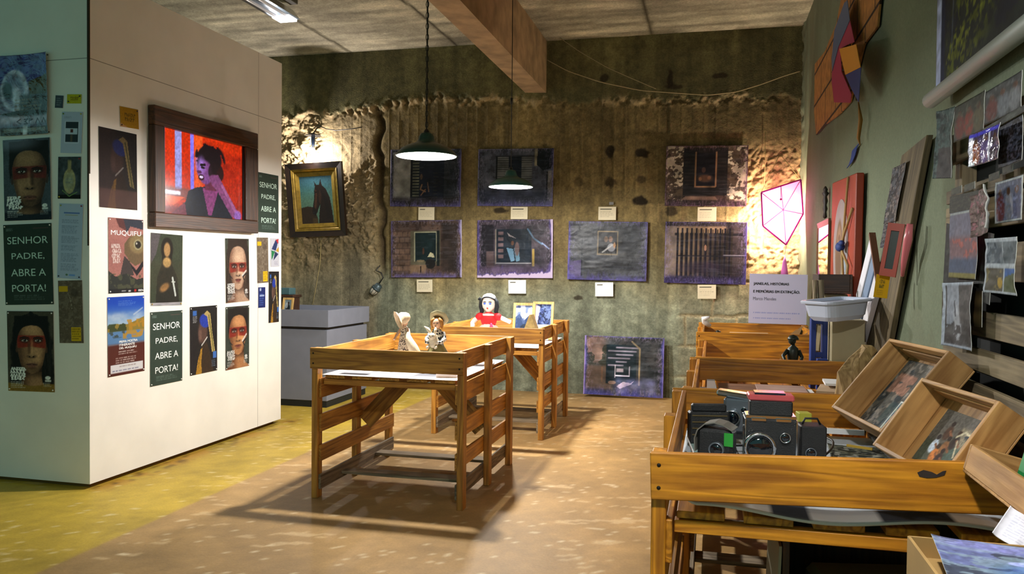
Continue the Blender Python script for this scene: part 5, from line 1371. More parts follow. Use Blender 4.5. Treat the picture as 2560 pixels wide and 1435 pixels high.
# silver movie camera
c_ = pix(1832, 1100, z_=BZ + .01)
t = thing('movie_camera', 'silver home movie camera with a grip plate, behind the other cameras', 'camera', (c_.x + .035, c_.y + .10, BZ), (0, 0, -.12), group='old cameras')
MB().box((.135, .06, .14), (0, 0, .09)).build('body', CG, t, bevel=.012)
MB().box((.165, .066, .022), (-.012, 0, .168), rot=(0, .1, 0)).build('top_plate', CS, t, bevel=.006)
MB().box((.10, .05, .02), (0, 0, .01)).build('foot', CB, t)
ringlens(t, 'lens', -.032, .085, -.03, .03, .03, CS); ringlens(t, 'viewfinder', .01, .115, -.03, .012, .008, CS)
MB().tube([(.05, -.034, .03), (.05, -.036, .09), (.05, -.034, .14)], .012, 8).build('grip', CS, t)
# black folding camera at the back left
c_ = pix(1770, 1104, z_=BZ + .01)
t = thing('folding_camera', 'black folding camera with a striped body at the back left of the cameras', 'camera', (c_.x, c_.y + .03, BZ), (0, 0, .2), group='old cameras')
MB().box((.15, .05, .12), (0, 0, .06)).build('body', CB, t, bevel=.006)
MB().box((.13, .03, .03), (0, 0, .133)).build('viewfinder_hood', CB, t, bevel=.006)
tr = MB()
for k in range(4): tr.box((.13, .003, .004), (0, -.027, .035 + k * .024))
tr.build('trim', mat('aged_brass', (140, 120, 80), .4, metal=.7), t)
ringlens(t, 'lens', .03, .055, -.025, .024, .05, CG)
# black camera with the grey leather flap, front left
c_ = pix(1792, 1142, z_=BZ + .02)
t = thing('camera', 'black camera in a grey flap case with a green sticker, front left of the cameras', 'camera', (c_.x, c_.y + .045, BZ), (0, 0, -.25), group='old cameras')
MB().box((.12, .07, .11), (0, 0, .055)).build('body', CB, t, bevel=.01)
fl = MB(); fl.add(*[(lambda P_: (P_, [(k, k + 1, k + 9, k + 8) for k in range(7)]))([(x, y, z) for y in (-.04, .04) for x, z in [(-.068, .03), (-.07, .075), (-.06, .105), (-.035, .128), (0, .136), (.03, .13), (.05, .12), (.062, .113)]])][0])
o = fl.build('case_flap', mat('grey_leather', (108, 106, 98), .6), t); md = o.modifiers.new('thick', 'SOLIDIFY'); md.thickness = .004
MB().box((.03, .004, .045), (.048, -.036, .08)).build('sticker', mat('green_sticker', (40, 150, 50), .5), t)
ringlens(t, 'lens', .01, .045, -.035, .026, .02, CG)
# small black box camera at the right
c_ = pix(1992, 1142, z_=BZ + .02)
t = thing('box_camera', 'plain black box camera at the right end of the row of cameras', 'camera', (c_.x + .05, c_.y + .05, BZ), (0, 0, .1), group='old cameras')
MB().box((.085, .09, .125), (0, 0, .0625)).build('body', CB, t, bevel=.004)
ringlens(t, 'lens', -.01, .035, -.045, .019, .008, CG)
MB().tube([(-.03, 0, .125), (-.02, 0, .145), (.02, 0, .145), (.03, 0, .125)], .004, 6).build('handle', CB, t)
# small lens stack
c_ = pix(1880, 1130, z_=BZ + .01)
t = thing('lens', 'small black lens with white beads standing between the silver and the big camera', 'lens', (c_.x + .0, c_.y + .03, BZ), (0, 0, 0))
MB().lathe([(.024, 0), (.026, .05), (.02, .055), (.022, .11), (.026, .115), (.026, .14), (.018, .145)], n=20).build('barrel', CB, t)
bd = MB()
for z_, x_ in ((.02, -.02), (.06, -.018), (.105, -.021)): bd.ell((x_, -.02, z_), (.009, .009, .011), 10, 6)
bd.build('bead', CS, t)
slab('film_box', 'yellow-green film box behind the big camera', 'box', (.045, .05, .13), (c_.x + .19, c_.y + .18, BZ + .066), mat('film_yellow', (176, 176, 60), .6), .2, bevel=.002)
def cable(pxs, z, r, lab):
    pts = [pix(a, b, z_=z) for a, b in pxs]
    out = []
    for k in range(len(pts) - 1):
        for s in range(5): out.append(pts[k].lerp(pts[k + 1], s / 5))
    out.append(pts[-1])
    for _ in range(3): out = [out[0]] + [(out[k - 1] + out[k] * 2 + out[k + 1]) / 4 for k in range(1, len(out) - 1)] + [out[-1]]
    return tag(MB().tube(out, r, 6).build('cable', M_BLACK), lab, 'cable')
cable([(1815, 1092), (1832, 1104), (1842, 1130), (1846, 1136)], BZ + .014, .004, 'black cable curling from the flap-case camera')
cable([(1815, 1114), (1845, 1114), (1868, 1113)], BZ + .004, .004, 'black cable lying straight between the flap-case camera and the lens')
cable([(2062, 1092), (2084, 1102), (2082, 1118), (2072, 1130), (2064, 1136)], BZ + .020, .004, 'black wire looping out beside the plain box camera')
paper('white paper sticking out at the right of the box camera', 
    .455, 2.84, BZ + .010, .10, .18, -.3, seed=8)
def oldphoto(seed, cs):
    def fn(a):
        a.c[:] = cs[0]; a.put(a.noise(5, 5, seed) > .5, cs[1], .8); a.put(fbm(a.U * 6, a.V * 22, seed + 4, 4) > .56, cs[2], .8); a.put(a.noise(16, 16, seed + 8) > .62, cs[3], .8); a.grain(.3, 30)
    return fn
GR = ((64, 72, 64), (40, 46, 44), (116, 118, 100), (150, 150, 140))
o = sheet('landscape_print', .34, .36, (lambda a: (oldphoto(3, GR)(a), a)[1])(Art(70, 60, (0, 0, 0), .34, .36)), GLOSS, Matrix.Translation((.60, 3.10, BZ - .026)) @ Matrix.Rotation(-.08, 4, 'Z'), wave=wrinkle(.01, 3, 3, 5), thick=.002)
tag(o, 'large dark landscape print lying between the cameras and the crates', 'photograph')
slab('pencil', 'short yellow pencil lying on the dark landscape print', 'pencil', (.09, .008, .008), (.53, 3.1, BZ + .016), mat('pencil_yellow', (196, 160, 60), .5), -.5)
slab('white_ruler', 'thin white strip lying along the back of the camera table', 'strip', (.38, .02, .02), (.41, 3.42, BZ + .01), PAP, -.02)

# ---- the tilted crates leaning on the right wall
def crate(label, o, th, S, L, D, arts, yaw=0., kind='crate', group='tilted wooden crates', slot=True):
    """open wooden box; o: far low rim corner, th: lean, S: slope width, L: length toward the viewer, D: depth"""
    d1 = Vector((math.cos(th), 0, math.sin(th))); yv = Vector((0, -1, 0)); n = d1.cross(yv)
    # local x = toward the viewer (-y), local y = up the slope, local z = out of the opening
    z_ = Vector((-math.sin(th), 0, math.cos(th)))
    x_ = d1.cross(z_).normalized() * 1
    if x_.dot(yv) < 0: x_ = -x_
    M = Matrix([[x_[i], d1[i], z_[i], 0] for i in range(3)] + [[0, 0, 0, 1]])
    if M.to_3x3().determinant() < 0: M = Matrix([[x_[i], d1[i], z_[i], 0] for i in range(3)] + [[0, 0, 0, 1]])
    M = Matrix.Translation(o) @ Matrix.Rotation(yaw, 4, 'Z') @ M
    t = thing('wooden_crate', label, 'crate', M=M, group=group)
    w = .014
    board('bottom_panel', (L - .002, S - .002, .008), (L / 2, S / 2, -D + .004), t, kind=kind, axis=1)
    h = D - .008
    board('end_panel', (w, S, h), (w / 2, S / 2, -h / 2), t, kind=kind, axis=1, bevel=.002)
    board('end_panel', (w, S, h), (L - w / 2, S / 2, -h / 2), t, kind=kind, axis=1, bevel=.002)
    board('side_panel', (L - 2 * w - .001, w, h), (L / 2, w / 2, -h / 2), t, kind=kind, bevel=.002)
    if slot:
        hh = h * .30
        board('side_panel', (L - 2 * w - .001, w, hh), (L / 2, S - w / 2, -hh / 2), t, kind=kind, bevel=.002)
        board('side_panel', (L - 2 * w - .001, w, h - hh - .016), (L / 2, S - w / 2, -h + (h - hh - .016) / 2), t, kind=kind, bevel=.002)
    else:
        board('side_panel', (L - 2 * w - .001, w, h), (L / 2, S - w / 2, -h / 2), t, kind=kind, bevel=.002)
    out = []
    for k, (nm, lab, u0, v0, uw, vh, rot, fn, mt) in enumerate(arts):
        a = Art(80, max(20, int(80 * vh / uw)), (0, 0, 0), uw, vh); fn(a)
        s_ = sheet(nm, uw, vh, a, mt, M @ Matrix.Translation((u0, v0, -D + .010 + .003 * k)) @ Matrix.Rotation(rot, 4, 'Z'), thick=.0015)
        tag(s_, lab, 'photograph')
    return t
def collage(a):
    a.c[:] = (56, 62, 66); a.put(a.noise(9, 7, 3) > .5, (92, 88, 80), .8); a.put(a.noise(14, 9, 5) > .6, (150, 140, 130), .7); a.put(a.m_rect(.05, .5, .4, .8) * (a.noise(12, 12, 7) > .4), (180, 130, 110), .8); a.put(a.m_rect(.3, .1, .9, .4), (40, 66, 70), .5); a.grain(.3, 30)
def street(a):
    a.c[:] = (130, 140, 140); a.rect(.03, .03, .97, .97, (74, 96, 110)); a.put(a.noise(8, 9, 5) > .52, (130, 146, 120), .8); a.put(a.noise(11, 9, 8) > .6, (30, 46, 90), .8); a.put(a.m_ell(.6, .5, .12, .3), (190, 205, 200), .6); a.line([(0, .97), (1, .97)], .03, (225, 230, 225)); a.line([(.03, 0), (.03, 1)], .03, (210, 215, 210))
def family(a):
    a.c[:] = (96, 92, 84); a.put(a.noise(5, 5, 5), (76, 72, 66), .7); a.rect(0, 0, 1, .42, (74, 80, 66), .9, .04); a.put(a.m_rect(.5, 0, 1, .7, .05) * (a.noise(9, 6, 4) > .45), (64, 84, 74), .9); a.put(a.m_rect(.55, .45, 1, .8, .04) * (a.noise(12, 6, 7) > .5), (146, 134, 110), .8)
    for u, v, c, hc in ((.34, .62, (70, 48, 34), (40, 26, 20)), (.24, .34, (186, 198, 214), (34, 26, 24)), (.46, .38, (138, 96, 60), (40, 28, 22)), (.58, .52, (48, 38, 34), (60, 42, 32)), (.36, .2, (196, 120, 62), (50, 36, 28)), (.5, .16, (60, 44, 40), (40, 30, 26))):
        a.ell(u, v, .075, .13, c, soft=.2); a.ell(u - .01, v + .17, .04, .05, hc); a.line([(u + .02, v + .04), (u + .12, v - .04)], .035, (130, 86, 60))
    a.line([(.55, .62), (.66, .74), (.9, .66)], .03, (200, 190, 160)); a.line([(.62, .56), (.74, .3)], .025, (190, 180, 150)); a.line([(.7, .66), (.95, .74)], .025, (50, 60, 70)); a.grain(.3, 40)
def night(a):
    a.c[:] = (52, 58, 72); a.put(a.noise(5, 4, 2) > .5, (96, 104, 150), .8); a.put(fbm(a.U * 4, a.V * 16, 5, 4) > .55, (120, 140, 150), .7); a.put(a.m_rect(0, .8, 1, 1, .1) * a.noise(8, 6, 8), (150, 150, 220), .9); a.ell(.55, .4, .28, .2, (60, 92, 150), .6, soft=.4); a.ell(.55, .3, .26, .12, (130, 76, 54), .8); a.ell(.55, .3, .16, .05, (170, 186, 240)); a.put(a.m_ell(.8, .25, .3, .12) * a.noise(6, 16, 9), (190, 190, 170), .8); a.ell(.45, .6, .1, .05, (160, 170, 230), .8); a.grain(.25, 30)
cA = crate('tilted open wooden crate leaning on the wall pallet, the farther of two beside the cameras', (.475, 3.42, .955), .90, .36, .50, .112,
           [('crate_photos', 'dark collage of old photos lining the farther tilted crate', .26, .18, .44, .31, 0, collage, GLOSS), ('crate_photo', 'white-edged street photo at the near low corner of the farther crate', .34, .095, .20, .14, .03, street, GLOSS)], yaw=.18)
cB = crate('tilted wooden crate nearer the viewer of two, with a family photo inside', (.535, 2.90, .917), .97, .28, .48, .108,
           [('crate_photo', 'photo of people sitting on rocks inside the nearer tilted crate', .21, .135, .27, .20, .0, family, GLOSS)], yaw=.18)
slab('picture_board', 'dark board under the lower edges of the two tilted crates', 'board', (.14, .9, .012), (.69, 3.0, BZ - .003), mat('dark_board', (52, 54, 52), .6), .0)
# third crate across the near rail, cardboard box below, papers
cC = crate('weathered wooden crate with a green lining at the right edge, nearest the viewer', (.6545, 2.275, 1.060), -.25, .21, .48, .075,
           [], slot=False)
gM = cC.matrix_world @ Matrix.Translation((.26, .11, .013))
tag(MB().box((.22, .09, .15)).build('green_book', mat('green_cover', (20, 128, 64), .5), None, M=gM, bevel=.003), 'bright green book standing in the weathered crate at the right edge', 'book')
bxx = thing('cardboard_box', 'tall brown cardboard box in the lower right corner with a bluish photo on top', 'box', (.58, 1.62, 0))
KR = mat('cardboard', (150, 120, 70), .8, mottle=.12, mscale=6)
b = MB()
for sz, lc in (((.36, .006, .96), (0, .15, .48)), ((.36, .006, .96), (0, -.15, .48)), ((.006, .30, .96), (-.18, 0, .48)), ((.006, .30, .96), (.18, 0, .48)), ((.36, .3, .006), (0, 0, .003))): b.box(sz, lc)
b.build('body', KR, bxx)
b = MB().box((.35, .15, .005), (0, .08, .925), rot=(-.12, 0, 0)); b.build('flap', KR, bxx)
b = MB().box((.35, .15, .005), (0, -.08, .925), rot=(.12, 0, 0)); b.build('flap', KR, bxx)
a = Art(90, 70, (0, 0, 0), .30, .24); night(a)
tag(sheet('photo_print', .32, .25, a, GLOSS, Matrix.Translation((.572, 1.575, .966)) @ Matrix.Rotation(-.12, 4, 'Z') @ Matrix.Rotation(.03, 4, 'X'), wave=wrinkle(.01, 2, 2, 3)), 'glossy bluish photo curling on top of the cardboard box in the lower right corner', 'photograph')
a = Art(40, 40, (226, 224, 236), .13, .15); a.words(.2, .1, .9, .9, 9, (170, 170, 196), .6, 4, .3)
A_ = pix(2552, 1337, y_=1.815)
tag(sheet('paper_sheet', .085, .075, a, PAPER, frame(A_, (.75, -.35, -.42), (.35, .45, .55)), wave=wrinkle(.012, 2, 2, 7)), 'bent white leaf of print sticking out at the right edge above the cardboard box', 'paper')
# under the table
dk = thing('wooden_chest', 'dark open wooden chest standing under the camera table', 'chest', (.505, 2.67, .107))
board('front_panel', (.58, .02, .44), (0, -.23, .22), dk, kind='dark'); board('side_panel', (.02, .44, .60), (-.28, 0, .30), dk, kind='dark'); board('side_panel', (.02, .44, .60), (.28, 0, .30), dk, kind='dark'); board('back_panel', (.54, .02, .60), (0, .21, .30), dk, kind='dark'); board('bottom_panel', (.54, .42, .02), (0, 0, .012), dk, kind='dark')
slab('rolled_papers', 'tall yellowed paper bundle standing in the dark chest under the camera table', 'paper', (.34, .26, .42), (.5, 2.66, .342), mat('old_paper', (150, 130, 80), .8), .2, bevel=.02)
slab('picture_board', 'thin pale-edged board leaning against the dark chest under the camera table', 'board', (.008, .42, .58), (.20, 2.66, .40), mat('pale_edge', (150, 140, 116), .7), rot=(0, .03, 0))

# ================================================================== the tables behind it
# table 4
t = thing('foam_corner', 'white foam corner piece at the left on the second right-hand table', 'foam', (-.006, 4.55, BED + .002))
MB().prism([(-.05, 0), (.03, 0), (.045, .035), (.03, .09), (-.012, .09), (-.012, .045), (-.05, .045)], -.03, .03).build('foam', mat('foam_white', (236, 234, 240), .8), t, rot=RX)
for i in range(1): pass
slab('wooden_plank', 'reddish brown flat box lid lying on the second right-hand table beside the foam corner', 'lid', (.20, .30, .06), (.145, 4.52, BED + .032), wood('redwood', 0, (110, 74, 54), (150, 108, 84)), 0, bevel=.002)
slab('wooden_plank', 'pinkish white board lying right of the brown lid on the second right-hand table', 'board', (.26, .30, .06), (.375, 4.54, BED + .032), wood('pinkwood', 0, (190, 150, 138), (226, 194, 182)), 0, bevel=.002)
slab('white_card', 'narrow white card between the pinkish board and the brown cards', 'card', (.026, .26, .05), (.5275, 4.5, BED + .028), PAP, 0)
CK = mat('kraft_sheet', (186, 158, 128), .8, mottle=.1)
slab('cardboard_sheet', 'lowest of the pale brown card sheets piled on the second right-hand table', 'cardboard', (.26, .34, .02), (.69, 4.38, BED + .012), CK, .12, group='pale brown card sheets')
slab('cardboard_sheet', 'upper pale brown card sheet, askew on the pile of the second right-hand table', 'cardboard', (.24, .28, .012), (.68, 4.50, BED + .075), CK, -.2, group='pale brown card sheets')
slab('cardboard_sheet', 'middle pale brown card sheet of the pile, with a dark gap under it', 'cardboard', (.2, .3, .03), (.69, 4.42, BED + .044), mat('kraft_dark', (120, 100, 80), .8), .05, group='pale brown card sheets')
slab('paper_pad', 'thin white pad lying on top of the brown card sheets', 'paper', (.24, .2, .012), (.72, 4.60, BED + .10), PAP, -.05)
# driftwood on its end
d0 = [pix(a, b, y_=yy) for a, b, yy in ((2112, 985, 3.95), (2122, 945, 3.98), (2142, 912, 4.02), (2162, 886, 4.08), (2172, 872, 4.1))]
lg = MB(); lg.tube(d0, [.060, .058, .052, .046, .036], 6)
lg.sm = [False] * len(lg.sm)
for k, (x, y, z) in enumerate(lg.v): lg.v[k] = (x + .012 * math.sin(z * 60 + y * 90), y + .012 * math.sin(x * 80 + z * 20), z - (.0 if k > 6 else .05))
tag(lg.build('driftwood_log', WOODS['drift'](2), bevel=.004), 'rough pale driftwood log leaning up at the right end of the second right-hand table', 'log')
# table 5
paper('white sheet lying on the third right-hand table left of the statuette', .27, 5.56, BED + .075, .26, .3, .1, seed=12)
slab('book', 'dark book under the white sheet on the third right-hand table', 'book', (.42, .34, .07), (.25, 5.62, BED + .036), mat('book_dark', (44, 34, 28), .6), .02, bevel=.003)
slab('orange_booklet', 'small orange booklet left of the white sheet on the third right-hand table', 'booklet', (.09, .16, .02), (.06, 5.46, BED + .082), mat('orange_cover', (206, 140, 70), .6), .2)
slab('white_box', 'small white box right of the statuette on the third right-hand table', 'box', (.1, .14, .09), (.60, 5.44, BED + .046), PAP, .2, bevel=.003)
f_ = pix(1982, 905, y_=5.3)
t = thing('statuette', 'dark bronze statuette of a capped figure leaning on a stick', 'statuette', (f_.x, 5.3, BED + .002))
BR = mat('bronze', (34, 40, 32), .4, metal=.4)
b = MB(); b.lathe([(.046, 0), (.048, .02), (.036, .04), (.030, .09), (.034, .13), (.04, .165), (.042, .195), (.034, .215), (.014, .23), (.012, .245)], n=20, sx=.9, sy=.75)
b.ell((-.006, -.005, .262), (.024, .026, .028)); b.lathe([(.036, .268), (.034, .276), (.024, .292), (.0, .3)], n=18)
b.tube([(-.032, -.01, .20), (-.062, -.025, .165), (-.048, -.05, .135), (-.076, -.055, .125)], [.014, .012, .010, .009], 8); b.tube([(.032, -.01, .20), (.052, -.02, .16), (.04, -.05, .125), (.012, -.056, .12)], [.014, .012, .010, .009], 8)
b.build('figure', BR, t); MB().tube([(-.078, -.056, 0), (-.078, -.056, .15)], .004, 6).build('stick', mat('stick_pale', (150, 140, 110), .6), t)
bf = thing('blue_trestle', 'narrow blue painted wooden trestle with cream strips, standing beside the tub', 'trestle', (pix(2046, 860, y_=5.07).x, 5.07, BED + .002), (0, 0, .15))
BL = mat('blue_paint', (24, 52, 130), .5, mottle=.15)
for sx in (-.034, .034): MB().box((.03, .04, .42), (sx, 0, .21)).build('stile', BL, bf, bevel=.003)
for z in (.03, .2, .40): MB().box((.06, .035, .03), (0, 0, z)).build('rail', BL, bf, bevel=.003)
MB().box((.022, .02, .15), (-.006, -.004, .30), rot=(0, .08, 0)).box((.02, .02, .14), (.004, -.004, .11), rot=(0, -.06, 0)).build('strip', mat('cream_strip', (222, 204, 168), .6), bf)
slab('blue_box', 'small blue box with a white label at the foot of the blue trestle', 'box', (.06, .05, .185), (pix(2056, 900, y_=4.97).x, 4.985, BED + .095), BL, 0, bevel=.003)
slab('brown_card', 'brown card leaning on the little blue box', 'card', (.05, .006, .17), (pix(2075, 893, y_=5.0).x - .0, 4.948, BED + .09), mat('card_brown', (110, 84, 52), .8), rot=(0, .15, 0))
# cardboard box carrying the tub, wooden tray behind
slab('cardboard_box', 'plain pale cardboard box under the white tub', 'box', (.18, .26, .42), (.775, 5.09, BED + .212), mat('pale_card', (172, 160, 128), .8, mottle=.06), .0, bevel=.003)
p = pix(2092, 770, y_=5.55)
slab('cardboard_box', 'tall pale cardboard box behind the tub, carrying the dark tray', 'box', (.14, .2, p.z + .09 - BED), (p.x - .02, 5.55, (p.z + .09 + BED) / 2 + .002), mat('pale_card', (172, 160, 128), .8), 0, bevel=.003)
zt = p.z + .095
t = thing('wooden_tray', 'dark brown wooden tray on the tall cardboard box behind the tub', 'tray', (p.x - .04, 5.5, zt))
board('tray_bottom', (.20, .30, .015), (0, 0, .01), t, kind='dark')
for s in (-1, 1): board('side_panel', (.015, .3, .11), (s * .093, 0, .07), t, kind='dark')
board('front_panel', (.17, .012, .11), (0, -.145, .07), t, kind='dark')
for k, (x0, dx, lab) in enumerate(((2040, .03, 'slim grey-brown stick leaning left of the dark tray'), (2055, .05, 'thicker brown stick leaning beside the dark tray'))):
    a0, a1 = pix(x0 + 2, 860, y_=5.27), pix(x0 - 4, 700, y_=5.3)
    a0.z = BED + .004
    tag(MB().tube([a0, a0.lerp(a1, .5) + Vector((.006, 0, 0)), a1], .014 + .006 * k, 7).build('wooden_stick', WOODS['grey'](2)), lab, 'stick')
# white plastic tub
A_, B_ = pix(2042, 765, y_=4.62), pix(2210, 744, y_=4.82)
zt = 1.30
tc_ = (A_ + B_) / 2
ang = math.atan2(B_.y - A_.y, B_.x - A_.x) + .12
t = thing('plastic_tub', 'white plastic tub resting on the cardboard box under a yellow note', 'tub', (tc_.x - .056, tc_.y + .10, BED + .432), (0, -.08, ang))
def rrect(w, d, r, n=5):
    out = []
    for cx, cy, a0 in ((w / 2 - r, d / 2 - r, 0), (-w / 2 + r, d / 2 - r, math.pi / 2), (-w / 2 + r, -d / 2 + r, math.pi), (w / 2 - r, -d / 2 + r, 1.5 * math.pi)):
        for k in range(n + 1): out.append((cx + r * math.cos(a0 + k * math.pi / 2 / n), cy + r * math.sin(a0 + k * math.pi / 2 / n)))
    return out
def loft(mb, loops):
    n = len(loops[0][0]); vs = []; fs = []
    for lp, z in loops: vs += [(x, y, z) for x, y in lp]
    for k in range(len(loops) - 1):
        for i in range(n): fs.append((k * n + i, k * n + (i + 1) % n, (k + 1) * n + (i + 1) % n, (k + 1) * n + i))
    fs.append(tuple(reversed(range(n)))); fs.append(tuple((len(loops) - 1) * n + i for i in range(n)))
    return mb.add(vs, fs, False)
TBM = mat('tub_plastic', (196, 204, 224), .35)
loft(MB(), [(rrect(.23, .18, .05), 0), (rrect(.265, .215, .05), .025), (rrect(.288, .24, .05), .10), (rrect(.275, .23, .045), .10), (rrect(.22, .17, .04), .008)]).build('body', TBM, t)
loft(MB(), [(rrect(.315, .27, .05), .098), (rrect(.32, .275, .05), .108), (rrect(.31, .265, .05), .114), ][:3] + [(rrect(.275, .23, .045), .114), (rrect(.275, .23, .045), .098)]).build('rim', TBM, t)
# table 6
slab('book', 'pale worn book lying on the farthest right-hand table under the sign', 'book', (.36, .24, .055), (.36, 7.95, BED + .075), mat('worn_book', (206, 176, 140), .8, mottle=.1), .04, bevel=.004)
slab('book', 'white book beneath the pale worn one on the farthest right-hand table', 'book', (.5, .3, .045), (.38, 7.92, BED + .024), PAP, -.03, bevel=.003)
slab('white_box', 'flat white box at the right on the farthest right-hand table', 'box', (.18, .2, .045), (.745, 7.85, BED + .024), PAP, .1, bevel=.003)
for k, (a_, lab) in enumerate(((1790, 'tiny dark pebble on the left of the farthest right-hand table'), (1801, 'larger dark pebble next to the tiny one on the farthest right-hand table'))):
    q_ = pix(a_, 827, y_=7.9); tag(MB().ell((0, 0, .02), (.024 + .008 * k, .03, .022 + .012 * k), 12, 8).build('pebble', BR, None, (q_.x - .02 * k, 7.9 + .07 * k, BED + .058 + .012 * k)), lab, 'stone')
slab('grey_sheet', 'grey cloth pad under the pebbles on the farthest right-hand table', 'cloth', (.18, .4, .055), (.02, 7.85, BED + .028), mat('grey_felt', (90, 84, 70), .9), 0)
q_ = pix(2000, 826, y_=7.55); tag(MB().lathe([(.035, 0), (.03, .05), (.04, .09), (.02, .13), (.026, .16), (.01, .19)], n=14).build('dark_figurine', BR, None, (q_.x, 7.55, BED + .002)), 'little dark figurine at the right on the farthest right-hand table', 'figurine')
lf = MB()
for k, (dx, L_) in enumerate(((0, .2), (.05, .24), (.09, .18))):
    lf.prism([(dx, 0), (dx + .04, .06), (dx + .11, L_), (dx + .04, L_ * .72), (dx + .0, .08)], k * .012, k * .012 + .004)
q_ = pix(1960, 826, y_=7.3); tag(lf.build('husk_bundle', mat('leaf_tan', (176, 142, 96), .8), None, M=Matrix.Translation((q_.x, 7.3, BED + .002)) @ Matrix.Rotation(RX[0], 4, 'X')), 'bundle of dry tan husks standing at the right of the farthest table', 'husks')
cu_ = MB(); 
q_ = pix(1761, 804, y_=7.5); cu_.tube([(q_.x + .05, 7.5, q_.z - .04), (q_.x, 7.48, q_.z + .0), (q_.x - .01, 7.46, q_.z + .03), (q_.x + .045, 7.45, q_.z + .045)], [.02, .026, .022, .012], 8)
tag(cu_.build('paper_curl', PAP), 'curl of white paper hanging over the left rail of the farthest right-hand table', 'paper')
# the lettered sign
Fm, W, H = quad((1869, 683), (2020, 688), (2015, 811), (1876, 808), y_=8.18)
Fm = Fm @ Matrix.Translation((0, 0, .0))
def signart(a):
    a.c[:] = (190, 186, 214); [a.rect(.08 + k * .035, v - .012, .08 + k * .035 + (.027 if k % 3 else .018), v + .012, (120, 128, 192), .75, .003) for v, n in ((.215, 23), (.105, 19)) for k in range(n)]
a = Art(120, 100, (190, 186, 214), W, H); signart(a)
sg = tag(sheet('text_sign', W, H, a, print_mat('sign_print', .6), Fm, thick=.008), 'pale lilac sign with bold black heading standing behind the farthest right-hand table', 'sign')
for s, v, w, h, m_, off in (('JANELAS, HISTÓRIAS', .80, .61, .062, INK_K, .0025), ('E MEMÓRIAS EM EXTINÇÃO.', .645, .80, .062, INK_K, .0025), ('Marco Mendes', .50, .40, .05, INK_G, 0)):
    lettering(s, m_, sg, (.07 - .5) * W, (v - .5) * H, w * W, h * 1.3 * H, z=.0095, offset=0, bold=off, align='LEFT')

# ================================================================== kites
KP_ = [(1903, 481), (2002, 449), (2008, 535), (1965, 612), (1907, 565)]
yk = 9.05
kp = [pix(a, b, y_=yk) for a, b in KP_]
kc = sum(kp, Vector()) / 5
t = thing('pink_kite', 'glowing pink five-sided paper kite hung in the far right corner', 'kite', kc)
m = bpy.data.materials.new('pink_tissue'); m.use_nodes = True; nt = m.node_tree; nt.nodes.clear()
out = N(nt, 'ShaderNodeOutputMaterial'); tr = N(nt, 'ShaderNodeBsdfTranslucent'); df = N(nt, 'ShaderNodeBsdfDiffuse'); mx = N(nt, 'ShaderNodeMixShader'); mx.inputs[0].default_value = .35
tr.inputs[0].default_value = lin((250, 190, 226)) + (1,); df.inputs[0].default_value = lin((240, 150, 205)) + (1,)
nt.links.new(tr.outputs[0], mx.inputs[1]); nt.links.new(df.outputs[0], mx.inputs[2]); nt.links.new(mx.outputs[0], out.inputs[0])
pl = [(p - kc) for p in kp]
mb = MB(); n_ = 5; cen = Vector((0, -.03, 0))
vs = [tuple(v) for v in pl] + [tuple(cen)] + [(v.x, v.y + .0012, v.z) for v in pl] + [(0, -.0288, 0)]
mb.add(vs, [(i, (i + 1) % 5, 5) for i in range(5)] + [(6 + (i + 1) % 5, 6 + i, 11) for i in range(5)] + [(i, 6 + i, 6 + (i + 1) % 5, (i + 1) % 5) for i in range(5)])
mb.build('sail', m, t, fix=False)
MAG = mat('magenta_tape', (226, 30, 170), .5)
mb = MB()
for i in range(5): mb.tube([pl[i], pl[(i + 1) % 5]], .009, 6)
mb.build('edge_tape', MAG, t)
STK = mat('kite_stick', (246, 214, 232), .6)
mb = MB(); mb.tube([pl[3], cen + Vector((0, .024, 0)), (pl[0] + pl[1]) / 2], .004, 5); mb.tube([pl[0], cen + Vector((0, .024, 0)), pl[2]], .004, 5); mb.tube([pl[1], cen + Vector((0, .024, 0)), pl[4]], .004, 5); mb.build('stick', STK, t)
mb = MB(); q = (pl[0] + pl[1]) / 2; mb.tube([q + Vector((0, -.01, 0)), q + Vector((0, -.03, -.14))], .003, 5); mb.ell(q + Vector((0, -.03, -.145)), .012, 8, 6); mb.build('bridle', mat('bridle_red', (190, 40, 110), .6), t)
mb = MB(); top = pix(1950, 385, y_=YB - .08) - kc; mb.tube([pl[0], top], .003, 5); mb.tube([pl[1], top], .003, 5); mb.build('hanging_line', mat('string', (190, 170, 110), .9), t)
a0, a1 = pix(1962, 640, y_=yk) - kc, pix(1962, 682, y_=yk) - kc
mb = MB(); mb.tube([pl[3], a0], .002, 5); mb.lathe([(.004, 0), (.02, -.06), (.034, -.16), (.04, -.2)], c=tuple(a0), n=10); mb.build('tail', mat('tail_tissue', (214, 110, 190), .7), t)
# the lamp that lights it from behind
t = thing('kite_lamp', 'bare bulb hidden behind the pink kite in the corner', 'lamp', (.70, 9.26, 2.10))
MB().lathe([(.016, .055), (.022, .05), (.02, .0), (.014, -.01)], n=12).build('socket', M_BLACK, t)
MB().lathe([(.012, -.01), (.026, -.035), (.03, -.06), (.02, -.085), (.0, -.092)], n=16).build('bulb', mat('lit_bulb_warm', (255, 255, 255), .4, emit=(255, 226, 190), es=20), t)
MB().tube([(0, 0, .05), (.01, .06, .10), (.015, .16, .12)], .006, 6).build('bracket', M_BLACK, t)
bulb_light('bulb_light', t, (0, -.045, -.05), KITE_LAMP_W, (1, .86, .66), .03)

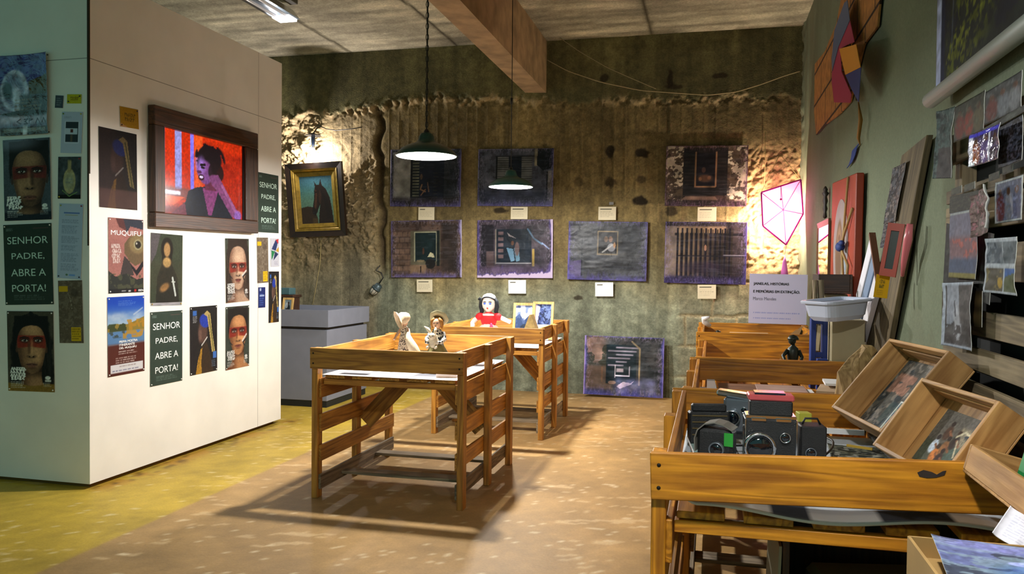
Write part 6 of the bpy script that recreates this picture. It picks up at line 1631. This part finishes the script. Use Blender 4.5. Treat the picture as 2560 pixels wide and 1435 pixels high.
# the coloured kite on the right wall
def wallp(a, b, off=0.): return pix(a, b, x_=XR - off)
def patch(name, pxs, off, m, parent=None, thick=.004):
    """flat outline lying on the right wall at `off` from it"""
    P_ = [wallp(a, b, off) for a, b in pxs]; n = len(P_)
    mb = MB(); mb.add([tuple(p) for p in P_] + [(p.x + thick, p.y, p.z) for p in P_], [tuple(range(n)), tuple(reversed(range(n, 2 * n)))] + [(i, n + i, n + (i + 1) % n, (i + 1) % n) for i in range(n)])
    return mb.build(name, m, parent)
# exposed brick
bm_ = mat('orange_brick', (172, 118, 58), .85, mottle=.3, mscale=14, bump=.5, bscale=50)
nt = bm_.node_tree; b_ = nt.nodes['Principled BSDF']; src = b_.inputs['Base Color'].links[0].from_socket
tc = N(nt, 'ShaderNodeTexCoord'); sp = N(nt, 'ShaderNodeSeparateXYZ'); cb = N(nt, 'ShaderNodeCombineXYZ'); nt.links.new(tc.outputs['Object'], sp.inputs[0]); nt.links.new(sp.outputs[1], cb.inputs[0]); nt.links.new(sp.outputs[2], cb.inputs[1])
br = N(nt, 'ShaderNodeTexBrick'); br.inputs['Scale'].default_value = 1; br.inputs['Brick Width'].default_value = .62; br.inputs['Row Height'].default_value = .31; br.inputs['Mortar Size'].default_value = .012; br.inputs['Mortar Smooth'].default_value = .2
nt.links.new(cb.outputs[0], br.inputs['Vector']); nt.links.new(src, br.inputs['Color1']); nt.links.new(src, br.inputs['Color2']); br.inputs['Mortar'].default_value = lin((52, 30, 16)) + (1,)
nt.links.new(br.outputs['Color'], b_.inputs['Base Color'])
tag(patch('brick_panel', [(2040, 338), (2035, 280), (2037, 160), (2062, 128), (2090, 60), (2110, -40), (2205, -60), (2193, 66), (2160, 110), (2150, 150), (2125, 255), (2098, 285), (2062, 312)], .022, bm_, thick=.012), 'ragged patch of orange brick showing through the right wall plaster high up', 'brickwork')
# kite proper
k0 = wallp(2110, 130, .10)
t = thing('coloured_kite', 'slim kite of grey-blue, magenta, yellow and dark blue panels high on the right wall', 'kite', k0)
def kpanel(name, pxs, off, c):
    P_ = [wallp(a, b, o_) - k0 for (a, b), o_ in zip(pxs, off)]; n = len(P_)
    mb = MB(); mb.add([tuple(p) for p in P_] + [(p.x + .003, p.y, p.z) for p in P_], [tuple(range(n)), tuple(reversed(range(n, 2 * n)))] + [(i, n + i, n + (i + 1) % n, (i + 1) % n) for i in range(n)])
    return mb.build(name, mat(name + '_tissue', c, .6), t)
kpanel('grey_panel', [(2110, 8), (2118, 0), (2124, 50), (2095, 118), (2080, 178), (2079, 145), (2086, 75)], [.09] * 7, (86, 100, 132))
kpanel('magenta_panel', [(2124, 48), (2136, 105), (2118, 112), (2100, 122), (2104, 180), (2128, 235), (2126, 257), (2085, 256), (2079, 205), (2080, 178), (2095, 118)], [.085] * 11, (164, 40, 76))
kpanel('yellow_panel', [(2098, 122), (2140, 111), (2151, 168), (2113, 187)], [.10, .16, .16, .11], (214, 146, 22))
kpanel('blue_panel', [(2113, 187), (2152, 168), (2146, 255), (2128, 222)], [.105, .155, .12, .11], (20, 44, 116))
mb = MB()
for aa, bb in (((2112, 8), (2142, 250)), ((2080, 180), (2150, 168))): mb.tube([wallp(*aa, .07) - k0, wallp(*bb, .08) - k0], .006, 5)
mb.build('stick', mat('kite_stick_dark', (60, 44, 26), .7), t)
mb = MB(); mb.tube([wallp(a, b, .05) - k0 for a, b in ((2146, 255), (2152, 300), (2146, 345), (2150, 362))], [.004, .014, .012, .004], 5); mb.build('tail', mat('ochre_tail', (150, 100, 30), .7), t)
def ribbon(pxs, w, off):
    P_ = [wallp(a, b, off) for a, b in pxs]; L_ = [p + Vector((0, w_ / 2, 0)) for p, w_ in zip(P_, w)]; R_ = [p - Vector((0, w_ / 2, 0)) for p, w_ in zip(P_, w)]; n = len(P_)
    mb = MB(); vs = L_ + R_ + [v + Vector((.004, 0, 0)) for v in L_ + R_]
    fs = [(i, i + 1, n + i + 1, n + i) for i in range(n - 1)] + [(2 * n + i, 3 * n + i, 3 * n + i + 1, 2 * n + i + 1) for i in range(n - 1)] + [(i, 2 * n + i, 2 * n + i + 1, i + 1) for i in range(n - 1)] + [(n + i, n + i + 1, 3 * n + i + 1, 3 * n + i) for i in range(n - 1)] + [(0, n, 3 * n, 2 * n), (n - 1, 3 * n - 1, 4 * n - 1, 2 * n - 1)]
    return mb.add(vs, fs)
tag(ribbon([(2147, 358), (2136, 372), (2132, 392), (2126, 408), (2117, 420)], [.06, .2, .17, .15, .04], .02).build('blue_ribbon', mat('blue_ribbon', (20, 60, 140), .6)), 'short dark blue ribbon stuck on the right wall below the coloured kite', 'ribbon')

# ================================================================== things on and against the right wall
def wquad(pxs, off): return quad(*pxs, x_=XR - off)
# carved stick
q0, q1 = wallp(2065, 466, .03), wallp(2064, 546, .03)
L = q0.z - q1.z
MBk = MB().lathe([(.012, 0), (.03, .04 * L), (.02, .2 * L), (.034, .3 * L), (.02, .42 * L), (.036, .55 * L), (.022, .68 * L), (.05, .78 * L), (.024, .84 * L), (.034, .9 * L), (.01, L)], n=12, sx=.6)
tag(MBk.build('carved_stick', mat('carved_dark', (46, 34, 28), .5), None, (XR - .035, (q0.y + q1.y) / 2, q1.z)), 'slim dark carved stick hanging on the right wall above the mirror', 'carving')
# mirror
Fm, W, H = wquad(((2046, 562), (2074, 550), (2078, 702), (2047, 702)), .03)
t = thing('wall_mirror', 'narrow framed mirror on the right wall reflecting the glowing corner', 'mirror', M=Fm)
ring(MB(), W, H, W - .09, H - .09, .02, .014).build('frame', mat('mirror_frame', (96, 60, 36), .35, mottle=.2), t)
MB().box((W - .08, H - .08, .006), (0, 0, .008)).build('glass', mat('mirror_glass', (235, 235, 235), .02, metal=1.), t)
# orange oval panel
Fm, W, H = wquad(((2087, 466), (2146, 428), (2146, 792), (2085, 745)), .045)
t = thing('oval_portrait', 'orange-red panel with a pale oval portrait and a knotted cord, on the right wall', 'picture', M=Fm)
board_ = MB().box((W, H, .05), (0, 0, .0)).build('panel', mat('orange_lacquer', (156, 50, 16), .5, mottle=.12, mscale=4), t, bevel=.006)
def oval(a):
    a.c[:] = (150, 140, 142); a.put(a.noise(7, 5, 3), (180, 168, 168), .6); a.ell(.42, .42, .26, .38, (128, 104, 84), soft=.1); a.ell(.42, .62, .14, .12, (170, 140, 116), .7, soft=.3); a.ell(.42, .62, .08, .03, (110, 82, 64), .6); a.ell(.42, .3, .2, .2, (110, 88, 72), .6, soft=.4); a.ell(.8, .2, .2, .3, (150, 180, 200), .6, soft=.5)
a = Art(50, 80, (0, 0, 0), W * .62, H * .80); oval(a)
kx = a.U * 2 - 1; ky = a.V * 2 - 1
def rnd(U, V):
    x, y = U * 2 - 1, V * 2 - 1
    nx_, ny_ = x * np.sqrt(1 - y * y / 2), y * np.sqrt(1 - x * x / 2)
    return (nx_ - x) / 2 * W * .62, (ny_ - y) / 2 * H * .80
sheet('portrait', W * .62, H * .80, a, GLOSS, Matrix.Translation((-.04 * W, -.06 * H, .0265)), parent=t, edge=rnd)
mb = MB(); mb.tube([(.27 * W, .49 * H, .035), (.24 * W, .2 * H, .045), (.2 * W, -.1 * H, .05), (.26 * W, -.4 * H, .04)], .009, 6); mb.tube([(.46 * W, .25 * H, .035), (.28 * W, .08 * H, .05), (.2 * W, -.04 * H, .06), (.44 * W, -.16 * H, .05), (.32 * W, -.36 * H, .04)], .009, 6)
mb.build('cord', mat('jute', (170, 140, 90), .9), t)
MB().ell((.2 * W, -.03 * H, .065), (.07, .035, .03), 10, 8).ell((.26 * W, .0 * H, .065), (.05, .02, .02), 10, 8).build('knot', mat('blue_cloth', (24, 54, 120), .7), t)
# tall plank with pictures
Fm, W, H = wquad(((2264, 385), (2325, 337), (2222, 880), (2130, 905)), .034)
cen = Fm.translation.copy()
tl, tr_, br_, bl = (wallp(*q_, .033) for q_ in ((2262, 388), (2325, 337), (2224, 880), (2160, 880)))
up = ((tl + tr_) / 2 - (bl + br_) / 2)
W = abs(tl.y - tr_.y) * .92; H = up.length
tp = Matrix.Identity(4)
Fp = frame((tl + tr_ + bl + br_) / 4, Vector((0, -1, 0)) - up.normalized() * (Vector((0, -1, 0)).dot(up.normalized())), up)
Fi = Fp.inverted()
SLOPE = (Fi.to_3x3() @ Vector((0, -1, 0))); SLOPE = SLOPE.y / SLOPE.x
pl_ = [Fi @ q_ for q_ in (bl, br_, tr_, tl)]
PLK = MB().prism([(q_.x, q_.y) for q_ in pl_], -.014, .014).build('leaning_plank', WOODS['plank'](1), None, bevel=.002)
PLK.matrix_world = Fp
tag(PLK, 'long weathered plank leaning along the right wall with old photos stuck on it', 'plank')
def on_plank(name, label, cx, cy, w, h, fn, m=GLOSS, rz=0., gap=.016, group=None, cat='photograph', wav=.0):
    a = Art(50, max(16, int(50 * h / w)), (0, 0, 0), w, h); fn(a)
    return tag(sheet(name, w, h, a, m, Fp @ Matrix.Translation((cx * W, cy * H, gap)) @ Matrix.Rotation(rz, 4, 'Z'), wave=wrinkle(wav, 2, 3, 4) if wav else None, edge=lambda U, V: (0 * U, (U - .5) * w * SLOPE)), label, cat, group)
DK = ((40, 40, 46), (62, 58, 56), (92, 96, 104), (130, 120, 116))
on_plank('old_photo', 'dark curled photo strip highest on the leaning plank', -.28, .24, W * .5, H * .26, oldphoto(5, DK), wav=.01, group='photos on the leaning plank')
on_plank('old_photo', 'murky photo with a yellow dot in the middle of the leaning plank', -.36, .04, W * .5, H * .14, lambda a: (oldphoto(9, DK)(a), a.ell(.6, .8, .08, .05, (150, 170, 30))), group='photos on the leaning plank')
on_plank('paper_tag', 'pale blank tag with a reddish tail on the leaning plank', .06, .09, W * .30, H * .14, lambda a: (a.put(a.noise(3, 3, 3), (160, 150, 132), 1), a.rect(0, .0, 1, .5, (92, 84, 70)), a.rect(.3, 0, .5, .5, (176, 120, 110))), gap=.02, cat='tag')
# red thin frame before the plank
tl, tr_, br_, bl = (pix(*q_, y_=4.25) for q_ in ((2228, 563), (2258, 556), (2236, 690), (2202, 692)))
up = (tl + tr_) / 2 - (bl + br_) / 2; H2 = up.length; W2 = .075
Fr = frame((tl + tr_ + bl + br_) / 4, Vector((1, -.35, 0)) - up.normalized() * (Vector((1, -.35, 0)).dot(up.normalized())), up)
t = thing('red_frame', 'thin orange-red picture frame hanging slanted in front of the leaning plank', 'picture frame', M=Fr)
ring(MB(), W2, H2, W2 * .5, H2 * .72, .022, .022).build('frame', mat('red_lacquer', (184, 58, 20), .4), t)
MB().box((W2 * .55, H2 * .75, .004), (0, 0, .006)).build('backing', mat('grey_glass', (70, 70, 66), .2), t)
tag(MB().tube([wallp(2275, 560, .067), wallp(2270, 600, .070), wallp(2260, 655, .067), wallp(2256, 690, .064)], [.014, .02, .014, .008], 8).build('pink_tube', mat('pink_plastic', (220, 120, 130), .3)), 'glossy pink curved strip along the right side of the red frame', 'strip')
# white picture seen edge on, yellow note
tl, tr_, br_, bl = (wallp(*q_, .068) for q_ in ((2176, 655), (2204, 658), (2166, 790), (2142, 800)))
up = (tl + tr_) / 2 - (bl + br_) / 2
Fr2 = frame((tl + tr_ + bl + br_) / 4, Vector((0, -1, 0)) - up.normalized() * (Vector((0, -1, 0)).dot(up.normalized())), up)
t = thing('stacked_canvases', 'white-edged canvases leaning on the right wall behind the tub', 'canvas', M=Fr2)
for k, c in enumerate(((226, 226, 236), (120, 140, 170), (216, 214, 220))):
    MB().box((.10, up.length, .03), (-.13 + .13 * k, 0, .0)).build('canvas_edge', mat('canvas_%d' % k, c, .7), t, bevel=.003)
MB().box((.42, .02, .034), (0, up.length / 2 + .01, 0)).build('top_bar', mat('canvas_top', (110, 66, 44), .7), t)
def note(a):
    a.c[:] = (222, 168, 24); a.brush(.3, .4, .7, .8, 2, (120, 100, 40), 5, .03); a.words(.2, .1, .8, .35, 3, (170, 130, 40), .7, 6)
pq = [pix(a_, b_, y_=4.30) for a_, b_ in ((2195, 685), (2229, 690), (2213, 745), (2178, 742))]
u_ = (pq[1] - pq[0]) + (pq[2] - pq[3]); v_ = (pq[0] - pq[3]) + (pq[1] - pq[2])
a = Art(40, 60, (0, 0, 0), 1, 1.4); note(a)
tag(sheet('yellow_note', u_.length / 2, v_.length / 2, a, PAPER, frame(sum(pq, Vector()) / 4, u_, v_), wave=wrinkle(.004, 2, 2, 3)), 'yellow handwritten note sticking up from the white tub', 'note')

# ---- wall pallet with pinned photographs
zs = [(1.97, .11), (1.79, .05), (1.70, .10), (1.535, .12), (1.33, .085), (1.205, .075), (1.085, .075), (.96, .08)]
pt = thing('wall_pallet', 'grey weathered pallet fixed to the right wall, covered with pinned photos', 'pallet', (XR - .015, 0, 0))
y_far, y_near = 3.42, 1.2
for z, h in zs:
    board('pallet_slat', (.02, y_far - y_near, h), (-.055, (y_far + y_near) / 2, z), pt, kind='pallet')
for y in (3.34, 2.55, 1.7): board('pallet_bearer', (.05, .09, 1.2), (-.02, y, 1.46), pt, kind='pallet')
MB().box((.008, y_far - y_near - .1, 1.15), (.012, (y_far + y_near) / 2, 1.45)).build('back_board', mat('pallet_back', (16, 22, 22), .9), pt)
OFFP = .105
def wphoto(name, label, pxs, fn, off=OFFP, m=GLOSS, wav=.004, group='photographs pinned to the wall pallet', cat='photograph', tilt=0., res=60, roll=0.):
    Fm, W, H = wquad(pxs, off)
    if tilt: Fm = Fm @ Matrix.Rotation(tilt, 4, 'Y')
    a = Art(res, max(16, min(160, int(res * H / W))), (0, 0, 0), W, H); fn(a); a.c *= .85 if m is GLOSS else 1
    return tag(sheet(name, W, H, a, m, Fm, wave=wrinkle(wav, 2, 3, len(label)) if wav else None), label, cat, group)
def people(seed, bg, cs, border=None):
    def fn(a):
        a.c[:] = bg; a.put(a.noise(5, 6, seed), [k * .6 for k in bg], .8); r = random.Random(seed)
        for k, c in enumerate(cs):
            u = (k + .6) / (len(cs) + .2); a.ell(u, .36, .5 / len(cs), .34, c, .9, soft=.25); a.ell(u + r.uniform(-.03, .03), .72, .2 / len(cs), .09, (84, 58, 44))
        a.put(a.noise(14, 14, seed + 3) > .62, [k * 1.4 for k in bg], .6)
        if border: a.rect(0, 0, 1, .05, border); a.rect(0, .95, 1, 1, border); a.rect(0, 0, .05, 1, border); a.rect(.95, 0, 1, 1, border)
        a.grain(.25, 24)
    return fn
wphoto('pinned_photo', 'photo of people in red, left one of the top row on the wall pallet', ((2382, 275), (2470, 226), (2462, 322), (2400, 350)), people(3, (60, 64, 52), ((110, 48, 40), (140, 56, 44), (90, 84, 60))), .13)
wphoto('pinned_photo', 'photo of figures in pale dresses, right one of the top row on the wall pallet', ((2472, 224), (2560, 180), (2560, 262), (2465, 318)), people(7, (66, 70, 70), ((96, 46, 40), (110, 116, 124), (120, 124, 130))), .13)
wphoto('paper_strip', 'grey strip of card under the top row of pinned photos', ((2458, 322), (2562, 262), (2562, 278), (2458, 338)), lambda a: a.put(a.noise(9, 2, 3), (110, 118, 110), 1), .142, wav=0, cat='card')
wphoto('pinned_sheet', 'grey-green cellophane sheet twisted at the far top corner of the wall pallet', ((2346, 288), (2402, 270), (2398, 440), (2366, 440)), lambda a: (oldphoto(5, ((56, 78, 76), (70, 92, 90), (40, 50, 50), (96, 110, 108)))(a), a.rect(.1, 0, .9, .45, (56, 44, 46), .7)), .10, wav=.018, cat='sheet')
wphoto('glossy_packet', 'shiny wrapped packet with blue and orange print on the wall pallet', ((2434, 338), (2514, 308), (2512, 392), (2440, 418)), lambda a: (people(5, (66, 60, 100), ((150, 84, 50), (96, 80, 140), (60, 56, 70)))(a), a.rect(.0, 0, .1, 1, (200, 205, 225)), a.rect(.6, 0, .66, 1, (190, 195, 215)), a.rect(0, .9, 1, 1, (70, 70, 200)), a.rect(0, 0, .16, .12, (210, 225, 235))), .165, print_mat('foil_wrap', .12, spec=1., bump=.6, bscale=14), wav=.012, cat='packet')
wphoto('pinned_photo', 'nearly black photo behind the shiny packet on the wall pallet', ((2500, 318), (2562, 285), (2562, 398), (2506, 420)), oldphoto(3, ((14, 14, 18), (24, 24, 28), (60, 66, 84), (90, 90, 104))), .13)
for k, (x0, y0, lab) in enumerate(((2392, 478, 'leftmost of four tiny caption tags in a row on the wall pallet'), (2425, 468, 'second of four tiny caption tags on the wall pallet'), (2486, 442, 'third of four tiny caption tags on the wall pallet'), (2520, 425, 'rightmost of four tiny caption tags on the wall pallet'))):
    wphoto('caption_tag', lab, ((x0 - 13, y0 - 5), (x0 + 13, y0 - 15), (x0 + 13, y0 + 3), (x0 - 13, y0 + 13)), lambda a: (a.put(a.noise(3, 2, 3), (130, 136, 116), 1), a.words(.15, .2, .85, .8, 3, (90, 96, 84), .8, 2)), .11, wav=0, group='caption tags on the wall pallet', cat='tag', res=30)
wphoto('pinned_photo', 'blue-skied photo of walkers at the right edge of the wall pallet', ((2486, 462), (2562, 438), (2562, 548), (2500, 556)), people(9, (84, 92, 116), ((110, 56, 60), (130, 130, 140), (50, 56, 90)), (170, 180, 180)), .125)
wphoto('pinned_photo', 'dark green photo just under the caption tags on the wall pallet', ((2374, 492), (2458, 474), (2458, 520), (2376, 534)), oldphoto(11, ((34, 40, 34), (44, 50, 42), (60, 62, 50), (70, 74, 60))), .112, wav=0)
wphoto('pinned_sheet', 'crumpled pinkish brown sheet curling between photos on the wall pallet', ((2458, 478), (2492, 468), (2492, 560), (2450, 606)), lambda a: (oldphoto(6, ((112, 96, 92), (140, 120, 116), (80, 66, 62), (160, 110, 120)))(a),), .15, wav=.025, cat='sheet')
def sunset(a):
    a.c[:] = (104, 108, 132); a.put(a.noise(4, 6, 4), (134, 124, 140), .8); a.rect(0, .3, 1, .62, (128, 92, 96), .8, .06); a.put(a.m_rect(0, .25, 1, .6) * (a.noise(7, 10, 8) > .55), (180, 96, 88), .8); a.rect(0, .06, 1, .3, (62, 78, 108), .9, .04); a.rect(0, .0, 1, .08, (128, 122, 60)); a.rect(0, .97, 1, 1, (170, 180, 178)); a.grain(.2, 30)
wphoto('pinned_photo', 'blue and coral landscape photo hanging left on the wall pallet', ((2382, 533), (2455, 520), (2446, 698), (2378, 695)), sunset, .125, wav=.006)
def fall(a):
    a.c[:] = (176, 188, 204); a.rect(.06, .05, .94, .97, (74, 72, 72)); a.poly([(.1, .95), (.5, .97), (.5, .5), (.3, .4), (.1, .3)], (150, 158, 172)); a.put(a.m_ell(.42, .36, .12, .3, soft=.4), (186, 190, 200), .9); a.put(a.m_rect(.5, .3, .94, .95) * (a.noise(7, 12, 4) > .5), (104, 100, 100), .7); a.put(a.m_rect(.06, .05, .94, .35) * (a.noise(9, 12, 5) > .5), (44, 40, 40), .8); a.line([(.35, .7), (.38, .5)], .04, (80, 84, 92)); a.grain(.2, 30)
wphoto('pinned_photo', 'white-bordered waterfall photo curling at the bottom left of the wall pallet', ((2374, 708), (2446, 704), (2446, 880), (2370, 862)), fall, .115, wav=.015)
def four(a):
    a.c[:] = (170, 180, 190); a.rect(.03, .55, .47, .92, (58, 72, 84)); a.put(a.m_rect(.03, .55, .97, .92) * (a.noise(9, 9, 4) > .5), (110, 120, 128), .8); a.rect(.5, .55, .97, .92, (44, 56, 62), .6); a.rect(.03, .04, .47, .47, (70, 66, 52)); a.put(a.m_rect(.03, .04, .47, .47) * (a.noise(8, 8, 6) > .55), (120, 110, 70), .8); a.ell(.38, .2, .07, .1, (170, 140, 50)); a.rect(.5, .04, .97, .47, (76, 86, 56)); a.poly([(.5, .47), (.97, .47), (.97, .4), (.5, .3)], (52, 92, 156)); a.grain(.2, 30)
wphoto('pinned_sheet', 'curling sheet of four small photos at the right edge of the wall pallet', ((2484, 598), (2562, 590), (2562, 742), (2478, 730)), four, .135, wav=.015, cat='photograph')
wphoto('pinned_photo', 'black textured backing behind the coral landscape photo on the wall pallet', ((2364, 545), (2482, 600), (2478, 748), (2362, 720)), oldphoto(4, ((18, 20, 22), (28, 32, 32), (40, 44, 42), (56, 60, 56))), .108, wav=0)
wphoto('cardboard_strip', 'brown cardboard strip behind the waterfall photo', ((2356, 735), (2456, 720), (2456, 826), (2356, 800)), lambda a: a.put(a.noise(3, 4, 4), (120, 98, 56), 1), .11, wav=0, cat='cardboard')
# big banner above the pallet
Y0, Y1, Z0, Z1 = 3.66, 1.7, 2.235, 3.5
W, H = Y0 - Y1, Z1 - Z0
def banner(a):
    a.c[:] = (30, 36, 34); a.put(a.noise(7, 5, 3), (48, 52, 44), .8); a.put((a.noise(60, 40, 5) > .56) * (1 - sst(.10, .24, np.abs(a.V - .04 - .9 * (a.U - .08)))) * (a.U > .07), (96, 104, 26), .8); a.put((a.noise(70, 50, 8) > .62) * (1 - sst(.04, .16, np.abs(a.V - .04 - .9 * (a.U - .08)))) * (a.U > .07), (136, 142, 40), .7); a.put(a.noise(9, 9, 9) > .6, (26, 28, 44), .6)
    a.line([(.1, .5), (.2, .75)], .004, (90, 96, 90)); a.rect(0, 0, .035, 1, (168, 178, 214)); a.rect(.035, 0, .06, 1, (30, 36, 60)); a.line([(.11, .1), (.12, 1)], .005, (70, 80, 90)); a.grain(.3, 50)
t = thing('banner', 'big dark banner of leafy hills with a pale left edge in the top right corner', 'banner', M=frame((XR - .06, (Y0 + Y1) / 2, (Z0 + Z1) / 2), (0, -1, 0), (0, 0, 1)))
a = Art(230, 140, (0, 0, 0), W, H); banner(a)
sheet('print', W, H, a, GLOSS, Matrix.Translation((0, 0, 0)), parent=t, wave=wrinkle(.006, 3, 2, 4))
MB().tube([(-W / 2 - .06, -H / 2 - .005, .012), (W / 2 + .02, -H / 2 - .005, .012)], .033, 14).build('bottom_bar', mat('banner_bar', (138, 146, 140), .5), t)
